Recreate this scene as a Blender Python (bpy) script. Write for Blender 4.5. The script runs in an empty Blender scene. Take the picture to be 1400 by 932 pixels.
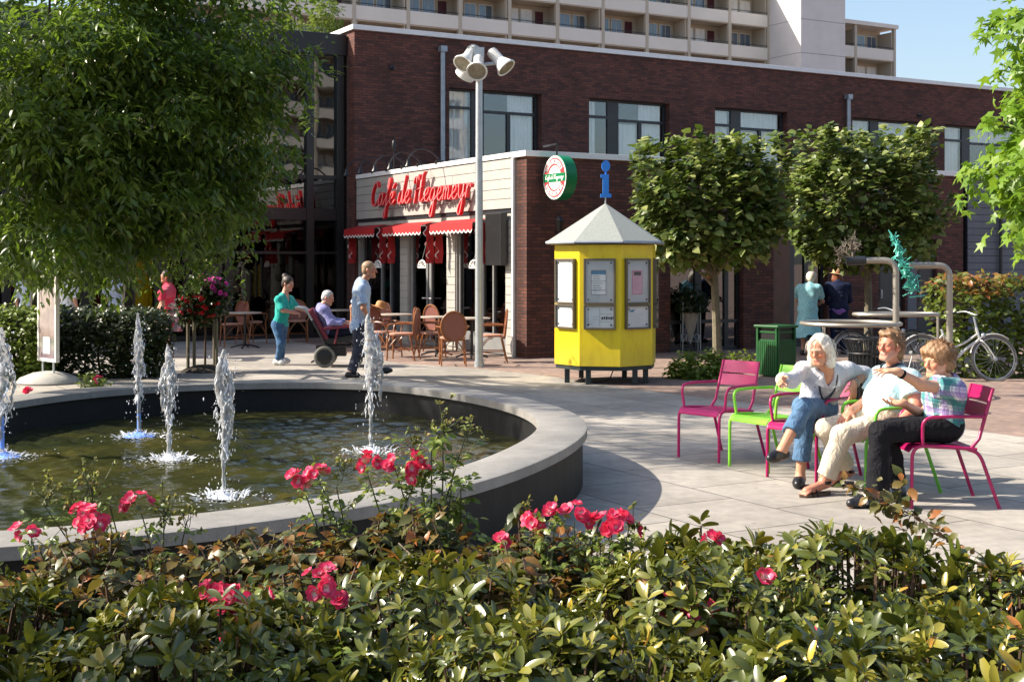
import bpy, bmesh, math, random
import numpy as np
from mathutils import Vector, Matrix, Euler
R = math.radians
rng = np.random.default_rng(7)
random.seed(7)
C = bpy.context.scene.collection
sc = bpy.context.scene
F = 1800.0; HZ = 360.0; EYE = 1.76           # focal length / horizon row / eye height, measured on the photograph

def P(px, py, Y):                              # a point seen at (px,py) that stands Y metres away
    return np.array([(px-700)/F*Y, Y, EYE-(py-HZ)/F*Y])
def G(px, py, z=0.0):                          # the point on the level z seen at (px,py)
    Y = (EYE-z)*F/(py-HZ)
    return np.array([(px-700)/F*Y, Y, z])
def V3(*a): return np.array(a, float)
def nrm(v):
    v = np.asarray(v, float); n = np.linalg.norm(v)
    return v/n if n > 1e-9 else v

# ---------------------------------------------------------------- objects
def tag(o, label=None, cat=None, group=None, kind=None):
    if label: o['label'] = label
    if cat: o['category'] = cat
    if group: o['group'] = group
    if kind: o['kind'] = kind
    return o
def thing(name, label, cat, loc=(0,0,0), rz=0, group=None):
    o = bpy.data.objects.new(name, None); C.objects.link(o)
    o.empty_display_size = .1
    o.location = loc; o.rotation_euler = (0,0,rz)
    return tag(o, label, cat, group)
def children(o): return [c for c in C.objects if c.parent == o]
def copy_tree(o, kids=None):
    kids = kids or KIDS
    c = o.copy(); C.objects.link(c)
    for ch in kids.get(o.name, []):
        d = copy_tree(ch, kids); d.parent = c
        d.matrix_parent_inverse = ch.matrix_parent_inverse.copy()
        KIDS.setdefault(c.name, []).append(d)
    return c
KIDS = {}
def dup(o, loc, rz, label, group=None, scale=None):
    c = copy_tree(o); c.location = loc; c.rotation_euler = (0,0,rz)
    if label: c['label'] = label
    if group: c['group'] = group
    if scale: c.scale = (scale,)*3
    return c
def link(name, me, mat=None, parent=None, smooth=False):
    o = bpy.data.objects.new(name, me); C.objects.link(o)
    if mat is not None:
        for m in (mat if isinstance(mat, (list, tuple)) else [mat]): me.materials.append(m)
    if parent is not None:
        o.parent = parent; KIDS.setdefault(parent.name, []).append(o)
    if smooth: me.shade_smooth()
    return o
def np_mesh(name, V, Fc, mat=None, parent=None, smooth=False, tint=None, col=None):
    V = np.asarray(V, np.float32); Fc = np.asarray(Fc, np.int32)
    me = bpy.data.meshes.new(name)
    k = Fc.shape[1]
    me.vertices.add(len(V)); me.vertices.foreach_set('co', V.ravel())
    me.loops.add(Fc.size); me.loops.foreach_set('vertex_index', Fc.ravel())
    me.polygons.add(len(Fc)); me.polygons.foreach_set('loop_start', np.arange(0, Fc.size, k, dtype=np.int32))
    me.update(calc_edges=True)
    if tint is not None:
        a = me.attributes.new('tint', 'FLOAT', 'POINT'); a.data.foreach_set('value', np.asarray(tint, np.float32))
    if col is not None:
        a = me.attributes.new('Col', 'FLOAT_COLOR', 'POINT'); a.data.foreach_set('color', np.asarray(col, np.float32).ravel())
    return link(name, me, mat, parent, smooth)

class MB:                                      # collects simple shapes into one mesh
    def __init__(s): s.v = []; s.f = []; s.m = []; s.mi = 0; s.xf = None
    def add(s, vs, fs):
        n = len(s.v)
        for p in vs:
            p = tuple(float(c) for c in p)
            s.v.append(s.xf(p) if s.xf else p)
        for f in fs: s.f.append(tuple(i+n for i in f)); s.m.append(s.mi)
        return s
    def box(s, x0, x1, y0, y1, z0, z1):
        vs = [(x,y,z) for z in (z0,z1) for y in (y0,y1) for x in (x0,x1)]
        return s.add(vs, [(0,2,3,1),(4,5,7,6),(0,1,5,4),(1,3,7,5),(3,2,6,7),(2,0,4,6)])
    def cbox(s, c, size, M=None):
        hs = [q/2 for q in size]
        vs = []
        for z in (-1,1):
            for y in (-1,1):
                for x in (-1,1):
                    p = Vector((x*hs[0], y*hs[1], z*hs[2]))
                    if M is not None: p = M @ p
                    vs.append((p.x+c[0], p.y+c[1], p.z+c[2]))
        return s.add(vs, [(0,2,3,1),(4,5,7,6),(0,1,5,4),(1,3,7,5),(3,2,6,7),(2,0,4,6)])
    def tube(s, pts, r, n=8, cap=True, flat=None):
        pts = [np.array(p, float) for p in pts]
        rs = r if isinstance(r, (list, tuple, np.ndarray)) else [r]*len(pts)
        T = []
        for i in range(len(pts)):
            a = pts[max(i-1,0)]; b = pts[min(i+1,len(pts)-1)]
            T.append(nrm(b-a))
        up = np.array([0,0,1.]) if abs(T[0][2]) < .9 else np.array([1.,0,0])
        u = nrm(np.cross(T[0], up)); vs = []
        for i, p in enumerate(pts):
            u = nrm(u - T[i]*np.dot(u, T[i])); w = np.cross(T[i], u)
            for k in range(n):
                a = 2*math.pi*k/n
                vs.append(p + rs[i]*(math.cos(a)*u + math.sin(a)*w*(flat or 1)))
        fs = []
        for i in range(len(pts)-1):
            for k in range(n):
                fs.append((i*n+k, i*n+(k+1)%n, (i+1)*n+(k+1)%n, (i+1)*n+k))
        if cap:
            fs.append(tuple(range(n-1,-1,-1))); fs.append(tuple((len(pts)-1)*n+k for k in range(n)))
        return s.add(vs, fs)
    def lathe(s, prof, n=24, c=(0,0,0), M=None, cap=True):
        vs = []
        for r, z in prof:
            for k in range(n):
                a = 2*math.pi*k/n
                p = Vector((r*math.cos(a), r*math.sin(a), z))
                if M is not None: p = M @ p
                vs.append((p.x+c[0], p.y+c[1], p.z+c[2]))
        fs = []
        for i in range(len(prof)-1):
            for k in range(n): fs.append((i*n+k, i*n+(k+1)%n, (i+1)*n+(k+1)%n, (i+1)*n+k))
        if cap:
            fs.append(tuple(range(n-1,-1,-1))); fs.append(tuple((len(prof)-1)*n+k for k in range(n)))
        return s.add(vs, fs)
    def prism(s, poly, fa, fb):                # polygon between two placement functions
        n = len(poly)
        vs = [fa(p) for p in poly] + [fb(p) for p in poly]
        fs = [tuple(range(n-1,-1,-1)), tuple(range(n, 2*n))] + [(i,(i+1)%n,n+(i+1)%n,n+i) for i in range(n)]
        return s.add(vs, fs)
    def sphere(s, c, r, n=8, m=6):
        prof = [(max(1e-4, math.sin(math.pi*i/m))*1.0, -math.cos(math.pi*i/m)) for i in range(m+1)]
        rr = r if isinstance(r, (tuple, list)) else (r,r,r)
        vs = []
        for q, z in prof:
            for k in range(n):
                a = 2*math.pi*k/n
                vs.append((c[0]+rr[0]*q*math.cos(a), c[1]+rr[1]*q*math.sin(a), c[2]+rr[2]*z))
        fs = []
        for i in range(m):
            for k in range(n): fs.append((i*n+k, i*n+(k+1)%n, (i+1)*n+(k+1)%n, (i+1)*n+k))
        return s.add(vs, fs)
    def build(s, name, mat=None, parent=None, smooth=False, bevel=0, label=None, segs=2):
        me = bpy.data.meshes.new(name)
        bm = bmesh.new()
        bv = [bm.verts.new(p) for p in s.v]
        for f, mi in zip(s.f, s.m):
            try:
                fc = bm.faces.new([bv[i] for i in f]); fc.material_index = mi
            except ValueError: pass
        bmesh.ops.recalc_face_normals(bm, faces=bm.faces)
        if bevel:
            es = [e for e in bm.edges if len(e.link_faces) == 2 and e.calc_face_angle(0) > .6]
            bmesh.ops.bevel(bm, geom=es, offset=bevel, segments=segs, affect='EDGES', profile=.5)
        bm.to_mesh(me); bm.free()
        o = link(name, me, mat, parent)
        if smooth:
            me.shade_smooth()
            try: me.set_sharp_from_angle(angle=R(38))
            except Exception: pass
        if label: o['label'] = label
        return o

def catmull(pts, n=6):
    pts = [np.array(p, float) for p in pts]
    out = []
    for i in range(len(pts)-1):
        p0 = pts[max(i-1,0)]; p1 = pts[i]; p2 = pts[i+1]; p3 = pts[min(i+2,len(pts)-1)]
        for k in range(n):
            t = k/n
            out.append(.5*((2*p1)+(-p0+p2)*t+(2*p0-5*p1+4*p2-p3)*t*t+(-p0+3*p1-3*p2+p3)*t**3))
    out.append(pts[-1]); return out
def rounded(pts, r, n=5):                      # polyline with its inner corners rounded
    pts = [np.array(p, float) for p in pts]; out = [pts[0]]
    for i in range(1, len(pts)-1):
        a, b, c = pts[i-1], pts[i], pts[i+1]
        d1 = min(r, np.linalg.norm(a-b)*.49); d2 = min(r, np.linalg.norm(c-b)*.49)
        s = b+nrm(a-b)*d1; e = b+nrm(c-b)*d2
        for k in range(n+1):
            t = k/n; out.append((1-t)**2*s+2*t*(1-t)*b+t*t*e)
    out.append(pts[-1]); return out

# ---------------------------------------------------------------- materials
class NT:
    def __init__(s, name):
        s.m = bpy.data.materials.new(name); s.m.use_nodes = True
        s.t = s.m.node_tree; s.b = s.t.nodes['Principled BSDF']; s.o = s.t.nodes['Material Output']
    def n(s, ty, **kw):
        x = s.t.nodes.new(ty)
        for k, v in kw.items():
            if k in x.inputs.keys() if isinstance(k, str) else False: x.inputs[k].default_value = v
            else: setattr(x, k, v)
        return x
    def l(s, a, b): s.t.links.new(a, b)
    def ramp(s, fac, stops):
        r = s.t.nodes.new('ShaderNodeValToRGB'); e = r.color_ramp.elements
        while len(e) < len(stops): e.new(.5)
        for i, (p, c) in enumerate(stops):
            e[i].position = p; e[i].color = (*c, 1) if len(c) == 3 else c
        s.l(fac, r.inputs[0]); return r.outputs[0]
    def coord(s, what='Object'): return s.n('ShaderNodeTexCoord').outputs[what]
    def noise(s, scale, detail=4, rough=.55, vec=None):
        x = s.t.nodes.new('ShaderNodeTexNoise'); x.inputs['Scale'].default_value = scale
        x.inputs['Detail'].default_value = detail; x.inputs['Roughness'].default_value = rough
        s.l(vec if vec is not None else s.coord(), x.inputs['Vector']); return x.outputs['Fac']
    def math(s, op, a, b=None, c=None):
        x = s.t.nodes.new('ShaderNodeMath'); x.operation = op
        for i, q in enumerate((a, b, c)):
            if q is None: continue
            if isinstance(q, (int, float)): x.inputs[i].default_value = q
            else: s.l(q, x.inputs[i])
        return x.outputs[0]
    def mix(s, fac, a, b, mode='MIX'):
        x = s.t.nodes.new('ShaderNodeMix'); x.data_type = 'RGBA'; x.blend_type = mode
        for i, q in ((0, fac), (6, a), (7, b)):
            if isinstance(q, (int, float)): x.inputs[i].default_value = q
            elif isinstance(q, (tuple, list)): x.inputs[i].default_value = (*q, 1) if len(q) == 3 else q
            else: s.l(q, x.inputs[i])
        return x.outputs[2]
    def bump(s, h, strength=.3, dist=.01):
        x = s.t.nodes.new('ShaderNodeBump'); x.inputs['Strength'].default_value = strength
        x.inputs['Distance'].default_value = dist; s.l(h, x.inputs['Height'])
        s.l(x.outputs[0], s.b.inputs['Normal']); return x
    def base(s, c):
        if isinstance(c, (tuple, list)): s.b.inputs['Base Color'].default_value = (*c[:3], 1)
        else: s.l(c, s.b.inputs['Base Color'])
    def set(s, **kw):
        for k, v in kw.items(): s.b.inputs[k.replace('_', ' ')].default_value = v
def mat(name, c, rough=.5, metal=0, var=.12, scale=6, bump=0, bscale=60, spec=.5, sheen=0, bdist=.004):
    t = NT(name)
    f = t.noise(scale, 5, .6)
    lo = tuple(max(0, q*(1-var)) for q in c); hi = tuple(min(1, q*(1+var)) for q in c)
    t.base(t.ramp(f, [(.3, lo), (.7, hi)]))
    t.set(Roughness=rough, Metallic=metal)
    t.b.inputs['Specular IOR Level'].default_value = spec
    r = t.noise(scale*3.1, 3); t.l(t.math('ADD', t.math('MULTIPLY', r, .2), max(0, rough-.1)), t.b.inputs['Roughness'])
    if sheen: t.b.inputs['Sheen Weight'].default_value = sheen
    if bump: t.bump(t.noise(bscale, 4), bump, bdist)
    return t.m
def leafmat(name, stops, trans=.35, rough=.42, tcol=(.25,.42,.04), spec=.5, emis=None):
    t = NT(name)
    a = t.n('ShaderNodeAttribute', attribute_name='tint').outputs['Fac']
    col = t.ramp(a, stops); t.base(col)
    t.set(Roughness=rough); t.b.inputs['Specular IOR Level'].default_value = spec
    tr = t.n('ShaderNodeBsdfTranslucent')
    t.l(t.mix(.5, col, tcol), tr.inputs['Color'])
    mx = t.n('ShaderNodeMixShader'); mx.inputs[0].default_value = trans
    t.l(t.b.outputs[0], mx.inputs[1]); t.l(tr.outputs[0], mx.inputs[2]); t.l(mx.outputs[0], t.o.inputs[0])
    return t.m
def brickmat(name, c1, c2, mortar, bw=.21, rh=.0625, ms=.008, rough=.85, flat=False, rot=0, bump=.5, stain=.25):
    t = NT(name)
    sx = t.n('ShaderNodeSeparateXYZ'); t.l(t.coord(), sx.inputs[0])
    cb = t.n('ShaderNodeCombineXYZ')
    if flat:
        mp = t.n('ShaderNodeMapping'); mp.inputs['Rotation'].default_value = (0,0,rot); t.l(t.coord(), mp.inputs[0]); vec = mp.outputs[0]
    else:
        t.l(t.math('ADD', sx.outputs[0], sx.outputs[1]), cb.inputs[0]); t.l(sx.outputs[2], cb.inputs[1]); vec = cb.outputs[0]
    b = t.n('ShaderNodeTexBrick'); t.l(vec, b.inputs['Vector'])
    b.inputs['Scale'].default_value = 1; b.inputs['Brick Width'].default_value = bw; b.inputs['Row Height'].default_value = rh
    b.inputs['Mortar Size'].default_value = ms; b.inputs['Mortar Smooth'].default_value = .3
    b.inputs['Color1'].default_value = (*c1,1); b.inputs['Color2'].default_value = (*c2,1); b.inputs['Mortar'].default_value = (*mortar,1)
    n1 = t.noise(.8, 5, .65); n2 = t.noise(9, 3)
    col = t.mix(1, b.outputs['Color'], t.ramp(n1, [(.3,(1-stain,)*3),(.75,(1+stain*.3,)*3)]), 'MULTIPLY')
    col = t.mix(.6, col, t.ramp(n2, [(.3,(.75,.75,.75)),(.7,(1.2,1.15,1.1))]), 'MULTIPLY')
    t.base(col); t.set(Roughness=rough)
    h = t.math('ADD', t.math('MULTIPLY', b.outputs['Fac'], -1), t.math('MULTIPLY', n2, .4))
    t.bump(h, bump, .006)
    return t.m

# ---------------------------------------------------------------- implicit surfaces (people, water)
def sines(seed, freq, n=7):
    r = np.random.default_rng(seed)
    D = r.normal(size=(n,3)); D /= np.linalg.norm(D,axis=1)[:,None]; D *= freq*r.uniform(.6,1.7,size=(n,1)); ph = r.uniform(0,6.28,n)
    def f(X,Y,Z):
        s = 0
        for d,p in zip(D,ph): s = s+np.sin(X*d[0]+Y*d[1]+Z*d[2]+p)
        return s/n
    return f
class SDF:
    def __init__(s, lo, hi, vox):
        s.lo = np.array(lo, np.float32); s.vox = vox
        s.n = np.ceil((np.array(hi)-np.array(lo))/vox).astype(int)+1
        s.f = np.full(tuple(s.n), .5, np.float32)
    def _sub(s, lo, hi):
        a = np.clip(np.floor((np.array(lo)-s.lo)/s.vox).astype(int), 0, s.n-1)
        b = np.clip(np.ceil((np.array(hi)-s.lo)/s.vox).astype(int)+1, 1, s.n)
        if (b <= a).any(): return None
        ax = [s.lo[i]+s.vox*np.arange(a[i], b[i], dtype=np.float32) for i in range(3)]
        return tuple(slice(a[i], b[i]) for i in range(3)), ax[0][:,None,None], ax[1][None,:,None], ax[2][None,None,:]
    def _put(s, sl, d, k, sub):
        f = s.f[sl]
        if sub:
            d = -d; h = np.clip(.5-.5*(d-f)/k, 0, 1) if False else np.clip(.5+.5*(d-f)/k, 0, 1)
            s.f[sl] = f*(1-h)+d*h+k*h*(1-h)
        else:
            h = np.clip(.5+.5*(d-f)/k, 0, 1)
            s.f[sl] = d*(1-h)+f*h-k*h*(1-h)
    def _cut(s, d, X, Y, Z, cut):
        for p, n in cut or ():
            d = np.maximum(d, (X-p[0])*n[0]+(Y-p[1])*n[1]+(Z-p[2])*n[2])
        return d
    def cap(s, p, q, r1, r2=None, k=.02, cut=None, sub=False):
        r2 = r1 if r2 is None else r2
        p = np.asarray(p, float); q = np.asarray(q, float); m = max(r1,r2)+k+3*s.vox
        g = s._sub(np.minimum(p,q)-m, np.maximum(p,q)+m)
        if g is None: return s
        sl, X, Y, Z = g; b = q-p; bb = max(1e-9, b@b)
        t = np.clip(((X-p[0])*b[0]+(Y-p[1])*b[1]+(Z-p[2])*b[2])/bb, 0, 1)
        d = np.sqrt((X-p[0]-t*b[0])**2+(Y-p[1]-t*b[1])**2+(Z-p[2]-t*b[2])**2)-(r1+t*(r2-r1))
        s._put(sl, s._cut(d, X, Y, Z, cut), max(k,1e-4), sub); return s
    def ell(s, c, r, ax=None, k=.02, cut=None, sub=False):
        c = np.asarray(c, float); r = np.asarray(r, float); m = r.max()+k+3*s.vox
        g = s._sub(c-m, c+m)
        if g is None: return s
        sl, X, Y, Z = g
        X0, Y0, Z0 = X-c[0], Y-c[1], Z-c[2]
        A = np.eye(3) if ax is None else np.asarray(ax, float)
        k0 = 0; k1 = 0
        for i in range(3):
            u = X0*A[i][0]+Y0*A[i][1]+Z0*A[i][2]
            k0 = k0+(u/r[i])**2; k1 = k1+(u/(r[i]*r[i]))**2
        k0 = np.sqrt(k0); d = np.where(k0 < .05, -r.min(), k0*(k0-1)/np.maximum(np.sqrt(k1), 1e-6))
        s._put(sl, s._cut(d, X, Y, Z, cut), max(k,1e-4), sub); return s
    def warp(s, fn, amp):
        ax = [s.lo[i]+s.vox*np.arange(s.n[i], dtype=np.float32) for i in range(3)]
        near = np.abs(s.f) < amp*2+3*s.vox
        i, j, k = np.nonzero(near)
        s.f[i,j,k] += amp*fn(ax[0][i], ax[1][j], ax[2][k]).astype(np.float32); return s
    def plane(s, p, n):
        ax = [s.lo[i]+s.vox*np.arange(s.n[i], dtype=np.float32) for i in range(3)]
        d = (ax[0][:,None,None]-p[0])*n[0]+(ax[1][None,:,None]-p[1])*n[1]+(ax[2][None,None,:]-p[2])*n[2]
        s.f = np.maximum(s.f, d.astype(np.float32)); return s
    def mesh(s):                               # naive surface nets
        f = s.f; ins = f < 0
        n = f.shape
        cnt = np.zeros((n[0]-1,n[1]-1,n[2]-1), np.int8)
        for dx in (0,1):
            for dy in (0,1):
                for dz in (0,1): cnt += ins[dx:n[0]-1+dx, dy:n[1]-1+dy, dz:n[2]-1+dz]
        act = (cnt > 0) & (cnt < 8)
        I, J, K = np.nonzero(act); N = len(I)
        idx = np.full(act.shape, -1, np.int32); idx[I,J,K] = np.arange(N)
        acc = np.zeros((N,3)); num = np.zeros(N)
        co = [(a,b,c) for a in (0,1) for b in (0,1) for c in (0,1)]
        for a in co:
            for ax in range(3):
                if a[ax]: continue
                b = list(a); b[ax] = 1
                fa = f[I+a[0],J+a[1],K+a[2]]; fb = f[I+b[0],J+b[1],K+b[2]]
                m = (fa < 0) != (fb < 0)
                t = np.where(m, fa/np.where(m, fa-fb, 1), 0)
                pt = np.tile(np.array(a, float), (N,1)); pt[:,ax] = t
                acc[m] += pt[m]; num[m] += 1
        V = (np.stack([I,J,K],1)+acc/np.maximum(num,1)[:,None])*s.vox+s.lo
        Fs = []
        for ax in range(3):
            u, v = (ax+1)%3, (ax+2)%3
            sl0 = [slice(None)]*3; sl1 = [slice(None)]*3
            sl0[ax] = slice(0,-1); sl1[ax] = slice(1,None)
            A = ins[tuple(sl0)]; B = ins[tuple(sl1)]
            ch = np.nonzero(A != B); ch = [c.copy() for c in ch]
            flip = A[tuple(ch)]
            ok = (ch[u] > 0) & (ch[v] > 0) & (ch[u] < n[u]-1) & (ch[v] < n[v]-1)
            ch = [c[ok] for c in ch]; flip = flip[ok]
            def at(du, dv):
                c = [x.copy() for x in ch]; c[u] = c[u]-du; c[v] = c[v]-dv
                return idx[c[0],c[1],c[2]]
            q = np.stack([at(1,1), at(0,1), at(0,0), at(1,0)], 1)
            q[~flip] = q[~flip][:,::-1]
            Fs.append(q)
        Fq = np.concatenate(Fs); Fq = Fq[(Fq >= 0).all(1)]
        return V, Fq
    def build(s, name, mat, parent=None, relax=1, colfn=None):
        V, Fq = s.mesh()
        for _ in range(relax):                 # a light Laplacian pass
            E = np.concatenate([Fq[:,[0,1]],Fq[:,[1,2]],Fq[:,[2,3]],Fq[:,[3,0]]])
            A = np.zeros_like(V); c = np.zeros(len(V))
            np.add.at(A, E[:,0], V[E[:,1]]); np.add.at(c, E[:,0], 1)
            np.add.at(A, E[:,1], V[E[:,0]]); np.add.at(c, E[:,1], 1)
            V = V*.5+.5*A/np.maximum(c,1)[:,None]
        col = colfn(V) if colfn else None
        return np_mesh(name, V, Fq, mat, parent, True, col=col)

# ---------------------------------------------------------------- leaves
def frames(d, up):                             # rotation matrices: y = along d, z = near up
    d = d/np.linalg.norm(d,axis=1)[:,None]
    z = up-d*(up*d).sum(1)[:,None]; z /= np.maximum(np.linalg.norm(z,axis=1),1e-6)[:,None]
    x = np.cross(d, z)
    return np.stack([x, d, z], 2)
def leaf_template(L=1, W=.35, fold=.25, curl=.25, seg=4, shape=None):
    shape = shape or (lambda t: math.sin(math.pi*min(1,t**.8)))
    vs = []; fs = []
    for i in range(seg+1):
        t = i/seg; w = W*.5*max(.03, shape(t)); z = -curl*L*t*t
        vs += [(-w, L*t, z+fold*w), (0, L*t, z), (w, L*t, z+fold*w)]
    for i in range(seg):
        a = i*3
        fs += [(a,a+1,a+4,a+3), (a+1,a+2,a+5,a+4)]
    return np.array(vs), np.array(fs)
def scatter(name, tmpl, pos, rot, scale, mat, parent, tint=None, smooth=True):
    T, Fq = tmpl; N = len(pos)
    scale = np.broadcast_to(np.asarray(scale, float), (N,))
    V = pos[:,None,:]+np.einsum('nij,tj->nti', rot, T)*scale[:,None,None]
    Fa = (Fq[None]+(np.arange(N)*len(T))[:,None,None]).reshape(-1, Fq.shape[1])
    tint = rng.random(N) if tint is None else tint
    return np_mesh(name, V.reshape(-1,3), Fa, mat, parent, smooth, np.repeat(tint, len(T)))
def rand_dirs(n, zbias=0, r=None):
    v = (r or rng).normal(size=(n,3)); v[:,2] += zbias
    return v/np.linalg.norm(v,axis=1)[:,None]
# ================================================================ camera, light, sky
cam = bpy.data.cameras.new('camera'); co = bpy.data.objects.new('camera', cam); C.objects.link(co)
co.location = (0,0,EYE); co.rotation_euler = (R(90),0,0)
cam.sensor_width = 36; cam.lens = F/1400*36; cam.shift_y = -(466-HZ)/1400
cam.clip_start = .05; cam.clip_end = 2500
sc.camera = co
SUN_EL = 37.5
sun_dir = V3(-math.cos(R(SUN_EL)), .03, math.sin(R(SUN_EL)))
L = bpy.data.lights.new('sun', 'SUN'); L.energy = 5.0; L.angle = R(.53); L.color = (1,.91,.775)
lo = bpy.data.objects.new('sun', L); C.objects.link(lo)
lo.rotation_euler = Vector(sun_dir).to_track_quat('Z','Y').to_euler(); lo.location = (-20,0,20)
w = bpy.data.worlds.new('World'); sc.world = w; w.use_nodes = True
nt = w.node_tree; bg = nt.nodes['Background']
sky = nt.nodes.new('ShaderNodeTexSky'); sky.sky_type = 'NISHITA'; sky.sun_disc = False
sky.sun_elevation = R(SUN_EL); sky.sun_rotation = R(270); sky.air_density = 1.0; sky.dust_density = 2.4; sky.ozone_density = 1
nt.links.new(sky.outputs[0], bg.inputs[0]); bg.inputs[1].default_value = .118
vs_ = sc.view_settings; vs_.view_transform = 'Standard'; vs_.look = 'None'; vs_.gamma = 1; vs_.exposure = 1.0
sc.cycles.max_bounces = 8; sc.cycles.transparent_max_bounces = 12; sc.cycles.caustics_reflective = False; sc.cycles.caustics_refractive = False
sc.cycles.use_denoising = True; sc.cycles.sample_clamp_indirect = 6

TH = math.atan2(.497,.868)                     # the cafe stands turned by this angle
BD = V3(.868,.497,0); AD = V3(-.497,.868,0); C0 = V3(.27,24.4,0)

# ================================================================ ground
m_pav = brickmat('brick_paving', (.36,.25,.20), (.26,.185,.155), (.16,.13,.11), bw=.2, rh=.1, ms=.006, flat=True, rot=TH+R(45), bump=.35, stain=.3)
m_slab = brickmat('concrete_slabs', (.435,.405,.362), (.355,.330,.297), (.085,.075,.065), bw=.98, rh=.87, ms=.008, flat=True, rot=-(TH+R(90)), bump=.3, stain=.30, rough=.8)
tt = m_slab.node_tree; pb_ = tt.nodes['Principled BSDF']; src = pb_.inputs['Base Color'].links[0].from_socket   # spots of gum and water marks
vo = tt.nodes.new('ShaderNodeTexVoronoi'); vo.inputs['Scale'].default_value = 2.6; tc = tt.nodes.new('ShaderNodeTexCoord'); tt.links.new(tc.outputs['Object'], vo.inputs['Vector'])
rp = tt.nodes.new('ShaderNodeValToRGB'); rp.color_ramp.elements[0].position = .035; rp.color_ramp.elements[0].color = (.62,.60,.58,1); rp.color_ramp.elements[1].position = .06; rp.color_ramp.elements[1].color = (1,1,1,1); tt.links.new(vo.outputs['Distance'], rp.inputs[0])
ns = tt.nodes.new('ShaderNodeTexNoise'); ns.inputs['Scale'].default_value = .55; ns.inputs['Detail'].default_value = 8; ns.inputs['Roughness'].default_value = .7; tt.links.new(tc.outputs['Object'], ns.inputs['Vector'])
r2 = tt.nodes.new('ShaderNodeValToRGB'); r2.color_ramp.elements[0].position = .36; r2.color_ramp.elements[0].color = (.74,.73,.71,1); r2.color_ramp.elements[1].position = .56; r2.color_ramp.elements[1].color = (1,1,1,1); tt.links.new(ns.outputs['Fac'], r2.inputs[0])
prev = src
for q_ in (rp, r2):
    mx_ = tt.nodes.new('ShaderNodeMix'); mx_.data_type = 'RGBA'; mx_.blend_type = 'MULTIPLY'; mx_.inputs[0].default_value = 1; tt.links.new(prev, mx_.inputs[6]); tt.links.new(q_.outputs[0], mx_.inputs[7]); prev = mx_.outputs[2]
tt.links.new(prev, pb_.inputs['Base Color'])
for nd in m_slab.node_tree.nodes:
    if nd.type == 'TEX_BRICK': nd.offset = 0.5
    if nd.type == 'MAPPING': nd.inputs['Location'].default_value = (.1,.24,0)
S = 900
np_mesh('ground', [(-S,-S,0),(S,-S,0),(S,S,0),(-S,S,0)], [(0,1,2,3)], m_pav)['kind'] = 'structure'
edge = [G(1400,598),G(1270,581),G(1150,566),G(1020,551),G(900,536),G(820,525),G(755,515),G(700,509),G(651,504),G(600,500),G(560,498),G(530,494),G(500,488),G(470,482),G(430,472)]
edge = catmull(edge, 4)
poly = [(16,1.2),(14,8.5),(9,11.3)]+[(p[0],p[1]) for p in edge]+[(-5.5,31),(-16,27),(-16,-1),(16,-1)]
me = bpy.data.meshes.new('plaza_paving'); bm = bmesh.new()
fc = bm.faces.new([bm.verts.new((x,y,.004)) for x,y in poly]); bmesh.ops.triangulate(bm, faces=[fc])
bmesh.ops.recalc_face_normals(bm, faces=bm.faces); bm.to_mesh(me); bm.free()
link('plaza_paving', me, m_slab)['kind'] = 'structure'

# ================================================================ fountain basin
ctrl = [(.56,9.83),(-.137,7.72),(-1.245,6.62),(-2.333,6.02),(-3.3,5.9),(-4.4,6.6),(-5.2,8.2),(-5.45,10.3),(-5.15,12.5),(-4.55,13.8),(-3.7,14.5),(-2.63,14.83),(-1.75,14.75),(-1.0,14.4),(-.148,13.33),(.43,12.1),(.62,10.98)]
n0 = len(ctrl); ring = []
for i in range(n0):
    p0,p1,p2,p3 = [np.array(ctrl[(i+k-1)%n0],float) for k in range(4)]
    for k in range(8):
        t = k/8
        ring.append(.5*((2*p1)+(-p0+p2)*t+(2*p0-5*p1+4*p2-p3)*t*t+(-p0+3*p1-3*p2+p3)*t**3))
ring = np.array(ring)
for _ in range(30): ring = .5*ring+.25*(np.roll(ring,1,0)+np.roll(ring,-1,0))
tng = np.roll(ring,-1,0)-np.roll(ring,1,0); nr = np.stack([tng[:,1],-tng[:,0]],1); nr /= np.linalg.norm(nr,axis=1)[:,None]
if ((ring+nr*.1)-ring.mean(0)).__pow__(2).sum() < ((ring-ring.mean(0))**2).sum(): nr = -nr
def loop(off, z): return np.column_stack([ring+nr*off, np.full(len(ring), z)])
def band(name, prof, mat, parent, gaps=0):
    N = len(ring); mb = MB(); Ls = [loop(o,z) for o,z in prof]; K = len(prof)
    for i in range(N):
        j = (i+1)%N
        a = [l[i] for l in Ls]; b = [l[j] for l in Ls]
        if gaps and i%gaps == 0: a = [p+(q-p)*.02 for p,q in zip(a,b)]
        vs = a+b
        mb.add(vs, [(k,(k+1)%K,K+(k+1)%K,K+k) for k in range(K)]+([tuple(range(K))] if gaps and i%gaps==0 else [])+([tuple(range(K,2*K))] if gaps and j%gaps==0 else []))
    return mb.build(name, mat, parent, True)
def stonemat(name, c, lo, hi, rough, bump=.3):
    t = NT(name); n1 = t.noise(2.2,6,.7); n2 = t.noise(90,3); n3 = t.noise(14,5,.7)
    f = t.math('ADD', t.math('MULTIPLY', n1,.5), t.math('ADD', t.math('MULTIPLY', n2,.25), t.math('MULTIPLY', n3,.25)))
    t.base(t.ramp(f, [(.32,tuple(q*lo for q in c)),(.68,tuple(q*hi for q in c))])); t.set(Roughness=rough); t.bump(n2,bump,.003); return t.m
m_cope = stonemat('coping_granite', (.25,.238,.22), .58, 1.3, .65)
m_black = stonemat('basalt', (.010,.010,.0105), .45, 1.9, .6)
m_black.node_tree.nodes['Principled BSDF'].inputs['Specular IOR Level'].default_value = .25
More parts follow.
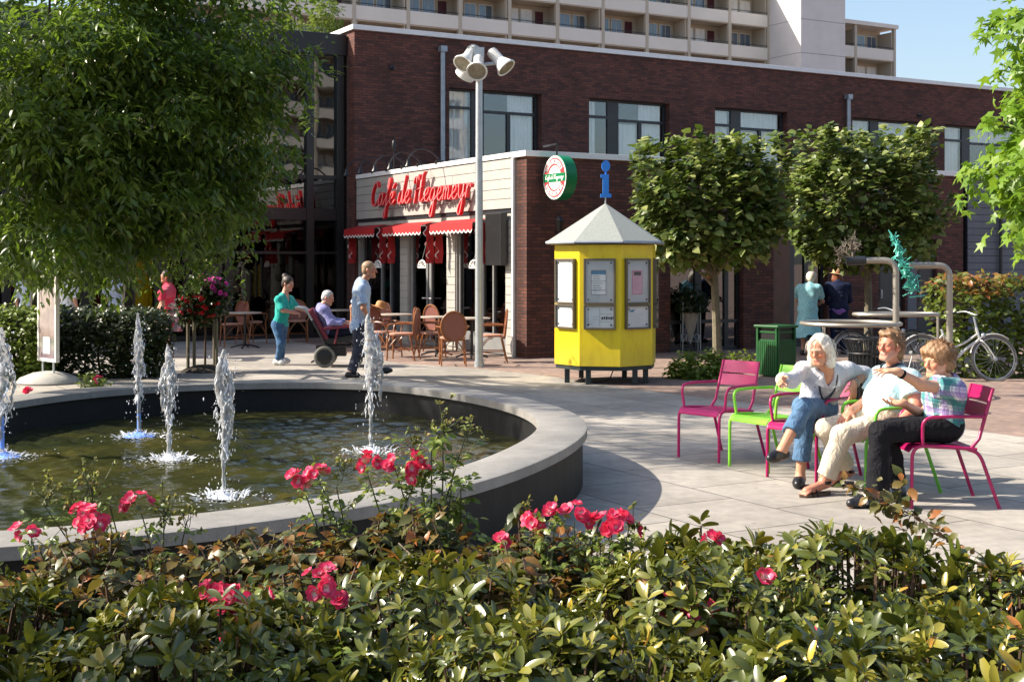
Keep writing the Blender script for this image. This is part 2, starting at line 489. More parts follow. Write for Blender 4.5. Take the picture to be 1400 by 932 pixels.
bas = thing('fountain_basin', 'large rounded fountain basin with pale stone rim and dark stone wall', 'fountain', (0,0,0))
band('rim', [(0,.455),(0,.39),(-.395,.39),(-.395,.455),(-.38,.46),(-.015,.46)], m_cope, bas, 17)
band('wall', [(-.035,.39),(-.035,0),(-.34,0),(-.34,.39)], m_black, bas)
# water
WZ = .15
t = NT('pond_water'); cvec = t.coord()
f1 = t.noise(1.1,3,.5,cvec)
t.base(t.ramp(f1, [(.3,(.016,.021,.009)),(.55,(.038,.038,.012)),(.75,(.075,.064,.017))]))
t.set(Roughness=.04, IOR=1.33); t.b.inputs['Specular IOR Level'].default_value = .6
mp = t.n('ShaderNodeMapping'); mp.inputs['Scale'].default_value = (1,1.6,1); t.l(cvec, mp.inputs[0])
h = t.math('ADD', t.noise(5.5,3,.6,mp.outputs[0]), t.math('MULTIPLY', t.noise(15,3,.6,mp.outputs[0]), .45))
t.bump(h, .35, .02)
JETS = [G(px,py,WZ) for px,py in ((190,597),(232,628),(305,680),(507,618),(3,625))]
inner = loop(-.2, WZ)[:,:2]
lo2, hi2 = inner.min(0), inner.max(0); st_ = .032
gx = np.arange(lo2[0],hi2[0],st_); gy = np.arange(lo2[1],hi2[1],st_); GX,GY = np.meshgrid(gx,gy,indexing='ij')
def inside(x,y):
    r_ = np.zeros(x.shape,bool); n_ = len(inner)
    for i in range(n_):
        (x0,y0),(x1,y1) = inner[i],inner[(i+1)%n_]
        if y0 == y1: continue
        r_ ^= ((y0 > y) != (y1 > y)) & (x < (x1-x0)*(y-y0)/(y1-y0)+x0)
    return r_
rw = np.random.default_rng(3); HZT = np.zeros(GX.shape)
for j in JETS:
    d = np.hypot(GX-j[0],GY-j[1])
    for wl_n,am in ((.17,.0050),(.27,.0060),(.105,.0026)): HZT += am*np.cos(6.283*d/wl_n+rw.uniform(0,6))*np.exp(-d*.42)*np.minimum(1,d*3)
for k in range(26):
    a = rw.uniform(0,6.283); wl_n = rw.uniform(.16,.55); HZT += .0011*wl_n/.3*np.sin(6.283*(GX*math.cos(a)+GY*math.sin(a))/wl_n+rw.uniform(0,6.28)+1.2*np.sin(GX*1.7*rw.random()+GY*1.3))
ok = inside(GX[:-1,:-1]+st_/2,GY[:-1,:-1]+st_/2)
nid = np.arange(GX.size).reshape(GX.shape)
q = np.stack([nid[:-1,:-1],nid[1:,:-1],nid[1:,1:],nid[:-1,1:]],-1)[ok]
used = np.unique(q); re_ = np.full(GX.size,-1); re_[used] = np.arange(len(used))
Vw = np.stack([GX.ravel(),GY.ravel(),WZ+HZT.ravel()],1)[used]
np_mesh('water', Vw, re_[q], t.m, None, True)['kind'] = 'structure'

# ================================================================ water jets
t = NT('jet_water'); t.set(Roughness=.06, IOR=1.33); t.base((.95,.97,1)); t.b.inputs['Transmission Weight'].default_value = .72
t.b.inputs['Specular IOR Level'].default_value = .8
m_jet = t.m
m_foam = mat('white_foam', (.86,.88,.92), .35, var=.05, spec=.6)
m_blue = mat('painted_blue_glow', (.20,.36,.95), .2, var=.2)  # blue light at a jet's foot, put in as surface colour
def jet(px, py, top, label, seed, wide=1.0, blue=False, x_off=0):
    b = G(px, py, WZ); H = EYE-(top-HZ)/F*b[1]-WZ
    r = np.random.default_rng(seed)
    root = thing('water_jet', label, 'water jet', b, 0, 'water jets rising from the fountain')
    S_ = SDF((-.26,-.26,-.02), (.26,.26,H+.08), .0078)
    zs = np.linspace(0, H*.72, 14)
    for q0 in range(2):
        off = r.normal(size=2)*.004
        for i in range(13): S_.cap((off[0]+r.normal()*.002,off[1]+r.normal()*.002,zs[i]), (off[0]+r.normal()*.002,off[1]+r.normal()*.002,zs[i+1]), .0125+.003*r.random(), k=.006)
    # the climbing head: a lopsided clear body of water with a veil falling from it
    a0 = r.uniform(0,6.28); sd = V3(math.cos(a0),math.sin(a0)*.6,0)
    def wid(z): q = 1-z/H; return (.020+.034*math.sin(min(1,q*2.2)*math.pi*.8))*wide
    for k in range(12):
        f = k/11; z = H*(1-.46*f); c_ = sd*(.020*math.sin(f*5+seed))+r.normal(size=3)*V3(.008,.008,0); w_ = wid(z)
        S_.ell((c_[0],c_[1],z-.02),(w_*r.uniform(.6,.95),w_*r.uniform(.5,.8),.055*H), k=.018)
    for k in range(14):                        # the veil
        f = k/13; z = H*(.86-.46*f); w_ = .030+.045*math.sin(f*2.6)
        c_ = sd*w_*wide; S_.ell((c_[0]+r.normal()*.008,c_[1]+r.normal()*.008,z),(.020*(1-f*.6)*wide,.012,.036), k=.014)
    for k in range(26):
        z = H*(.35+.55*r.random()); a = r.uniform(0,6.28); w_ = wid(z)*r.uniform(.7,1.5)
        p = V3(math.cos(a)*w_, math.sin(a)*w_, z); S_.cap(p, p+V3(r.normal()*.01, r.normal()*.01, -r.uniform(.02,.09)), r.uniform(.004,.009), .003, k=.008)
    S_.warp(sines(seed,48), .009); S_.warp(sines(seed+5,110), .0045)
    S_.build('column', m_jet, root, 1)
    mb = MB(); mf = MB()
    for k in range(150):
        z = H*r.random()**.8; a = r.uniform(0,6.28); d = abs(r.normal())*.05*wide+.8*wid(max(z,.01))
        q = r.uniform(.0020,.0052)
        (mb if r.random() < .5 else mf).sphere((math.cos(a)*d, math.sin(a)*d, z), (q,q,q*r.uniform(1,2.8)), 5, 4)
    for k in range(75):                        # white water where the surface tears
        z = H*r.uniform(.30,.99); a = r.uniform(0,6.28); d = wid(z)*r.uniform(.55,1.05); q = r.uniform(.003,.0075)
        mf.tube([(math.cos(a)*d,math.sin(a)*d,z),(math.cos(a)*d*1.05+r.normal()*.008,math.sin(a)*d*1.05,z-r.uniform(.01,.03)),(math.cos(a)*d*1.1+r.normal()*.010,math.sin(a)*d*1.1,z-r.uniform(.03,.08))], [q*.4,q,q*.3], 5)
    mb.build('spray', m_jet, root, True)['kind'] = 'stuff'
    for k in range(420):
        a = r.uniform(0,6.28); d = abs(r.normal())*.16+.02; q = r.uniform(.0022,.0058)
        hgt = max(.001,.09*math.exp(-d*9)*r.random()+.001)
        mf.sphere((math.cos(a)*d, math.sin(a)*d, hgt), (q*r.uniform(1,2.2),q*r.uniform(1,2.2),q*.5), 6, 3)
    mf.lathe([(.001,.06),(.018,.045),(.035,.022),(.07,.010),(.10,.003)], 14, cap=False)
    
    for k in range(26):                        # little crowns of spray thrown up round the foot
        a = r.uniform(0,6.28); d = r.uniform(.06,.22); l = r.uniform(.02,.07)*(1.2-d*3)
        p = V3(math.cos(a)*d,math.sin(a)*d,.002); mf.tube([p,p*1.12+V3(0,0,l*.7),p*1.25+V3(0,0,l)],[.007,.004,.0015],5)
    mf.build('splash', m_foam, root, True)['kind'] = 'stuff'
    if blue:
        g = MB(); g.lathe([(.019,.04),(.018,.16),(.017,.34)], 10, cap=False); g.lathe([(.03,.05),(.08,.02),(.15,.006)], 14, cap=False); g.build('painted_glow', m_blue, root, True)
    return root
jet(190,597,433,'slim water jet farthest back in the fountain, lit blue at its foot',1,.9,True)
jet(232,628,474,'short water jet just right of the blue lit one, standing before the flower stakes',2,.9)
jet(305,680,484,'nearest water jet with the broadest ring of foam around its base',3,1.0)
jet(507,618,434,'tall fat water jet in front of the legs of the walking man',4,1.35)
jet(3,625,452,'water jet at the left edge of the fountain with a bluish splash',5,1.2,True)
# ================================================================ cafe and main building (local frame: x along the front, y away from the square)
m_brick_dark = brickmat('brown_brick', (.190,.060,.041), (.078,.027,.022), (.050,.036,.030), ms=.010, stain=.35)
m_brick_lit = brickmat('brown_brick_sunlit', (.155,.085,.068), (.10,.055,.048), (.05,.04,.036), stain=.2)  # same brick toned for the sun-facing walls, sunlight put into its colour
m_white = mat('white_metal', (.74,.74,.74), .45, var=.05)
m_anth = mat('anthracite_frame', (.022,.025,.03), .4, var=.15)
m_grey_frame = mat('grey_frame', (.20,.20,.20), .45, var=.1)
m_black_p = mat('black_paint', (.010,.010,.011), .4, var=.2)
m_siding = mat('pale_siding', (.37,.355,.325), .6, var=.08, scale=3)
m_siding_g = mat('grey_siding', (.12,.13,.15), .6, var=.1, scale=3)
m_zinc = mat('zinc', (.30,.34,.38), .42, .6, var=.12)
m_curt = mat('net_curtain', (.86,.86,.84), .9, var=.08, scale=2)
m_curt_b = mat('beige_curtain', (.36,.26,.14), .9, var=.12)
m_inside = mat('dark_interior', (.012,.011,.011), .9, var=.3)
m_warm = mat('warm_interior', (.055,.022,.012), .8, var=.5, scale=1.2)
m_wood = mat('reddish_wood', (.11,.042,.022), .5, var=.3, scale=4)
def glassmat(name, tint=(.93,.95,.95), refl=.09):
    t = NT(name); gl = t.n('ShaderNodeBsdfGlossy'); gl.inputs['Roughness'].default_value = .015
    gl.inputs['Color'].default_value = (.95,.97,1,1)
    tr = t.n('ShaderNodeBsdfTransparent'); tr.inputs['Color'].default_value = (*tint,1)
    fr = t.n('ShaderNodeLayerWeight'); fr.inputs[0].default_value = .5
    n = t.noise(.7,2); bp = t.n('ShaderNodeBump'); bp.inputs['Strength'].default_value = .06; bp.inputs['Distance'].default_value = .05
    t.l(n, bp.inputs['Height']); t.l(bp.outputs[0], gl.inputs['Normal'])
    fac = t.math('MINIMUM', t.math('ADD', t.math('POWER', fr.outputs['Facing'], 4.0), refl), 1.0)
    mx = t.n('ShaderNodeMixShader'); t.l(fac, mx.inputs[0]); t.l(tr.outputs[0], mx.inputs[1]); t.l(gl.outputs[0], mx.inputs[2])
    t.l(mx.outputs[0], t.o.inputs[0]); return t.m
m_glass = glassmat('window_glass'); m_glass_d = glassmat('dark_glass', (.25,.25,.27), .16)

def cells(us, vs, holes):
    us = sorted(set(us+[h[0] for h in holes]+[h[1] for h in holes])); vs = sorted(set(vs+[h[2] for h in holes]+[h[3] for h in holes]))
    for a, b in zip(us, us[1:]):
        run = None
        for c, d in zip(vs, vs[1:]):
            solid = not any(h[0]-1e-6 <= a and b <= h[1]+1e-6 and h[2]-1e-6 <= c and d <= h[3]+1e-6 for h in holes)
            if solid: run = (run[0], d) if run else (c, d)
            elif run: yield a, b, run[0], run[1]; run = None
        if run: yield a, b, run[0], run[1]
class Face:                                    # a wall face: u along, v up, w into the building
    def __init__(s, x=None, y=None): s.x = x; s.y = y
    def box(s, mb, u0, u1, v0, v1, w0, w1):
        if s.y is not None: mb.box(u0,u1,s.y+w0,s.y+w1,v0,v1)
        else: mb.box(s.x+w0,s.x+w1,u0,u1,v0,v1)
    def pt(s, u, v, w): return (u, s.y+w, v) if s.y is not None else (s.x+w, u, v)
def wall(face, u0, u1, v0, v1, holes, th, name, m, parent):
    mb = MB()
    for a,b,c,d in cells([u0,u1],[v0,v1],holes): face.box(mb,a,b,c,d,0,th)
    return mb.build(name, m, parent)
def curtain_mb(face, u0, u1, v0, v1, w, folds=.12, amp=.03):
    mb = MB(); n = max(8, int((u1-u0)/folds*6)); vs = []
    for i in range(n+1):
        u = u0+(u1-u0)*i/n; d = w+amp*math.sin(i/n*(u1-u0)/folds*6.28+.6*math.sin(i*.7))
        vs += [face.pt(u,v0,d), face.pt(u,v1,d)]
    mb.add(vs, [(2*i,2*i+1,2*i+3,2*i+2) for i in range(n)]); return mb
def window(face, parent, u0, u1, v0, v1, bars, m_f, depth=.14, curt=None, back=None, glass=None, fw=.06, name='window', bdepth=.9, mats=None):
    """bars: list of (ua,ub,va,vb) frame pieces in metres; curt: list of (ua,ub,va,vb)"""
    mb = MB()
    for a,b,c,d in [(u0,u1,v1-fw,v1),(u0,u1,v0,v0+fw)]: face.box(mb,a,b,c,d,depth,depth+.07)
    for a,b,c,d in [(u0,u0+fw,v0+fw,v1-fw),(u1-fw,u1,v0+fw,v1-fw)]: face.box(mb,a,b,c,d,depth,depth+.07)
    for i,(a,b,c,d) in enumerate(bars): face.box(mb,a,b,c,d,depth-.004-.002*i,depth+.074+.002*i)
    fr = mb.build(name, m_f, parent)
    mb = MB(); face.box(mb,u0+fw*.5,u1-fw*.5,v0+fw*.5,v1-fw*.5,depth+.03,depth+.036); mb.build('pane', glass or m_glass, fr)
    for (a,b,c,d) in curt or []: curtain_mb(face,a,b,c,d,depth+.12).build('curtain', (mats or m_curt), fr, True)
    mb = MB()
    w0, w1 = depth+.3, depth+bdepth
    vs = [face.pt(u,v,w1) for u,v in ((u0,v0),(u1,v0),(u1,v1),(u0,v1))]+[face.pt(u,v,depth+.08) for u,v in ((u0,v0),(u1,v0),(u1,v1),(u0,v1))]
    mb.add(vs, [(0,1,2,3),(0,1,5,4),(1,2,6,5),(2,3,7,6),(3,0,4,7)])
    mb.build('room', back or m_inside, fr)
    return fr

cafe = thing('cafe_building', 'single storey cafe with brown brick corner pier and pale boarded side wall', 'building', C0, TH)
fside = Face(x=0); ffront = Face(y=0)
D = 7.88                                       # depth of the cafe
# --- boarded side (faces the square's left)
bays = [(5.52,7.75,0,2.62),(3.25,5.08,0,2.62),(.78,2.82,0,2.62)]
wall(fside, .46, D, 0, 2.72, bays, .12, 'wall', m_siding, cafe)
mb = MB()
for k in range(5):
    z0 = 2.80+k*.188; ym = [.46,2.9,5.4,D] if k%2 else [.46,3.9,6.6,D]
    for a,b in zip(ym, ym[1:]): fside.box(mb, a+.003, b-.003, z0, z0+.180, -.05, -.02)
for lo_, hi_ in ((5.10,5.50),(2.84,3.23),(.47,.76)):
    for k in range(16):
        z0 = .06+k*.158
        if z0+.15 < 2.6: fside.box(mb, lo_+.004, hi_-.004, z0, z0+.15, -.024, -.002)
mb.build('siding_boards', m_siding, cafe, bevel=.004, segs=1)
mb = MB(); fside.box(mb, .46, D-.01, 2.722, 3.75, -.019, .12); mb.build('board_backing', m_anth, cafe)
mb = MB(); fside.box(mb, .44, D-.02, 3.752, 3.85, -.075, .2); mb.build('roof_edge', m_white, cafe, bevel=.006)
mb = MB(); fside.box(mb, .40, .455, 0, 3.75, -.062, -.004); mb.build('corner_trim', m_white, cafe, bevel=.004)
for i,(a,b,c,d) in enumerate(bays):
    if i == 1:
        bars = [(a+.02,a+.10,.05,2.5),(a+.82,a+.92,.02,2.55),(b-.10,b-.02,.05,2.5),(a+.98,a+1.06,.05,2.5),(a+.03,b-.03,.03,.14)]
        cu = [(a+.95,a+1.30,.1,2.5),(a+.12,a+.30,.1,2.5)]
        fr = window(fside, cafe, a+.005, b-.005, .01, d, bars, m_grey_frame, .05, cu, m_inside, m_glass_d, name='glass_door', mats=m_curt_b)
        h = MB(); fside_pt = fside.pt
        for q in (.80,.97): h.tube([fside_pt(a+q,1.02,.03),fside_pt(a+q,1.02,-.03),fside_pt(a+q+(.13 if q>.9 else -.13),1.02,-.03)], .012)
        h.build('handle', m_white, fr, True)
    else:
        bars = [(a+.02,a+.09,.3,2.5),((a+b)/2-.04,(a+b)/2+.04,.3,2.55),(a+(b-a)*.27,a+(b-a)*.27+.05,.3,2.55)]
        cu = [(b-.5,b-.12,.5,2.5)] if i == 0 else [(a+1.25,a+1.6,.5,2.5)]
        fr = window(fside, cafe, a+.005, b-.005, .34, d, bars, m_grey_frame, .05, cu, m_inside, m_glass_d, mats=m_curt_b)
        mb = MB(); fside.box(mb, a+.006, b-.006, .02, .338, .03, .1); mb.build('window_panel', m_grey_frame, cafe)
mb = MB(); fside.box(mb, .62, .74+.5, 1.72, 2.715, -.20, -.055); mb.build('side_panel', m_black_p, cafe, bevel=.01, label='black panel box under the boarded fascia beside the corner pier')
# --- brick pier and front
wall(fside, .03, .398, 0, 3.74, [], .4, 'brick_pier', m_brick_lit, cafe)
front_holes = [(3.3,5.15,0,2.7),(5.95,7.45,0,2.55),(8.95,9.75,0,2.3),(10.15,10.75,0,2.3)]
wall(ffront, 0, 11.6, 0, 3.74, front_holes, .35, 'front_wall', m_brick_dark, cafe)
mb = MB(); ffront.box(mb, -.06, 11.66, 3.742, 3.85, -.06, .5); mb.build('roof_edge', m_white, cafe, bevel=.006)
mb = MB(); mb.box(.13,11.6,.36,D+.0-.01,3.60,3.70); mb.build('roof', m_zinc, cafe)
fr = window(ffront, cafe, 3.31,5.14,.01,2.69,[(4.0,4.16,.05,2.65),(4.75,4.85,.05,2.65),(3.36,5.1,.55,.62)],m_anth,.12,None,m_warm,m_glass_d)
fr = window(ffront, cafe, 5.96,7.44,.01,2.54,[(6.45,6.62,.05,2.5),(6.9,7.0,.05,2.5)],m_anth,.12,None,m_warm,m_glass_d)
mb = MB(); ffront.box(mb, 5.96,6.44,.02,2.5,.06,.11); mb.build('wood_panel', m_wood, cafe)
for a,b in ((8.96,9.74),(10.16,10.74)):
    mb = MB(); ffront.box(mb,a,b,.01,2.29,.08,.14); ffront.box(mb,a+.1,b-.1,.9,2.1,.072,.078); dr = mb.build('door', m_anth, cafe, bevel=.005)
    h = MB(); h.tube([ffront.pt(a+.1,1.0,.075),ffront.pt(a+.1,1.0,.02),ffront.pt(a+.1,1.18,.02),ffront.pt(a+.1,1.18,.075)],.014); h.build('handle', m_white, dr, True)
mb = MB(); ffront.box(mb, 9.35,9.55,2.0,2.12,-.03,-.002)
mb.build('door_plate', m_white, cafe)
mb = MB(); ffront.box(mb, 9.82,10.1,0,2.3,-.012,-.002); mb.build('grey_panel', m_siding_g, cafe)
# grey boarded wing at the right
wing = thing('boarded_wing', 'grey boarded ground floor wing behind the right hand hedge', 'building', C0+BD*11.7, TH)
fw_ = Face(y=-.05)
mb = MB()
for k in range(23):
    fw_.box(mb, 0, 12, .04+k*.158, .04+k*.158+.15, 0, .03)
mb.build('siding_boards', m_siding_g, wing, bevel=.004, segs=1)
mb = MB(); fw_.box(mb, .01, 12, 0, 3.66, .032, .3); mb.build('wall', m_anth, wing)
mb = MB(); fw_.box(mb, -.02, 12, 3.675, 3.76, -.05, .5); mb.build('roof_edge', m_white, wing, bevel=.006)
mb = MB(); mb.tube([(1.02,-.12,0.05),(1.02,-.12,3.6)], .04); mb.build('downpipe', m_anth, wing, True)

# --- the tall brick block behind
ROOF = 7.39
main = thing('brick_block', 'tall dark brick block with white roof edge and wide curtained windows behind the cafe', 'building', C0+AD*D, TH)
fm = Face(y=0)
wins = [(2.42,5.08),(6.53,9.14),(10.7,13.33),(15.86,19.2),(19.75,23.4),(25,28)]
Z0, Z1 = 4.12, 6.10
wall(fm, -.1, 34, 0, ROOF-.1, [(a,b,Z0,Z1) for a,b in wins], .35, 'wall', m_brick_dark, main)
mb = MB(); Face(x=-.1).box(mb, .352, 9, 0, ROOF-.1, 0, .3); mb.build('side_wall', m_brick_lit, main)
mb = MB(); fm.box(mb, -.17, 34, ROOF-.098, ROOF+.02, -.07, .4); Face(x=-.1).box(mb, .402, 9, ROOF-.098, ROOF+.02, -.07, .4); mb.build('roof_edge', m_white, main, bevel=.008)
mb = MB(); mb.box(.2,34,.4,9,ROOF-.3,ROOF-.15); mb.build('roof', m_zinc, main)
for i,(a,b) in enumerate(wins):
    pw = (b-a)*.27; p1 = a+pw; p2 = p1+.36; q = p2+(b-p2)*.42
    bars = [(p1,p2,Z0+.02,Z1-.02),(a+.05,p1,Z1-.50,Z1-.43),(p2,b-.05,Z1-.56,Z1-.49),(q,q+.10,Z0+.03,Z1-.52)]
    cu = [(a+.08,p1-.02,Z0+.05,Z1-.05)] if i != 1 else [(a+.08,a+pw*.55,Z0+.05,Z1-.05)]
    cu += [(q+.08,b-.1,Z0+.05,Z1-.05)] + ([(p2+.03,q+.05,Z0+.05,Z1-.6)] if i in (1,2,3,5) else [])
    if i >= 2: cu += [(p2+.03,q+.06,Z1-.5,Z1-.05)]
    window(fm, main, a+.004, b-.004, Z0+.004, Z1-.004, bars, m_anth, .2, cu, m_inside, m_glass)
    mb = MB(); fm.box(mb, a-.04, b+.04, Z0-.07, Z0+.002, -.05, .19); mb.build('sill', m_zinc, main)
def main_x(px):
    k = (px-700)/F; return (3.656+31.26*k)/(.868-.497*k)
for px, zt in ((602,6.95),(1156,6.62)):
    x = main_x(px); mb = MB(); mb.tube([(x,-.11,3.7),(x,-.11,zt)], .062, 10)
    mb.box(x-.085,x+.085,-.20,-.02,zt-.02,zt+.12)
    for z in (4.6,5.9): mb.tube([(x,-.11,z-.02),(x,-.11,z+.02)], .072, 10)
    mb.build('downpipe', m_zinc, main, True)
mb = MB()
for px, z in ((535,6.45),(1255,6.3)):
    x = main_x(px); mb.cbox((x,-.03,z),(.13,.06,.09)); mb.tube([(x,-.05,z),(x,-.16,z-.03)],.03)
mb.build('vent', m_anth, main)
# --- glazed link left of the brick block
gl = thing('glazed_hall', 'dark glazed hall with black steel frame left of the brick block', 'building', C0+AD*(D+.5)-BD*.12, TH)
fg = Face(y=0)
mb = MB(); fg.box(mb,-14,-.01,6.72,7.22,-.12,.3); mb.build('fascia', m_black_p, gl, bevel=.01)
mb = MB()
for u in (-.16,-.92,-2.9,-4.5,-6.1,-7.7,-9.3): fg.box(mb,u-.09,u+.09,0,6.72,-.08,.1)
for z,h_ in ((0,.12),(2.78,.28),(3.75,.10),(1.98,.06)): 
    for a,b in zip((-9.3,-7.7,-6.1,-4.5,-2.9,-.92),(-7.7,-6.1,-4.5,-2.9,-.92,-.16)): fg.box(mb,a+.092,b-.092,z,z+h_,-.06,.08)
mb.build('frame', m_black_p, gl)
m_hall = glassmat('hall_glass',(.18,.18,.20),.11); m_hall_low = glassmat('hall_glass_shop',(.35,.35,.35),.02)
for rows,m_ in ((((3.06,3.75),(3.85,6.72)),m_hall),(((.12,1.98),(2.04,2.78)),m_hall_low)):
    mb = MB()
    for a,b in zip((-9.3,-7.7,-6.1,-4.5,-2.9,-.92),(-7.7,-6.1,-4.5,-2.9,-.92,-.16)):
        for c,d in rows: fg.box(mb,a+.085,b-.085,c-.005,d+.005,.02,.028)
    mb.build('pane', m_, gl)
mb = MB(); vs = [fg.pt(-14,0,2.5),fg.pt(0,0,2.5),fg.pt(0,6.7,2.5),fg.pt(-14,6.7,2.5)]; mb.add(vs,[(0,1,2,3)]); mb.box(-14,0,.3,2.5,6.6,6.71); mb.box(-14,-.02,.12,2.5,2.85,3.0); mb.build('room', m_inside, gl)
mb = MB()
for u in (-3.5,-4.2,-5.2,-6.7): fg.box(mb,u,u+.16,.1,2.7,.3,.34)
mb.build('curtain', m_curt_b, gl)
mb = MB(); mb.box(-14,0,.31,3.5,7.23,7.3); mb.build('roof', m_zinc, gl)

# ================================================================ sign, awnings, lamps of the cafe
m_red = mat('red_sign', (.62,.012,.02), .35, var=.1)
m_redc = mat('red_awning', (.36,.010,.012), .75, var=.15, scale=9)
m_trim = mat('white_trim', (.75,.73,.7), .6, var=.05)
GL = {
 'C': (1.45,[[(1.3,1.5),(1.15,1.95),(.65,1.75),(.2,1.1),(.15,.35),(.5,0),(1.0,.15),(1.45,.5)]]),
 'a': (1.25,[[(.95,.8),(.6,1.0),(.2,.6),(.15,.15),(.45,0),(.8,.4),(1.0,1.0)],[(1.0,1.0),(.88,.35),(1.0,.02),(1.3,.3)]]),
 'f': (1.0,[[(.0,.25),(.5,.8),(1.0,1.75),(1.0,2.1),(.8,2.0),(.62,1.2),(.35,-.2),(.15,-1.0),(-.08,-.95),(.1,-.4),(.95,.35)]]),
 'e': (.95,[[(.0,.3),(.6,.6),(.75,.9),(.48,1.0),(.17,.6),(.2,.12),(.55,0),(.98,.35)]]),
 'é': (.95,[[(.0,.3),(.6,.6),(.75,.9),(.48,1.0),(.17,.6),(.2,.12),(.55,0),(.98,.35)],[(.6,1.3),(.95,1.65)]]),
 'd': (1.35,[[(.95,.8),(.6,1.0),(.2,.6),(.15,.15),(.45,0),(.8,.4),(1.3,1.8),(1.42,2.2)],[(1.15,1.5),(.95,.4),(1.05,.02),(1.38,.3)]]),
 'H': (1.95,[[(.0,1.5),(.3,1.95),(.6,1.75),(.45,.8),(.2,-.05)],[(1.95,2.25),(1.65,2.1),(1.35,1.1),(1.15,.15),(1.45,.02),(1.95,.35)],[(.25,.85),(.8,1.0),(1.5,1.15)],[(.55,1.7),(.9,2.1),(1.0,1.7)]]),
 'g': (1.25,[[(.95,.8),(.6,1.0),(.2,.6),(.15,.15),(.45,0),(.8,.4),(1.0,1.0)],[(1.0,1.0),(.75,-.3),(.45,-1.15),(.15,-1.05),(.3,-.5),(1.25,.35)]]),
 'm': (1.5,[[(.1,0),(.28,1.0)],[(.18,.5),(.5,.98),(.62,.75),(.5,0)],[(.55,.5),(.92,.98),(1.05,.75),(.95,.1),(1.2,.02),(1.5,.3)]]),
 'y': (1.25,[[(.1,.8),(.25,1.0),(.22,.3),(.5,.03),(.85,.5),(1.05,1.0)],[(1.05,1.0),(.78,-.3),(.48,-1.15),(.15,-1.05),(.3,-.5),(1.25,.35)]]),
 'r': (.9,[[(.1,0),(.3,1.0)],[(.25,.6),(.5,.95),(.8,.9),(.75,.75)]]), ' ': (.62,[])}
def script_text(mb, text, place, unit, depth, wide=.15):
    """place(u,v,w): u to the right in the reading direction"""
    x = 0
    for ch in text:
        adv, strokes = GL[ch]
        for st in strokes:
            pts = catmull([(p[0]+x+.18*p[1]*.6, p[1]) for p in st], 5)
            L_, R_ = [], []
            for i,p in enumerate(pts):
                d = nrm(pts[min(i+1,len(pts)-1)]-pts[max(i-1,0)]); n = np.array([-d[1],d[0]])
                wd = wide*(.45+.75*abs(d[1]))*.5
                L_.append(p+n*wd); R_.append(p-n*wd)
            K = len(pts); vs = []
            for w_ in (0,depth):
                for a in L_: vs.append(place(a[0]*unit,a[1]*unit,w_))
                for a in R_: vs.append(place(a[0]*unit,a[1]*unit,w_))
            fs = []
            for i in range(K-1):
                fs += [(i,i+1,K+i+1,K+i),(2*K+i,3*K+i,3*K+i+1,2*K+i+1),(i,2*K+i,2*K+i+1,i+1),(K+i,K+i+1,3*K+i+1,3*K+i)]
            fs += [(0,K,3*K,2*K),(K-1,3*K-1,4*K-1,2*K-1)]
            mb.add(vs,fs)
        x += adv
    return x*unit
sg = thing('cafe_sign', 'red script lettering standing off the pale boarded fascia over the awnings', 'sign', C0, TH)
mb = MB(); U = .272; ys = 6.62
script_text(mb, 'Café de Hegemeyr', lambda u,v,w: (-.17-w, ys-u, 3.06+v), U, .06, .185)
mb.build('lettering', m_red, sg)
mb = MB(); script_text(mb, 'Café de Hegemeyr', lambda u,v,w: (-.241-w, ys-u, 3.06+v), U, .006, .06); mb.build('neon_line', mat('pale_red_line',(.85,.30,.30),.4), sg)
mb = MB()
for y in (6.3,5.2,4.1,3.0,2.2):
    mb.box(-.168,-.05,y-.02,y+.02,3.02,3.20)
mb.build('bracket', m_siding_g, sg)
# goose-neck lamps on the roof edge
def gooseneck(y, label):
    o = thing('sign_lamp', label, 'lamp', C0+AD*y+V3(0,0,3.85), TH, 'goose-neck lamps over the cafe lettering')
    mb = MB(); mb.tube(catmull([(.02,0,.0),(-.02,0,.10),(-.25,0,.26),(-.5,0,.27),(-.68,0,.12),(-.72,0,.0)],5), .016, 6); mb.cbox((.0,0,.02),(.16,.10,.08)); mb.build('arm', m_black_p, o, True)
    mb = MB(); mb.lathe([(.03,.10),(.035,.04),(.075,-.04),(.07,-.045),(.02,.0)], 12, (-.72,0,-.05)); mb.build('lamp_shade', m_black_p, o, True)
for y, lb in ((6.9,'goose-neck lamp over the start of the red lettering, farthest from the pier'),(6.1,'goose-neck lamp reaching over the first word of the red lettering'),(5.3,'goose-neck lamp over the gap between the first and second word of the lettering'),(4.5,'goose-neck lamp over the tallest capital of the lettering'),(3.6,'goose-neck lamp over the end of the lettering, nearest the lamp post')): gooseneck(y, lb)
mb = MB(); mb.tube([(-.03,6.0-.2,3.85),(-.03,6.0-.2,4.25)], .012); mb.sphere((-.03,5.8,4.38),(.05,.05,.14),10,8)
o = thing('camera_mast', 'small mast with a dark oval camera on the cafe roof edge', 'camera', C0, TH); mb.build('camera_mast', m_black_p, o, True)
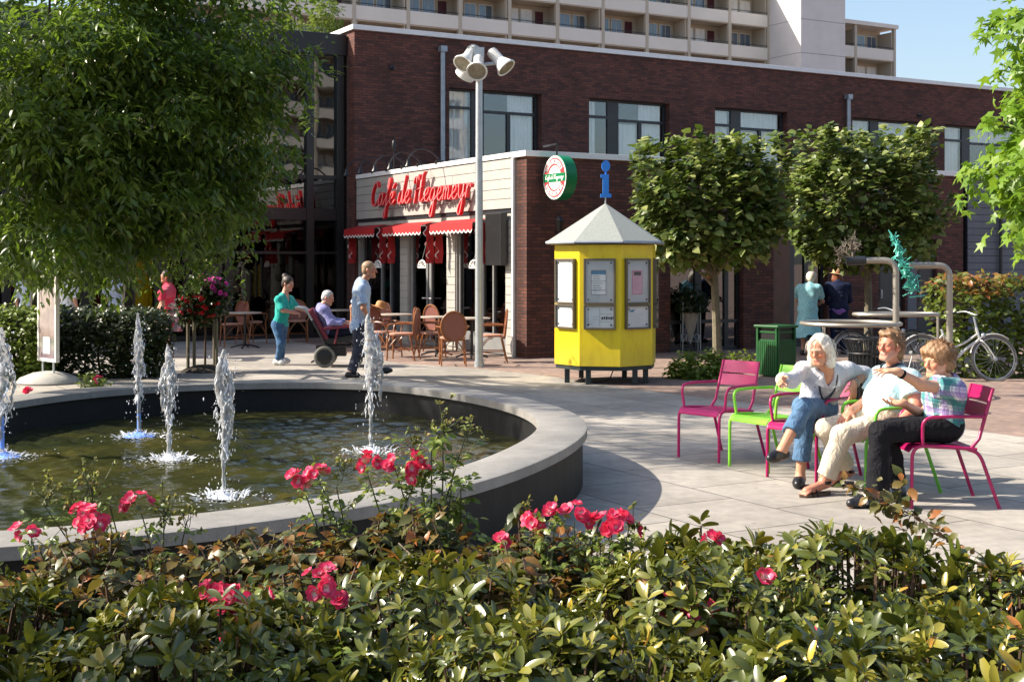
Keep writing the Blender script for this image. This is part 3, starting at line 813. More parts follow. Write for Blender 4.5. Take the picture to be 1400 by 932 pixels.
# awnings with scalloped valance
def awning(y0, y1, label):
    o = thing('awning', label, 'awning', C0+AD*y0, TH, 'red scalloped awnings of the cafe')
    w_ = y1-y0; out = -.42
    mb = MB(); n = 40; vs = []
    for i in range(n+1):
        y = w_*i/n; vs += [(-.06,y,2.64),(out,y,2.55+.0)]
    mb.add(vs,[(2*i,2*i+1,2*i+3,2*i+2) for i in range(n)])
    mb.build('cover', m_redc, o)
    n = 72; vs = []; tv = []
    for i in range(n+1):
        y = w_*i/n; s_ = .055*abs(math.sin(math.pi*y/(w_/round(w_/.17))))**.8
        zz = 2.38+.05-s_
        vs += [(out,y,2.55),(out-.004,y,zz)]; tv += [(out-.008,y,zz+.002),(out-.008,y,zz-.028)]
    mb = MB(); mb.add(vs,[(2*i,2*i+1,2*i+3,2*i+2) for i in range(n)]); vl = mb.build('valance', m_redc, o)
    mb = MB(); mb.add(tv,[(2*i,2*i+1,2*i+3,2*i+2) for i in range(n)]); mb.build('trim', m_trim, vl)
    for y in (.0, w_):                          # drop curtains at both ends
        mb = MB(); tr = MB(); n = 24; vs = []; tv = []
        for i in range(n+1):
            z = 2.56-.80*i/n; x = out+.10+.05*math.sin(i*.9)+.12*i/n
            for k, xx in enumerate((-.12,-.3,x)): vs.append((xx,y+.02*math.sin(k*2+i*.3),z))
            tv += [(x-.004,y-.003,z),(x-.032,y-.003,z)]
        mb.add(vs,[(3*i+k,3*i+k+1,3*i+k+4,3*i+k+3) for i in range(n) for k in (0,1)])
        s_ = mb.build('side_curtain', m_redc, o, True)
        tr.add(tv,[(2*i,2*i+1,2*i+3,2*i+2) for i in range(n)]); tr.build('trim', m_trim, s_)
    mb = MB()
    for y in (.03,w_-.03): mb.tube([(-.02,y,2.3),(out+.02,y,2.52)], .014, 6)
    mb.build('arm', m_black_p, o, True)
    return o
awning(1.35,3.2,'red scalloped awning next to the black panel and brick pier')
awning(3.62,5.55,'middle red scalloped awning over the cafe glass door')
awning(6.0,7.75,'red scalloped awning in the inner corner by the glazed hall')
def fan(y, label):
    o = thing('fan_ornament', label, 'ornament', C0+AD*y+V3(0,0,1.66)-BD*.40, TH, 'white fan ornaments hanging at the awning ends')
    mb = MB()
    for k in range(7):
        a = math.pi*k/6; c, s_ = math.cos(a), math.sin(a)
        mb.tube([(0,.03*c,.02),(0,.17*c,.02+.13*s_)], .010, 5)
    mb.tube([(0,.18*math.cos(math.pi*k/12),.02+.14*math.sin(math.pi*k/12)) for k in range(13)], .016, 6)
    mb.tube([(0,-.19,.01),(0,.19,.01)], .012, 6)
    mb.build('rib_fan', m_trim, o, True)
    mb = MB(); mb.tube([(.0,0,.16),(.1,0,.5),(.2,0,.62)], .008, 5); mb.build('hanger', m_black_p, o)
fan(1.32,'white fan ornament hanging between the lamp post and black panel')
fan(3.6,'white fan ornament hanging over the cafe door opening')
fan(5.85,'shaded fan ornament hanging at the left of the door by the walking man')
# round hanging sign
m_green = mat('green_enamel', (.0,.17,.06), .35, var=.12)
m_signw = mat('sign_white', (.78,.78,.74), .4, var=.05); m_signr = mat('sign_red', (.55,.045,.05), .4, var=.15)
rs = thing('round_sign', 'round green projecting sign with red letter ring and white script band', 'sign', C0+BD*.42+AD*(-.5)+V3(0,0,3.33), TH)
def disc(mb, r0, r1, x0, x1, n=40, ry=1):
    for k in range(n):
        a, b = 2*math.pi*k/n, 2*math.pi*(k+1)/n
        q = [(x,r*math.cos(t_),r*math.sin(t_)) for x in (x0,x1) for (r,t_) in ((r0,a),(r1,a),(r1,b),(r0,b))]
        mb.add(q,[(0,1,2,3),(4,7,6,5),(1,5,6,2),(0,3,7,4)])
mb = MB(); disc(mb,.0001,.41,-.11,.11); mb.build('case', m_green, rs, True)
mb = MB(); disc(mb,.30,.385,-.118,-.1105); disc(mb,.0001,.225,-.118,-.1105); disc(mb,.365,.40,-.121,-.1185); mb.build('white_ring', m_signw, rs)
mb = MB(); disc(mb,.228,.362,-.1245,-.1187); mb.build('red_ring', m_signr, rs)
mb = MB()
for k in range(22):
    a = R(28+k*5.9) if k < 22 else 0
    for sgn in (1,-1):
        if k%2: continue
        t_ = a*sgn; c = V3(-.127, .295*math.cos(t_), .295*math.sin(t_))
        M_ = Matrix.Rotation(t_-math.pi/2, 3, 'X')
        mb.cbox(c,(.004,.02,.085),M_)
        if k%4 == 0: mb.cbox(c+np.array(M_@Vector((0,.018,.03))),(.004,.035,.02),M_); mb.cbox(c+np.array(M_@Vector((0,.018,-.03))),(.004,.035,.02),M_)
        else: mb.cbox(c+np.array(M_@Vector((0,.018,0))),(.004,.03,.02),M_); mb.cbox(c+np.array(M_@Vector((0,.034,0))),(.004,.018,.085),M_)
mb.build('ring_letters', m_signw, rs)
mb = MB(); mb.box(-.131,-.1275,-.375,.375,-.075,.075); mb.build('band', m_green, rs)
mb = MB(); W_ = script_text(MB(),'Café de Hegemeyr',lambda u,v,w:(0,0,0),.034,.002); script_text(mb,'Café de Hegemeyr',lambda u,v,w:(-.1315-w,W_/2-u,-.025+v),.036,.003,.30); mb.build('lettering', m_signw, rs)
mb = MB(); mb.tube([(-.02,.08,.38),(-.02,.08,.62),(-.02,.55,.62)],.018,6); mb.build('bracket', m_black_p, rs)
# wall lantern
wl = thing('wall_lantern', 'small black wall lantern under the round green sign', 'lantern', C0+BD*.62+AD*(-.16)+V3(0,0,2.45), TH)
mb = MB(); mb.tube([(0,.16,-.1),(0,.05,-.16),(0,0,-.1)],.014,6); mb.lathe([(.05,-.09),(.055,-.08),(.085,.1),(.09,.11),(.05,.17),(.02,.2),(.001,.22)],6,cap=False); mb.build('frame', m_black_p, wl)
mb = MB(); mb.lathe([(.035,-.07),(.06,.095)],6); mb.build('globe', mat('lantern_glass',(.55,.55,.5),.2), wl)

# ================================================================ apartment blocks far behind
m_apt = mat('cream_render', (.46,.42,.34), .8, var=.08, scale=.4)
m_para = mat('white_parapet', (.70,.68,.62), .7, var=.06, scale=.3)
m_conc = mat('pale_concrete', (.62,.61,.60), .8, var=.07, scale=.5)
m_door = mat('maroon_door', (.09,.018,.028), .5)
m_sky_glass = mat('pane_glass', (.12,.17,.23), .08, var=.3, scale=.3, spec=1)
m_wframe = mat('white_frame', (.72,.72,.70), .5)
def apartment(name, label, loc, rz, bays, floors, bw, z0, fh=2.8, tower=None, right=0):
    o = thing(name, label, 'building', loc, rz)
    W = bays*bw
    cols = MB(); back = MB(); slab = MB()
    y1 = 1.7
    back.box(0,W,y1,y1+.3,0,z0+floors*fh)
    for b in range(bays+1):
        cols.box(b*bw-.13,b*bw+.13,-.14,.16,z0-fh,z0+floors*fh)
        back.box(b*bw+(.2 if b%2 else -.3),b*bw+(.3 if b%2 else -.2),.0,y1-.001,z0-fh,z0+floors*fh-.3)
    for f in range(floors):
        z = z0+f*fh
        slab.box(-.1,W+.1,-.04,y1-.002,z-.22,z)
        pr = MB()
        pr.box(-.05,W+.05,-.10,-.03,z-.12,z+.86); pr.build('parapet', m_para, o)
        rl = MB(); rl.tube([(0,-.06,z+1.04),(W,-.06,z+1.04)],.03,5)
        for b in range(bays*2+1): rl.box(b*bw/2-.015,b*bw/2+.015,-.075,-.045,z+.86,z+1.04)
        rl.build('railing', m_anth, o)
        for b in range(bays):
            x = b*bw
            mirror = b%2
            def mx(a,c): return (x+a,x+c) if not mirror else (x+bw-c,x+bw-a)
            for a,c,bt in ((.55,1.75,.9),(1.95,3.0,.1)):
                p,q = mx(a,c); wn = MB()
                if bt > .5: wn.box(p,q,y1-.06,y1-.002,z+bt,z+2.3)
                else: wn.box(p,q,y1-.05,y1-.002,z+.9,z+2.3)
                wo = wn.build('window', m_wframe, o)
                g = MB(); g.box(p+.07,(p+q)/2-.03,y1-.075,y1-.061,z+.98,z+2.22); g.box((p+q)/2+.03,q-.07,y1-.075,y1-.061,z+.98,z+2.22); g.build('pane', m_sky_glass if (b*3+f)%4 else m_curt, wo)
            p,q = mx(3.3,4.0) if bw > 3.9 else mx(3.0,3.5)
            d = MB(); d.box(p,q,y1-.05,y1-.002,z+.02,z+2.2); d.build('door', m_door, o)
    cols.build('column', m_apt, o); back.build('wall', m_apt, o); slab.build('slab', m_apt, o)
    tp = MB(); tp.box(-.3,W+.3,-.3,y1+9,z0+floors*fh,z0+floors*fh+.35); tp.box(0,W,y1+.31,y1+8.5,0,z0+floors*fh-.001); tp.build('roof', m_para, o)
    if tower:
        x0,w_,zt,dp = tower; tb = MB(); tb.box(x0,x0+w_,-dp,9,0,zt)
        tb.build('stair_tower', m_conc, o)
        sm = MB()
        for f in range(floors+1): sm.box(x0-.012,x0+w_+.012,-dp-.012,8.9,z0+f*fh-.03,z0+f*fh)
        sm.build('seam', m_siding_g, o)
        if zt > 1: pass
    return o
AP = V3(11.9,107,0)
def along(px): k = (px-700)/F; return (AP[0]-k*AP[1])/(k*.497-.868)
zb = 1.76+309/F*107-.86                        # floor level whose parapet top is seen at row 51
def along_at(px, d): k = (px-700)/F; A_ = AP-AD*d; return (A_[0]-k*A_[1])/(k*.497-.868)
s0 = along(1050); nb = 12; bw = 4.25
b0 = AP+BD*(s0-nb*bw)
dt = 0
while (AP+BD*s0-AD*dt)[0]/(AP+BD*s0-AD*dt)[1] < (1094-700)/F: dt += .05
tw_ = along_at(1155,dt)-s0
apartment('apartment_block', 'long cream apartment block with white balcony parapets above the brick roof', b0, TH, nb, 4, bw, zb-2.8*2, tower=(nb*bw+.06,tw_,40,dt))
s1 = s0+tw_+.3
apartment('apartment_wing', 'short end wing of cream balconies right of the white stair tower', AP+BD*s1, TH, 2, 3, (along(1222)-s1)/2, zb-2.8*1.35-.8, 2.8)
# the block mirrored in the dark glass
apartment('opposite_block', 'balconied apartment block across the square, mirrored in the dark glazed hall', (80,-19,0), TH+math.pi+R(-12)+R(0), 12, 7, 4.2, 1.0)
# ================================================================ lamp post with spotlights
m_galv = mat('galvanised', (.42,.45,.47), .42, .55, var=.12, scale=5)
m_lampw = mat('lamp_white', (.74,.73,.69), .38, var=.05)
m_lens = mat('lamp_lens', (.30,.26,.18), .1, var=.3, spec=1)
b = G(655,502); lp = thing('lamp_post', 'tall grey lamp post with four white spotlights in front of the cafe', 'lamp post', b)
s_ = b[1]/F
mb = MB(); mb.tube([(0,0,0),(0,0,2.2),(0,0,5.05)],[.07,.066,.056],16); mb.tube([(0,0,0),(0,0,.10)],.085,16); mb.tube([(0,0,5.05),(0,0,5.34)],.045,12)
mb.cbox((0,0,5.33),(.17,.17,.15)); mb.build('pole', m_galv, lp, True)
mb = MB(); mb.tube([(.05,0,5.12),(.38,0,5.16)],.03,8); mb.tube([(-.05,0,5.2),(-.26,.02,5.26)],.03,8); mb.tube([(0,0,5.25),(-.1,.24,5.1)],.03,8); mb.tube([(0,0,5.2),(-.03,-.18,5.14)],.03,8)
mb.tube(catmull([(.02,0,5.40),(-.1,0,5.46),(-.2,0,5.40)],5),.012,5); mb.build('bracket', m_galv, lp, True)
def spot(c, d, sz=1):
    q = Vector(d).to_track_quat('Z','Y').to_matrix()
    mb = MB(); mb.lathe([(.055,-.27),(.088,-.25),(.092,-.03),(.10,0),(.165,.14),(.178,.15),(.178,.175),(.165,.178),(.15,.165)],24,c,q,cap=False)
    mb.lathe([(.0005,-.272),(.056,-.27)],24,c,q,cap=False)
    for k in range(4): mb.lathe([(.097,-.21+k*.045),(.097,-.19+k*.045)],20,c,q,cap=False)
    o = mb.build('spotlight', m_lampw, lp, True)
    mb = MB(); mb.lathe([(.0005,.150),(.158,.158)],24,c,q,cap=False); mb.build('lens', m_lens, o, True)
spot((-.20,-.03,5.23),(-.45,-.62,-.75)); spot((-.02,-.22,5.06),(-.05,-.80,-.66)); spot((.36,.0,5.18),(.62,-.30,-.72)); spot((-.17,.22,5.10),(-.5,.5,-.7))

# ================================================================ information kiosk
t = NT('yellow_paint'); mp = t.n('ShaderNodeMapping'); mp.inputs['Scale'].default_value = (1,1,.22); t.l(t.coord(), mp.inputs[0])
g1 = t.noise(7,6,.7,mp.outputs[0]); g2 = t.noise(38,3,.6)
sz3 = t.n('ShaderNodeSeparateXYZ'); t.l(t.coord(), sz3.inputs[0]); low = t.math('MULTIPLY', t.math('SUBTRACT', .62, sz3.outputs[2]), 1.6)
gr = t.math('MULTIPLY', t.math('MAXIMUM', low, .0), g2)
c_ = t.ramp(g1, [(.28,(.70,.49,.012)),(.5,(.86,.64,.010)),(.75,(.88,.67,.02))]); t.base(t.mix(t.math('MINIMUM', gr, .22), c_, (.30,.24,.10))); t.set(Roughness=.38); t.bump(t.noise(3,2),.08,.01); m_yel = t.m
m_bronze = mat('bronze_frame', (.13,.11,.08), .4, .3, var=.1)
m_board = mat('grey_board', (.56,.57,.56), .6, var=.05)
m_paper = mat('white_paper', (.80,.80,.78), .7, var=.03)
m_pink_paper = mat('pink_paper', (.72,.42,.50), .7, var=.06)
m_ink = mat('ink', (.03,.03,.04), .6); m_inkg = mat('grey_ink', (.25,.25,.27), .6); m_inkb = mat('blue_ink', (.05,.22,.36), .6); m_inkr = mat('red_ink',(.45,.06,.10),.6)
m_roofk = mat('grey_roof_felt', (.27,.29,.27), .8, var=.12, scale=30, bump=.4, bscale=200)
m_blue_i = mat('blue_enamel', (.012,.20,.66), .35, var=.05)
m_steel_d = mat('dark_green_steel', (.02,.03,.03), .5, var=.2)
kc = V3(1.40,19.72,0); kiosk = thing('information_kiosk', 'yellow octagonal information kiosk with grey pointed roof and blue letter i', 'kiosk', kc)
KR = .785; KB = .27; KT = 2.03
def kang(phi): return V3(math.sin(R(phi)), -math.cos(R(phi)), 0)
va = [12-180+45*i for i in range(8)]
def octo(r, z): return [tuple(kang(a)*r+V3(0,0,z)) for a in va]
mb = MB(); vs = octo(KR,KB)+octo(KR,KT); mb.add(vs,[tuple(range(8)),tuple(range(8,16))]+[(i,(i+1)%8,8+(i+1)%8,8+i) for i in range(8)]); mb.build('body', m_yel, kiosk, bevel=.006)
mb = MB(); vs = octo(KR-.02,KB-.06)+octo(KR-.02,KB-.003); mb.add(vs,[tuple(range(8)),tuple(range(8,16))]+[(i,(i+1)%8,8+(i+1)%8,8+i) for i in range(8)]); mb.build('base_frame', m_steel_d, kiosk)
for a in (-62,-26,36,58,150,-150):
    p = kang(a)*(KR-.12); mb = MB(); mb.cbox((p[0],p[1],(KB-.06)/2),(.075,.075,KB-.06)); mb.build('leg', m_steel_d, kiosk, bevel=.004)
mb = MB(); ap = V3(0,0,2.66); E = octo(.90,2.045); E2 = octo(.90,2.085)
mb.add(E+E2+[tuple(ap)],[tuple(range(8))]+[(i,(i+1)%8,8+(i+1)%8,8+i) for i in range(8)]+[(8+i,8+(i+1)%8,16) for i in range(8)])
rf = mb.build('roof', m_roofk, kiosk)
mb = MB(); 
for i in range(8):
    p, q = np.array(E[i])*1, np.array(E[(i+1)%8]); mb.tube([p+V3(0,0,.02)+nrm(V3(p[0],p[1],0))*.004,q+V3(0,0,.02)+nrm(V3(q[0],q[1],0))*.004],.024,6)
mb.build('eave_trim', m_siding_g if False else m_galv, rf)
mb = MB(); mb.tube([(0,0,2.63),(0,0,2.76)],.012,8); mb.build('spike', m_galv, kiosk)
mb = MB()
def prismy(mb, poly, y0, y1): mb.prism(poly, lambda p:(p[0],y0,p[1]), lambda p:(p[0],y1,p[1]))
prismy(mb,[(-.075,2.745),(.085,2.745),(.085,2.80),(.048,2.80),(.048,3.09),(-.07,3.09),(-.07,3.04),(-.04,3.04),(-.04,2.80),(-.075,2.80)],-.035,.035)
mb.prism([(.062*math.cos(a)+.005,3.215+.085*math.sin(a)) for a in np.linspace(0,6.283,25)[:-1]], lambda p:(p[0],-.035,p[1]), lambda p:(p[0],.035,p[1]))
mb.tube([(.004,0,3.09),(.004,0,3.14)],.014,6); mb.build('letter_i', m_blue_i, kiosk)
def case(i, zc, w_, h_, content):
    a = (va[i]+va[(i+1)%8])/2 if va[i]<va[(i+1)%8] else va[i]+22.5
    n = kang(a); t_ = V3(math.cos(R(a)), math.sin(R(a)), 0); ap_ = KR*math.cos(R(22.5))
    def pt(u,v,d): return tuple(n*(ap_+d)+t_*u+V3(0,0,zc+v))
    def bx(mb,u0,u1,v0,v1,d0,d1):
        vs = [pt(u,v,d) for d in (d0,d1) for v in (v0,v1) for u in (u0,u1)]
        mb.add(vs,[(0,2,3,1),(4,5,7,6),(0,1,5,4),(1,3,7,5),(3,2,6,7),(2,0,4,6)])
    mb = MB(); f = .026; W,H = w_/2,h_/2
    bx(mb,-W,W,H-f,H,.001,.055); bx(mb,-W,W,-H,-H+f,.001,.055); bx(mb,-W,-W+f,-H+f,H-f,.001,.055); bx(mb,W-f,W,-H+f,H-f,.001,.055)
    fr = mb.build('notice_case', m_bronze, kiosk, bevel=.003)
    mb = MB(); bx(mb,-W+f,W-f,-H+f,H-f,.002,.022); mb.build('back_board', m_board if content in 'AB' else m_paper, fr)
    mb = MB(); g = .024
    for u in (-W+.065,W-.065):
        for v in (-H+.065,H-.065): bx(mb,u-.011,u+.011,v-.011,v+.011,.0225,.03)
    mb.build('magnet', m_ink, fr)
    ink = MB(); r_ = np.random.default_rng(i*7+int(zc*10))
    if content == 'A':
        mb = MB(); bx(mb,-.13,.10,-.20,.17,.0225,.025); mb.build('notice', m_paper, fr)
        bx(ink,-.125,.095,.155,.165,.0255,.0265); bx(ink,-.125,-.119,-.19,.155,.0255,.0265); bx(ink,.089,.095,-.19,.155,.0255,.0265); bx(ink,-.125,.095,-.195,-.188,.0255,.0265); bx(ink,-.119,.089,0,.006,.0255,.0265); bx(ink,-.119,.089,-.13,-.124,.0255,.0265)
        mb = MB(); bx(mb,-.12,.09,.10,.152,.0255,.0268); mb.build('blue_strip', m_inkb, fr)
        for k in range(7): bx(ink,-.10,-.10+r_.uniform(.08,.16),.07-k*.034,.076-k*.034,.0255,.0265) if k not in (2,) else None
    elif content == 'B':
        mb = MB(); bx(mb,-.11,.09,-.19,.16,.0225,.025); mb.build('notice', m_pink_paper, fr)
        bx(ink,-.075,.06,.085,.14,.0255,.0265)
        mb = MB(); bx(mb,-.105,.085,.150,.155,.0255,.0265); bx(mb,-.105,-.10,-.18,.15,.0255,.0265); bx(mb,.080,.085,-.18,.15,.0255,.0265); bx(mb,-.105,.085,-.185,-.18,.0255,.0265)
        for k in range(7): bx(mb,-.08,-.08+r_.uniform(.09,.14),.06-k*.032,.064-k*.032,.0255,.0265)
        mb.build('red_print', m_inkr, fr)
    elif content == 'C':
        bx(ink,-W+.06,-W+.066,-H+.05,H-.05,.0225,.0235); bx(ink,0,.003,-H+.05,H-.05,.0225,.0235); bx(ink,.0,W-.06,.045,.048,.0225,.0235); bx(ink,.0,W-.06,-.065,-.062,.0225,.0235)
        for k in range(6): bx(ink,.025+k*.033,.05+k*.033,-.035+.006*(k%2),.002+.004*(k%3),.0225,.0245)
        for k in range(4): bx(ink,-.18+.03*k,-.10+.03*k,-.10+.035*k,-.097+.035*k,.0225,.0235)
    elif content == 'D':
        mb = MB(); bx(mb,-.15,-.07,.07,.095,.0225,.024); bx(mb,-.12,-.05,.095,.105,.0225,.024); mb.build('blue_mark', m_inkb, fr)
        for k in range(6): bx(ink,-.14,-.14+r_.uniform(.18,.28),.045-k*.03,.048-k*.03,.0225,.0235)
    else:
        for k in range(4): bx(ink,-W+.05,-W+.05+r_.uniform(.03,.05),H-.12-k*.05,H-.117-k*.05,.0225,.0235)
    if ink.v: ink.build('print', m_inkg if content in 'D' else m_ink, fr)
    mb = MB(); bx(mb,-W+f,W-f,-H+f,H-f,.048,.051); mb.build('pane', m_caseglass, fr)
m_caseglass = glassmat('case_glass',(.97,.98,.98),.02)
fi = {}
for i in range(8):
    a = va[i]+22.5
    key = round(a)
    for want, con in ((-56,'LE'),(-10,'AC'),(34,'BD'),(80,'LE')):
        if abs(a-want) < 12: case(i,1.50,.46,.66,con[0]); case(i,.985,.46,.355,con[1])
mb = MB(); mb.tube(catmull([(.1,-.3,.21),(.0,-.42,.05),(-.25,-.35,.02),(-.4,-.2,.1),(-.3,-.1,.21)],6),.009,5); mb.build('cable', m_ink, kiosk)

# ================================================================ garden armchairs
m_pink = mat('magenta_powder_coat', (.34,.006,.085), .34, var=.06)
m_pinkl = mat('bright_pink_powder_coat', (.50,.010,.13), .34, var=.06)
m_lime = mat('lime_powder_coat', (.22,.58,.035), .34, var=.06)
m_greenc = mat('grass_green_powder_coat', (.12,.46,.03), .34, var=.06)
def garden_chair(c, face, m, label, name='garden_armchair'):
    rz = math.atan2(face[1],face[0])+math.pi/2      # local -y is the front
    o = thing(name, label, 'chair', c, rz, 'metal garden armchairs by the fountain')
    hw = .235
    for s in (-1,1):
        mb = MB(); mb.tube(rounded([(s*hw,-.27,0),(s*hw,-.265,.45),(s*hw,-.1,.452),(s*hw,.20,.425)],.09,7),.0135,10); mb.build('leg', m, o, True)
        mb = MB(); mb.tube(rounded([(s*(hw-.01),.13,.43),(s*(hw+.005),.22,.40),(s*(hw+.02),.36,.0)],.07,6),.0135,10); mb.build('leg', m, o, True)
        mb = MB(); mb.tube(rounded([(s*hw,-.19,.455),(s*(hw+.03),-.20,.655),(s*(hw+.03),.0,.665),(s*(hw+.005),.26,.66)],.075,7),.0125,10); mb.build('arm', m, o, True)
    mb = MB()
    for s in (-1,1): mb.tube([(s*.222,.16,.425),(s*.215,.225,.50),(s*.205,.33,.86)],.0135,10)
    mb.tube([(-.22,.19,.43),(.22,.19,.43)],.011,8)
    mb.build('back_frame', m, o, True)
    def prof(t): return -.285+.47*t, .462-.012*math.sin(t*3.14)-.02*t-.05*max(0,(.13-t)/.13)**2
    mb = MB()
    for k in range(5):
        t0, t1 = k*.2+.004, (k+1)*.2-.004
        ts = np.linspace(t0,t1,4); vs = []
        for t_ in ts:
            y,z = prof(t_); vs += [(-.222,y,z),(.222,y,z),(-.222,y,z-.012),(.222,y,z-.012)]
        fs = []
        for i in range(3): a = 4*i; fs += [(a,a+1,a+5,a+4),(a+2,a+6,a+7,a+3),(a,a+4,a+6,a+2),(a+1,a+3,a+7,a+5)]
        fs += [(0,2,3,1),(12,13,15,14)]
        mb.add(vs,fs)
    mb.build('seat', m, o, True)
    mb = MB()
    for z0,z1 in ((.635,.738),(.750,.86)):
        vs = []
        for i in range(7):
            x = -.215+.43*i/6; bow = .022*(1-(i/3-1)**2)
            for z in (z0,z1):
                y = .225+(z-.5)/.36*.105+bow
                vs += [(x,y-.004,z),(x,y+.008,z)]
        fs = []
        for i in range(6):
            a = 4*i; fs += [(a,a+4,a+6,a+2),(a+1,a+3,a+7,a+5),(a,a+1,a+5,a+4),(a+2,a+6,a+7,a+3)]
        fs += [(0,2,3,1),(24,25,27,26)]
        mb.add(vs,fs)
    mb.build('backrest', m, o, True)
    return o
chA = garden_chair(V3(1.87,11.95,0),(-.75,-.66),m_pinkl,'empty bright pink metal armchair, leftmost of the row')
chB = garden_chair(V3(2.24,11.36,0),(-.83,-.55),m_lime,'empty lime green metal armchair between the empty pink chair and the white haired woman')
chC = garden_chair(V3(2.46,10.86,0),(-.72,-.69),m_pink,'magenta metal armchair under the white haired woman in jeans')
chD = garden_chair(V3(2.88,10.26,0),(-.97,-.25),m_greenc,'green metal armchair under the man in beige trousers')
chE = garden_chair(V3(3.13,9.68,0),(-1,-.02),m_pink,'magenta metal armchair under the curly haired woman in a checked shirt')

# ================================================================ cafe terrace
m_ratt = mat('rattan_frame', (.24,.085,.028), .35, var=.3, scale=14)
m_seatw = mat('woven_seat', (.42,.22,.15), .6, var=.15, scale=20)
t = NT('woven_back'); wv = t.n('ShaderNodeTexChecker'); t.l(t.coord(), wv.inputs[0]); wv.inputs['Scale'].default_value = 70
wv.inputs['Color1'].default_value = (.16,.045,.04,1); wv.inputs['Color2'].default_value = (.30,.12,.085,1); t.l(wv.outputs[0], t.b.inputs['Base Color']); t.set(Roughness=.55); m_weave = t.m
def bistro_proto(loc, rz, label):
    o = thing('rattan_chair', label, 'chair', loc, rz, 'rattan chairs on the cafe terrace')
    for s in (-1,1):
        mb = MB(); mb.tube([(s*.22,-.22,0),(s*.20,-.20,.46)],[.014,.017],7); mb.build('leg', m_ratt, o, True)
        mb = MB(); mb.tube([(s*.21,.30,0),(s*.19,.20,.46)],[.014,.017],7); mb.build('leg', m_ratt, o, True)
        mb = MB(); mb.tube(catmull([(s*.20,.24,.66),(s*.27,.05,.67),(s*.28,-.14,.66),(s*.25,-.20,.60),(s*.205,-.20,.46)],4),.015,7); mb.build('arm', m_ratt, o, True)
    mb = MB()
    for s in (-1,1):
        mb.tube(catmull([(s*.21,-.21,.20),(s*.12,-.205,.37),(s*.05,-.20,.44)],4),.009,5)
        mb.tube(catmull([(s*.21,-.20,.22),(s*.205,-.05,.40),(s*.2,.05,.44)],4),.009,5)
        mb.tube([(s*.213,-.21,.2),(s*.204,.26,.2)],.010,5)
        mb.tube(catmull([(s*.20,.26,.2),(s*.10,.22,.38),(s*.02,.20,.44)],4),.009,5)
    mb.tube([(-.21,.0,.2),(.21,.0,.2)],.010,5)
    mb.build('brace', m_ratt, o, True)
    mb = MB(); n = 26
    mb.tube([(.215*math.sin(a),.235+.05*(-math.cos(a)*.5+.5)+.02,.68-.255*math.cos(a)) for a in np.linspace(.18,6.283-.18,n)],.018,7)
    for s in (-1,1): mb.tube([(s*.19,.20,.46),(s*.10,.225,.44)],.015,6)
    mb.build('back_frame', m_ratt, o, True)
    mb = MB(); vs = [(0,.262,.68)]+[(.205*math.sin(a),.235+.05*(-math.cos(a)*.5+.5)+.02,.68-.245*math.cos(a)) for a in np.linspace(0,6.283,25)[:-1]]
    mb.add(vs,[(0,1+i,1+(i+1)%24) for i in range(24)]); mb.build('backrest', m_weave, o, True)
    mb = MB(); mb.lathe([(.001,.455),(.20,.455),(.225,.465),(.225,.49),(.20,.50),(.001,.498)],20); mb.build('seat', m_seatw, o, True)
    return o
RZ = lambda fx, fy: math.atan2(fy,fx)+math.pi/2
bist = [  # px, foot row, facing, label
 (527,488,(.75,-.5),'rattan chair with a straw hat hung on its back, nearest the walking man'),
 (549,492,(-.9,.15),'rattan chair right of the hat chair, its tall oval back turned to the right'),
 (590,490,(.9,-.15),'rattan chair left of the front centre chair, seen from its side'),
 (619,499,(-.1,1),'rattan chair closest to the viewer, its round woven back facing the fountain'),
 (603,480,(.5,.6),'rattan chair half hidden behind the two front chairs of the middle table'),
 (637,478,(-.2,-1),'rattan chair facing the square beyond the middle table, left of the lamp post'),
 (670,495,(-1,-.05),'rattan chair right of the lamp post facing left, in front of the boarded pier'),
 (583,471,(.3,-1),'rattan chair farthest back by the cafe glass door'),
 (511,476,(-.6,-.5),'rattan chair behind the walking man and the wheelchair'),
 (407,468,(.2,-1),'rattan chair between the woman in teal and the wheelchair'),
 (318,474,(-.9,-.4),'dim rattan chair beside the flower bush on stakes'),
 (345,470,(.6,.8),'dim rattan chair in the shade in front of the glazed hall'),
]
proto = None
for px,py,fc_,lb in bist:
    p = G(px,py); rz = RZ(*fc_)
    if proto is None: proto = bistro_proto(p, rz, lb)
    else: dup(proto, p, rz, lb)
m_ttop = mat('table_top', (.46,.40,.34), .35, var=.1)
def table(px, py, label):
    o = thing('cafe_table', label, 'table', G(px,py), 0, 'small cafe tables')
    mb = MB(); mb.lathe([(.001,.72),(.33,.72),(.35,.728),(.35,.745),(.335,.75),(.001,.75)],28); mb.build('table_top', m_ttop, o, True)
    mb = MB(); mb.tube([(0,0,.05),(0,0,.72)],.028,10)
    for a in range(4): mb.tube(catmull([(0,0,.08),(.16*math.cos(a*1.57),.16*math.sin(a*1.57),.06),(.3*math.cos(a*1.57),.3*math.sin(a*1.57),.015)],4),.018,6)
    mb.build('pedestal', m_black_p, o, True); return o
table(540,480,'round cafe table beside the chair with the straw hat')
table(645,489,'round cafe table partly behind the lamp post')
table(597,486,'round cafe table in the middle of the rattan chairs')
table(462,470,'round cafe table behind the wheelchair')
table(335,476,'round cafe table in the shade beside the flower bush')
m_straw = mat('straw', (.42,.20,.07), .7, var=.2, scale=30)
p = G(527,488)+V3(-.10,.05,.945)
hat = thing('straw_hat', 'orange straw hat hung on a rattan chair back', 'hat', p); mb = MB()
mb.lathe([(.19,-.015),(.15,-.02),(.10,-.0),(.095,.07),(.07,.105),(.001,.115)],20,M=Matrix.Rotation(R(18),3,'Y'),cap=False); mb.build('hat', m_straw, hat, True)
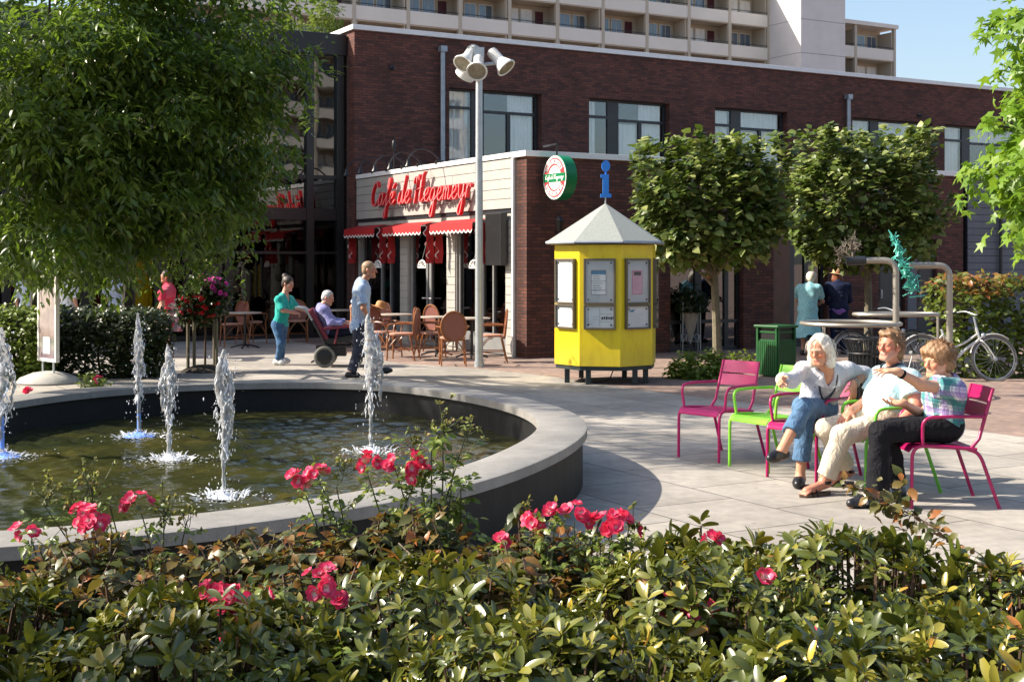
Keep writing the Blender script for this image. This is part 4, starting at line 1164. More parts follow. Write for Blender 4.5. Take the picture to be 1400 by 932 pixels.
mb = MB(); mb.cbox((0,0,.02),(.34,.07,.26)); cu = tag(mb.build('cushion', mat('pink_cushion',(.55,.02,.10),.8), None, bevel=.03), 'pink red cushion leaning on the far rattan chair by the glass door', 'cushion'); q = G(601,472); cu.location = (q[0],q[1],.83)

# ================================================================ bins, planter, poster stand
m_bing = mat('green_bin_paint', (.012,.085,.022), .4, var=.15)
bb = G(1061,514); bn = thing('litter_bin', 'square dark green litter bin with slotted sides behind the chairs', 'bin', bb, R(38))
mb = MB(); mb.box(-.19,.19,-.19,.19,.03,.76); mb.build('inner_box', m_black_p, bn)
mb = MB()
for k in range(10):
    u = -.19+.042*k
    for s in (-1,1):
        top = .555 if 1 <= k <= 8 else .76
        mb.box(u-.016,u+.016,s*.215-.012,s*.215+.012,.02,top) ; mb.box(s*.215-.012,s*.215+.012,u-.016,u+.016,.02,top)
for z in (.03,.55,.68):
    for s in (-1,1): mb.box(-.215,.215,s*.2-.004,s*.2+.004,z,z+.03); mb.box(s*.2-.004,s*.2+.004,-.19,.19,z,z+.03)
mb.build('slat_side', m_bing, bn)
mb = MB(); mb.box(-.245,.245,-.245,.245,.762,.80); mb.build('lid', m_bing, bn, bevel=.008)
kb = V3(4.22,15.6,0); wbk = thing('wire_basket', 'round black wire litter basket with flared rim behind the seated people', 'bin', kb)
mb = MB()
for k in range(30):
    a = 2*math.pi*k/30; c,s = math.cos(a),math.sin(a)
    mb.tube([(.21*c,.21*s,.05),(.22*c,.22*s,.72),(.275*c,.275*s,.87)],.011,5)
for r_,z in ((.21,.06),(.225,.4),(.225,.70),(.278,.87)): mb.tube([(r_*math.cos(a),r_*math.sin(a),z) for a in np.linspace(0,6.283,31)],.012,5,cap=False)
mb.build('wire_cage', m_black_p, wbk, True)
mb = MB(); mb.lathe([(.001,.06),(.195,.06),(.20,.66),(.19,.66),(.18,.3),(.001,.3)],20); mb.build('liner', m_black_p, wbk, True)
# cone planter
m_cone = mat('grey_fibre_cone', (.34,.32,.28), .7, var=.15, scale=12)
pb = G(944,481); cp = thing('cone_planter', 'pale cone shaped planter with a dark bushy plant in a wire stand', 'planter', pb)
mb = MB(); mb.lathe([(.012,.16),(.21,.90),(.20,.90),(.18,.86),(.001,.86)],20); mb.build('cone', m_cone, cp, True)
mb = MB()
for a in (45,135,225,315):
    c,s = math.cos(R(a)),math.sin(R(a)); mb.tube([(.25*c,.25*s,0),(.24*c,.24*s,1.0)],.009,5)
for z in (.20,.34,.80): mb.tube([(.245*math.cos(a),.245*math.sin(a),z) for a in np.radians([45,135,225,315,405])],.008,5,cap=False)
for a in (45,135,225,315):
    for k in range(5):
        f0,f1 = k/5,(k+1)/5; p0=V3(math.cos(R(a)),math.sin(R(a)),0)*.245; p1=V3(math.cos(R(a+90)),math.sin(R(a+90)),0)*.245
        mb.tube([p0+(p1-p0)*f0+V3(0,0,.20+.14*(k%2)),p0+(p1-p0)*f1+V3(0,0,.20+.14*((k+1)%2))],.006,4)
mb.build('wire_stand', m_galv, cp, True)
# poster stand
ps = thing('poster_stand', 'narrow white framed poster stand on a grey stone foot before the dark hedge', 'poster stand', G(66,524), R(-46))
mb = MB(); mb.lathe([(.001,0),(.43,0),(.45,.03),(.40,.09),(.22,.16),(.08,.18),(.001,.18)],26); ft = mb.build('foot', mat('stone_foot',(.42,.40,.37),.8,var=.2,bump=.4,bscale=30), ps, True)
mb = MB()
for x in (-.18,.18): mb.tube([(x,0,.12),(x,0,.34)],.016,8)
mb.build('post', m_galv, ps, True)
mb = MB(); W,z0,z1 = .31,.32,1.60
mb.box(-W,W,-.03,.03,z1-.05,z1); mb.box(-W,W,-.03,.03,z0,z0+.05); mb.box(-W,-W+.05,-.03,.03,z0+.05,z1-.05); mb.box(W-.05,W,-.03,.03,z0+.05,z1-.05); mb.build('frame', mat('alu_frame',(.62,.60,.57),.4), ps, bevel=.006)
t = NT('faded_poster'); sx = t.n('ShaderNodeSeparateXYZ'); t.l(t.coord(), sx.inputs[0])
col = t.ramp(sx.outputs[2], [(.40,(.16,.10,.14)),(.55,(.26,.26,.24)),(.62,(.10,.13,.10)),(.70,(.24,.17,.15)),(.85,(.34,.28,.27))])
t.base(t.mix(.35, col, t.ramp(t.noise(7,3), [(.35,(.08,.08,.09)),(.65,(.38,.32,.29))]))); t.set(Roughness=.3)
mb = MB(); mb.box(-W+.05,W-.05,-.02,.02,z0+.05,z1-.05); po = mb.build('poster', t.m, ps)
mb = MB(); mb.box(-.12,.10,-.0235,-.0205,z0+.12,z0+.36); mb.build('white_block', m_paper, po)

# ================================================================ steel sculpture with rings
m_sst = mat('satin_steel', (.36,.33,.28), .45, .6, var=.12)
SY = 17.5; sk = SY/F
def sx_(px): return (px-700)*sk
def sz_(py): return EYE-(py-HZ)*sk
st = thing('pipe_sculpture', 'bent steel pipe sculpture with horizontal rings behind the seated people', 'sculpture', (sx_(1225),SY,0))
ox = sx_(1225)
mb = MB(); mb.tube(rounded([(0,0,0),(0,0,sz_(356)),(sx_(1168)-ox,.1,sz_(356))],.16,6),.043,12); mb.build('pipe', m_sst, st, True)
mb = MB(); mb.tube([(sx_(1186)-ox,.085,sz_(356)),(sx_(1160)-ox,.10,sz_(357))],.06,12); mb.build('collar', m_anth, st, True)
mb = MB(); mb.tube(rounded([(sx_(1305)-ox,.2,0),(sx_(1305)-ox,.2,sz_(363)),(sx_(1250)-ox,.2,sz_(363))],.16,6),.043,12); mb.build('pipe', m_sst, st, True)
mb = MB(); rc = V3(sx_(1163)-ox,0,sz_(442)); rr = 66*sk; mb.tube([rc+V3(rr*math.cos(a),rr*math.sin(a),0) for a in np.linspace(0,6.283,49)],.026,8,cap=False); mb.build('ring', m_sst, st, True)
mb = MB(); rc2 = V3(sx_(1252)-ox,.9,sz_(433)); rr2 = 60*sk; mb.tube([rc2+V3(rr2*math.cos(a),rr2*.6*math.sin(a),0) for a in np.linspace(0,6.283,49)],.026,8,cap=False); mb.build('ring', m_sst, st, True)
for px,dy,py,rr_ in ((1118,-.3,442,.014),(1142,.6,442,.014),(1205,-.3,442,.014),(1240,.5,433,.018),(1312,.9,434,.018)):
    mb = MB(); mb.tube([(sx_(px)-ox,dy,0),(sx_(px)-ox,dy,sz_(py))],rr_,6); mb.build('support', m_sst, st, True)
r = np.random.default_rng(5)
m_turq = mat('turquoise_paint', (.10,.50,.40), .45, var=.3, scale=20)
tq = thing('stick_bundle', 'turquoise bundle of jagged sticks hung on the steel pipe', 'ornament', (sx_(1247),SY+.15,sz_(362)))
ax0 = V3(-.22,0,.42); ax1 = V3(.10,0,-.42); mb = MB()
for k in range(75):
    f = r.random()**.8*.95+.05; c = ax0+(ax1-ax0)*f+r.normal(size=3)*.045*f
    d = nrm(nrm(ax0-ax1)*(.8 if f<.5 else .1)+r.normal(size=3)*(.4+.5*f)); l = r.uniform(.10,.24)
    mb.tube([c-d*l*.5, c+d*l*.5],[.016,.011],4,flat=.6)
for k in range(3): mb.tube([ax0+(ax1-ax0)*.35, ax0+V3(-.05+.1*k,.03*k,.05-.14*k)],[.02,.006],4)
mb.tube([(0,-.02,.02),ax0+(ax1-ax0)*.5],.02,5)
mb.build('sticks', m_turq, tq)
m_twig = mat('grey_twigs', (.16,.13,.10), .8, var=.3)
tw = thing('twig_nest', 'ragged brown twig bundle standing on the left end of the steel pipe', 'ornament', (sx_(1168),SY+.1,sz_(354))); mb = MB()
def twig(mb, p, d, l, r0, depth):
    q = p+d*l; mb.tube([p, (p+q)/2+r.normal(size=3)*l*.08, q],[r0,r0*.8,r0*.55],4)
    if depth:
        for _ in range(3): twig(mb, p+d*l*r.uniform(.4,1), nrm(d+r.normal(size=3)*.65), l*r.uniform(.5,.75), r0*.62, depth-1)
for d0 in ((-.2,.1,1),(.05,0,1),(-.9,0,.35),(-.6,.3,.6),(-1,-.2,.15),(.25,.1,.9)): twig(mb, V3(.0,0,0), nrm(V3(*d0)), .20, .016, 3)
mb.build('twigs', m_twig, tw)

# ================================================================ bicycles
def bicycle(loc, rz, label, m_fr, tilt=0):
    o = thing('bicycle', label, 'bicycle', loc, rz); o.rotation_euler = (tilt,0,rz)
    WB = 1.08; WR = .335
    for x,nm in ((0,'wheel'),(WB,'wheel')):
        mb = MB(); mb.tube([(x+WR*math.cos(a),0,WR+WR*math.sin(a)) for a in np.linspace(0,6.283,45)],.019,8,cap=False)
        wh = mb.build(nm, mat_tyre, o, True)
        mb = MB(); mb.tube([(x+(WR-.03)*math.cos(a),0,WR+(WR-.03)*math.sin(a)) for a in np.linspace(0,6.283,45)],.011,6,cap=False)
        for k in range(20):
            a = k*math.pi/10; mb.tube([(x+.025*math.cos(a+.6),.02*(-1)**k,WR+.025*math.sin(a+.6)),(x+(WR-.03)*math.cos(a),0,WR+(WR-.03)*math.sin(a))],.0018,3)
        mb.tube([(x,-.05,WR),(x,.05,WR)],.035,10); mb.build('rim', m_galv, wh, True)
    mb = MB()
    bbk = V3(.45,0,.28); seat = V3(.30,0,.78); head = V3(.83,0,.80); headb = V3(.87,0,.62)
    mb.tube([bbk,seat],.018,8); mb.tube(catmull([bbk+V3(.02,0,.02),V3(.66,0,.48),headb],6),.024,8); mb.tube(catmull([bbk*.6+seat*.4,V3(.62,0,.56),(head+headb)/2],6),.017,8); mb.tube([head,headb],.023,8)
    for s in (-.05,.05): mb.tube([V3(0,s,WR),bbk+V3(0,s*.6,0)],.010,6); mb.tube([V3(0,s,WR),seat*.85+bbk*.15+V3(0,s*.4,0)],.010,6)
    mb.build('frame', m_fr, o, True)
    mb = MB()
    for s in (-.055,.055): mb.tube(catmull([headb,headb+V3(.03,s,-.03),V3(.98,s,.5),V3(WB,s,WR)],4),.012,6)
    mb.build('fork', m_fr, o, True)
    mb = MB(); mb.tube([head,head+V3(-.03,0,.17)],.015,8); c_ = head+V3(-.03,0,.19)
    mb.tube(catmull([c_+V3(-.2,-.28,.05),c_+V3(-.06,-.2,.07),c_+V3(.04,-.06,.01),c_+V3(.04,.06,.01),c_+V3(-.06,.2,.07),c_+V3(-.2,.28,.05)],5),.011,8); mb.build('handlebar', m_galv, o, True)
    mb = MB()
    for s in (-.28,.28): mb.tube([c_+V3(-.10,s*.9,.065),c_+V3(-.22,s,.05)],.017,8)
    mb.build('grip', m_black_p, o, True)
    mb = MB(); mb.tube([seat,seat+V3(-.02,0,.10)],.012,6); mb.sphere(seat+V3(-.03,0,.13),(.13,.075,.035),12,6); mb.sphere(seat+V3(-.11,0,.14),(.07,.10,.035),12,6); mb.build('saddle', m_black_p, o, True)
    mb = MB()
    for x,a0,a1 in ((0,.3,3.3),(WB,.9,2.9)): mb.tube([(x+(WR+.035)*math.cos(a),0,WR+(WR+.035)*math.sin(a)) for a in np.linspace(a0,a1,14)],.028,6,flat=.5)
    mb.build('mudguard', m_fr, o, True)
    mb = MB(); mb.sphere((.93,0,.68),(.04,.04,.045),10,6); mb.build('headlight', m_galv, o, True)
    mb = MB(); mb.tube([(-.25,-.07,.70),(.2,-.07,.70)],.007,5); mb.tube([(-.25,.07,.70),(.2,.07,.70)],.007,5); mb.tube([(-.25,-.07,.7),(-.25,.07,.7)],.007,5); mb.tube([(0,.06,WR),(-.1,.07,.70)],.007,5); mb.tube([(0,-.06,WR),(-.1,-.07,.70)],.007,5); mb.build('carrier', m_black_p, o, True)
    mb = MB(); mb.lathe([(.09,-.006),(.09,.006)],20,bbk+V3(0,.045,0),Matrix.Rotation(R(90),3,'X')); mb.tube([bbk+V3(0,.06,0),bbk+V3(.12,.06,-.12)],.009,5); mb.tube([bbk-V3(0,.06,0),bbk+V3(-.12,-.06,.12)],.009,5); mb.cbox(bbk+V3(.12,.11,-.12),(.09,.09,.02)); mb.cbox(bbk+V3(-.12,-.11,.12),(.09,.09,.02)); mb.build('crank', m_black_p, o)
    return o
mat_tyre = mat('grey_tyre', (.14,.14,.13), .7, var=.15)
m_bikes = mat('silver_paint', (.58,.58,.56), .3, .3, var=.06)
wp = G(1361,521); bicycle((wp[0]-1.08,wp[1]-.02,0),R(1.5),'silver city bicycle leaning against the right hedge',m_bikes,R(-7))
bicycle((5.35,20.7,0),R(15),'dark bicycle half hidden behind the steel sculpture',m_black_p,R(-4))
# ================================================================ people
t = NT('skin'); a = t.n('ShaderNodeAttribute', attribute_name='Col').outputs['Color']
t.base(t.mix(.5, a, t.ramp(t.noise(55,4), [(.3,(.82,.78,.76)),(.7,(1.1,1.08,1.06))]), 'MULTIPLY')); t.set(Roughness=.48)
t.b.inputs['Subsurface Weight'].default_value = .12; t.b.inputs['Subsurface Radius'].default_value = (.6,.25,.12); t.b.inputs['Subsurface Scale'].default_value = .02
t.bump(t.noise(160,3), .25, .002); m_skin = t.m
def clothmat(name, c, var=.14, sheen=.15, rough=.85, fine=260):
    t = NT(name); f = t.noise(16,5,.65)
    t.base(t.ramp(f,[(.3,tuple(q*(1-var) for q in c)),(.7,tuple(min(1,q*(1+var)) for q in c))])); t.set(Roughness=rough); t.b.inputs['Specular IOR Level'].default_value = .2
    
    t.b.inputs['Sheen Weight'].default_value = sheen if max(c) > .1 else 0
    mp = t.n('ShaderNodeMapping'); mp.inputs['Scale'].default_value = (1,1,.55); t.l(t.coord(), mp.inputs[0])
    x = t.t.nodes.new('ShaderNodeTexNoise'); x.inputs['Scale'].default_value = 17; x.inputs['Detail'].default_value = 3; x.inputs['Distortion'].default_value = 1.6; t.l(mp.outputs[0], x.inputs['Vector'])
    t.bump(t.math('ADD', x.outputs['Fac'], t.math('MULTIPLY', t.noise(fine,2), .05)), .55, .035); return t.m
def hairmat(name, c1, c2, sc_=40):
    t = NT(name); mp = t.n('ShaderNodeMapping'); mp.inputs['Scale'].default_value = (1,1,.25); t.l(t.coord(), mp.inputs[0])
    f = t.noise(sc_*3,4,.7,mp.outputs[0]); t.base(t.ramp(f,[(.3,c1),(.7,c2)])); t.set(Roughness=.5); t.bump(f,.6,.006); return t.m

def spine(J):
    up = nrm(J['neck']-J['pel']); l = J['shL']-J['shR']; l = nrm(l-up*np.dot(l,up)); fw = np.cross(l,up)
    hl = nrm(J['hipL']-J['hipR']); hu = nrm(up-hl*np.dot(up,hl)); hf = np.cross(hl,hu)
    return up,l,fw,hl,hu,hf
def torso(S, J, o=0, P={}, cut=None, lower=True):
    up,l,fw,hl,hu,hf = spine(J); w = P.get('w',1); b = P.get('belly',0); s = P.get('s',1)
    H = np.linalg.norm(J['neck']-J['pel']); k = .05
    if lower: S.ell(J['pel']+hu*.0,(.158*w*s+o,.118*w*s+o,.125*s+o),(hl,hf,hu),k,cut)
    m = J['pel']*.62+J['neck']*.38+fw*.01
    S.ell(m,(.138*w*s+o,.108*w*s+o,.36*H+o),(l,fw,up),k,cut)
    if b: S.ell(J['pel']*.70+J['neck']*.30+fw*(.045+b*.5),(.15*w*s+o,(.11+b*.6)*s+o,.17*s+o),(l,fw,up),.06,cut)
    c = J['pel']*.30+J['neck']*.70
    S.ell(c,(.155*w*s+o,.112*w*s+o,.34*H+o),(l,fw,up),k,cut)
    if P.get('bust'): 
        for q in (-1,1): S.ell(c+fw*.085+l*.07*q-up*.03,(.066+o,.06+o,.07+o),(l,fw,up),.04,cut)
    for sh in ('shL','shR'):
        S.cap(J[sh],J['neck']-up*.04,.052*s+o,.06*s+o,.04,cut)
        S.cap(J[sh],c+nrm(J[sh]-c)*.06,.05*s+o,.08*s+o,.05,cut)
    S.cap(J['neck']-up*.05,J['neck']+up*.0,.075*s+o,.055*s+o,.04,cut)
def limb(S, a, b, c, ra, rb, rc, o=0, t=2.0, flare=0, k=.03, bulge=0, cut0=None):
    """two-segment limb; t in 0..2 says where a sleeve or trouser leg ends"""
    if t <= 1:
        e = a+(b-a)*t; d = nrm(b-a); r = ra+(rb-ra)*t
        S.cap(a,e+d*.08,ra+o,r+o+flare,k,[(e,d)])
    else:
        S.cap(a,b,ra+o,rb+o,k)
        u = t-1; e = b+(c-b)*u; d = nrm(c-b); r = rb*.97+(rc-rb*.97)*u
        if u < 1: S.cap(b,e+d*.06,rb*.97+o,r+o+flare,k,[(e,d)])
        else: S.cap(b,c,rb*.97+o,rc+o+flare,k)
        if bulge: S.ell(b+(c-b)*.3+bulge,(rb*.8+o,rb*.8+o,.11),None,.04,[(e,d)] if u<1 else None)
ARM = (.047,.039,.026); LEG = (.083,.057,.036)
def rot(v, ax, a):
    ax = nrm(ax); return v*math.cos(a)+np.cross(ax,v)*math.sin(a)+ax*np.dot(ax,v)*(1-math.cos(a))
def hand(S, wr, d, n, s, curl=(.5,.55,.6,.65), sc_=1.0, spread=.10, thumb=1.0):
    d = nrm(d); n = nrm(n-d*np.dot(n,d)); tv = np.cross(n,d)*s
    S.ell(wr+d*.048*sc_,(.040*sc_,.052*sc_,.0165*sc_),(tv,d,n),.012)
    S.cap(wr-d*.02,wr+d*.02*sc_,.027*sc_,.026*sc_,.015)
    for i in range(4):
        off = (.030-.0205*i)*sc_; L = (.92,1.02,.96,.76)[i]*sc_
        p = wr+d*(.088-.004*abs(i-1.2))*sc_+tv*off
        S.cap(wr+d*.03*sc_+tv*off*.7,p,.0115*sc_,.0105*sc_,.008)
        dd = rot(d, n, -s*spread*(1.4-i)*(-1)) if spread else d
        for j,(ln,rr) in enumerate(((.043,.0098),(.027,.0088),(.021,.0080))):
            dd = nrm(rot(dd, np.cross(dd,n), curl[i]*(.7,1.0,.7)[j]))
            q = p+dd*ln*L; S.cap(p,q,rr*sc_,(rr-.0009)*sc_,.0035); p = q
    p = wr+d*.026*sc_+tv*.028*sc_; dd = nrm(d*.62+tv*.70*thumb+n*.35)
    S.cap(wr+d*.012*sc_+tv*.008,p,.017*sc_,.0145*sc_,.012)
    for ln,rr in ((.038,.0125),(.030,.0105)):
        q = p+dd*ln*sc_; S.cap(p,q,rr*sc_,(rr-.0015)*sc_,.004); p = q; dd = nrm(dd+d*.35+n*.2)
def head(S, J, P={}):
    c = J['head']; f = nrm(J['f']); u = J.get('u',V3(0,0,1)); u = nrm(u-f*np.dot(u,f)); r = np.cross(f,u)
    s = P.get('hs',1.0)
    def q(x,y,z): return c+(r*x+f*y+u*z)*s
    A = (r,f,u)
    S.ell(q(0,-.012,.032),np.array((.074,.094,.088))*s,A,.02)
    S.ell(q(0,.026,-.034),np.array((.058,.060,.082))*s,A,.025)
    S.cap(q(-.018,.066,-.098),q(.018,.066,-.098),.020*s,None,.02)
    for g in (-1,1):
        S.cap(q(.055*g,.0,-.05),q(.022*g,.062,-.092),.020*s,.018*s,.025)       # jaw
        S.ell(q(.040*g,.062,-.022),np.array((.024,.022,.020))*s,A,.02)         # cheek
        S.cap(q(.010*g,.092,.024),q(.046*g,.076,.022),.0095*s,.008*s,.012)     # brow ridge
        S.ell(q(.030*g,.094,.004),np.array((.017,.014,.011))*s,A,.010,sub=True)
        S.ell(q(.030*g,.077,.003),np.array((.0135,.0135,.0125))*s,A,.002)
        S.cap(q(.018*g,.0865,.010),q(.044*g,.078,.009),.0035*s,None,.004)      # lid
        S.ell(q(.077*g,-.008,-.006),np.array((.012,.022,.032))*s,A,.006)       # ear
        S.ell(q(.0115*g,.100,-.031),np.array((.009,.010,.008))*s,A,.006)       # nostril wing
    S.cap(q(0,.089,.016),q(0,.110,-.026),.0085*s,.0125*s,.010)
    S.cap(q(-.021,.082,-.061),q(.021,.082,-.061),.0075*s,None,.006)
    S.cap(q(-.017,.082,-.073),q(.017,.082,-.073),.0085*s,None,.006)
    S.cap(q(-.024,.093,-.0665),q(.024,.093,-.0665),.0032*s,None,.003,sub=True)
    S.cap(J['neck']-u*.02,q(0,-.018,-.055),.056*s,.052*s,.03)
    return q,A
def skin_col(base, q, P={}):
    red = P.get('flush',(1.15,.72,.66)); s = P.get('hs',1.0); brow = P.get('brow',(.25,.18,.12))
    def fn(V):
        c = np.tile(np.array([*base,1.0]),(len(V),1))
        def paint(p, rad, col, mul=False, sq=None):
            d = np.linalg.norm(V-p,axis=1)/rad; w_ = np.clip(1.6-1.6*d,0,1)[:,None]
            tgt = c[:,:3]*np.array(col) if mul else np.array(col)
            c[:,:3] = c[:,:3]*(1-w_)+tgt*w_
        for g in (-1,1):
            paint(q(.042*g,.07,-.026),.035*s,red,True)
            paint(q(.075*g,-.008,-.006),.03*s,(1.1,.75,.7),True)
            for k in range(5): paint(q((.014+.008*k)*g,.099-.003*k,.026+.002*math.sin(k)),.0085*s,brow)
            for k in range(4): paint(q((.020+.007*k)*g,.092,.0035),.0085*s,(.16,.09,.07))
            paint(q(.030*g,.092,.002),.006*s,(.05,.04,.04))
        paint(q(0,.112,-.028),.022*s,red,True)
        for k in range(7): paint(q((k-3)*.0075,.092,-.067),.0115*s,P.get('lips',(.42,.13,.11)))
        if P.get('beard'):
            for k in range(9):
                a = math.pi*k/8; paint(q(.058*math.cos(a),.045+.035*math.sin(a),-.055-.05*math.sin(a)),.034*s,P['beard'])
        return c
    return fn
def strands(name, q, u_, m, parent, n, L, seed, wave=.02, down=1.0, frontcut=.45, rad=(.080,.100,.094), cz=.03, cx=-.012, out=.6, w=.0022, zmin=-.35):
    r = np.random.default_rng(seed); mb = MB()
    c = q(0,cx,cz); ex = q(1,cx,cz)-c; ey = q(0,1+cx,cz)-c; ez = q(0,cx,1+cz)-c
    k = 0
    while k < n:
        d = nrm(r.normal(size=3))
        if d[1] > frontcut and d[2] < .55: continue
        if d[2] < zmin: continue
        k += 1
        p = c+ex*d[0]*rad[0]+ey*d[1]*rad[1]+ez*d[2]*rad[2]
        o = nrm(ex*d[0]+ey*d[1]+ez*d[2]); v = nrm(o*out+r.normal(size=3)*.5)
        pts = [p-o*.006]; l = L*r.uniform(.6,1.15); ph = r.uniform(0,6.28); side = nrm(np.cross(o,u_)+1e-3)
        for i in range(6):
            v = nrm(v*.8-u_*.28*down+r.normal(size=3)*.10+side*wave*8*math.sin(ph+i*1.6))
            pts.append(pts[-1]+v*l/6)
        mb.tube(pts,[w*1.2]*5+[w*.8,w*.4],3,cap=False)
    return mb.build(name, m, parent, True)
def bounds(J, keys, m=.2):
    pts = np.array([J[k] for k in keys]); return pts.min(0)-m, pts.max(0)+m
def rebase(root, base):
    M_ = Matrix.Translation(Vector([-c for c in base]))
    def rec(o):
        if o.type == 'MESH': o.data.transform(M_)
        for ch in KIDS.get(o.name, []): rec(ch)
    rec(root); root.location = base
def shoe(S, an, to, w=.046, h=.06, o=0):
    d = nrm((to-an)*V3(1,1,.0)); z0 = min(an[2]-.075, to[2]-.02)
    heel = an-d*.045
    S.cap(V3(heel[0],heel[1],an[2]-.035),an+V3(0,0,-.01),w+o,w*.95+o,.03)
    S.cap(V3(heel[0],heel[1],an[2]-.045),to*.55+an*.45+V3(0,0,-.01),w+o,w*1.02+o,.03)
    S.cap(to*.55+an*.45+V3(0,0,-.015),to-d*.03,w*1.02+o,w*.72+o,.03)
def person(label, J, P, group=None):
    """the body: one continuous surface from head to toes"""
    keys = ['pel','neck','head','shL','shR','elL','elR','wrL','wrR','hipL','hipR','knL','knR','anL','anR','toL','toR']
    lo_,hi_ = bounds(J,keys,.2); S = SDF(lo_,hi_,P.get('vox',.0075))
    torso(S,J,-.004,P)
    s = P.get('s',1)
    for q in 'LR':
        limb(S,J['sh'+q],J['el'+q],J['wr'+q],*[x*P.get('aw',1)*s for x in ARM])
        limb(S,J['hip'+q],J['kn'+q],J['an'+q],*[x*P.get('lw',1)*s for x in LEG])
        d = nrm(J['to'+q]-J['an'+q])
        S.cap(J['an'+q]-V3(0,0,.02)-nrm(d*V3(1,1,0))*.035,J['an'+q],.034,.036,.02)
        if P.get('toes'):
            lat = np.cross(V3(0,0,1),nrm(d*V3(1,1,0)))
            S.cap(J['an'+q]-V3(0,0,.025),J['to'+q]-d*.06,.036,.034,.02)
            for k in range(5): S.cap(J['to'+q]-d*.075+lat*(.032-.016*k),J['to'+q]-d*(.010+.006*abs(k-1.5))+lat*(.034-.017*k)+V3(0,0,-.008),.011,.0095,.004)
        else: S.cap(J['an'+q]-V3(0,0,.025),J['to'+q]-d*.03,.034,.028,.02)
        hd = J.get('hd'+q, J['wr'+q]-J['el'+q]); hn = J.get('hn'+q, V3(0,0,-1))
        hand(S,J['wr'+q],hd,hn,1 if q == 'L' else -1,J.get('cu'+q,(.35,.4,.45,.5)),P.get('hsz',.98)*s,J.get('sp'+q,.08),J.get('th'+q,1.0))
    q,A = head(S,J,P)
    o = S.build('person', m_skin, None, 1, skin_col(P.get('skin',(.50,.27,.18)),q,P))
    tag(o,label,'person',group); return o,q,A
def garment(name, J, m, parent, fn, vox=.0085, wr=.009, seed=3, keys=None, fr=(30,62), mg=.24):
    keys = keys or ['pel','neck','shL','shR','elL','elR','wrL','wrR','hipL','hipR','knL','knR','anL','anR']
    lo_,hi_ = bounds(J,keys,mg); S = SDF(lo_,hi_,vox); fn(S)
    if wr: S.warp(sines(seed,fr[0]),wr); S.warp(sines(seed+9,fr[1]),wr*.45)
    return S.build(name, m, parent, 1)
def standing(base, face, H=1.68, lean=.0, sw=.38):
    f = nrm(V3(face[0],face[1],0)); l = np.cross(V3(0,0,1),f); k = H/1.72; b = np.array(base,float)
    def at(x,y,z): return b+l*x*k+f*(y+lean*max(0,z-.85))*k+V3(0,0,z*k)
    J = dict(pel=at(0,0,.93),neck=at(0,-.02,1.43),head=at(0,.03,1.60),f=f,hipL=at(.09,0,.90),hipR=at(-.09,0,.90),knL=at(.09,.02,.49),knR=at(-.09,.02,.49),anL=at(.09,-.02,.085),anR=at(-.09,-.02,.085),toL=at(.10,.17,.03),toR=at(-.10,.17,.03),
        shL=at(sw/2,-.01,1.37),shR=at(-sw/2,-.01,1.37),elL=at(sw/2+.06,-.04,1.08),elR=at(-sw/2-.06,-.04,1.08),wrL=at(sw/2+.06,.06,.84),wrR=at(-sw/2-.06,.06,.84))
    J['at'] = at; return J

# ---------------------------------------------------------------- the white haired woman pointing
def finish(o, J): rebase(o, (float(J['pel'][0]),float(J['pel'][1]),0.0)); return o
J = dict(pel=V3(2.50,10.86,.575), neck=P(1131,505,10.60), head=P(1121,479,10.47), f=nrm(V3(-.62,-.74,-.20)), u=V3(-.1,-.1,1),
 shL=P(1157,507,10.68), shR=P(1099,506,10.68), elR=P(1082,520,10.36), wrR=P(1069,519,10.12), elL=P(1183,510,10.78), wrL=P(1167,526,10.56),
 hipL=V3(2.58,10.80,.56), hipR=V3(2.42,10.94,.56), knR=P(1101,571,10.42), anR=P(1094,650,10.40), toR=P(1090,664,10.22),
 knL=P(1100,556,10.34), anL=P(1069,615,10.13), toL=P(1050,628,9.98))
J['hdR'] = nrm(V3(-.35,-.90,.02)); J['hnR'] = V3(.75,-.3,-.6); J['cuR'] = (.08,.95,1.05,1.1); J['thR'] = .6
J['hdL'] = nrm(V3(-.12,-.30,-.95)); J['hnL'] = nrm(V3(-.5,.6,-.2)); J['cuL'] = (.30,.35,.4,.45)
Pw = dict(vox=.0065, skin=(.56,.28,.17), w=1.05, flush=(1.1,.72,.6), brow=(.45,.36,.28), aw=.95, hs=.95)
o,q,A = person('white haired woman in pale blouse and blue jeans, legs crossed, pointing left', J, Pw)
m_blouse = None
t = NT('pale_blouse'); vor = t.n('ShaderNodeTexVoronoi'); vor.inputs['Scale'].default_value = 26; t.l(t.coord(), vor.inputs[0])
msk = t.math('LESS_THAN', vor.outputs['Distance'], .16); sxy = t.n('ShaderNodeSeparateXYZ'); t.l(t.coord(), sxy.inputs[0])
band_ = t.math('MULTIPLY', t.math('GREATER_THAN', sxy.outputs[2], .70), t.math('LESS_THAN', sxy.outputs[2], .80)); msk = t.math('MULTIPLY', msk, band_)
t.base(t.mix(msk, t.ramp(t.noise(14,4),[(.3,(.46,.47,.52)),(.7,(.58,.585,.62))]), t.ramp(t.noise(9,2),[(.45,(.30,.05,.22)),(.55,(.08,.08,.32))]))); t.set(Roughness=.85); t.b.inputs['Sheen Weight'].default_value = .1; t.bump(t.noise(18,3), .55, .035)
m_blouse = t.m
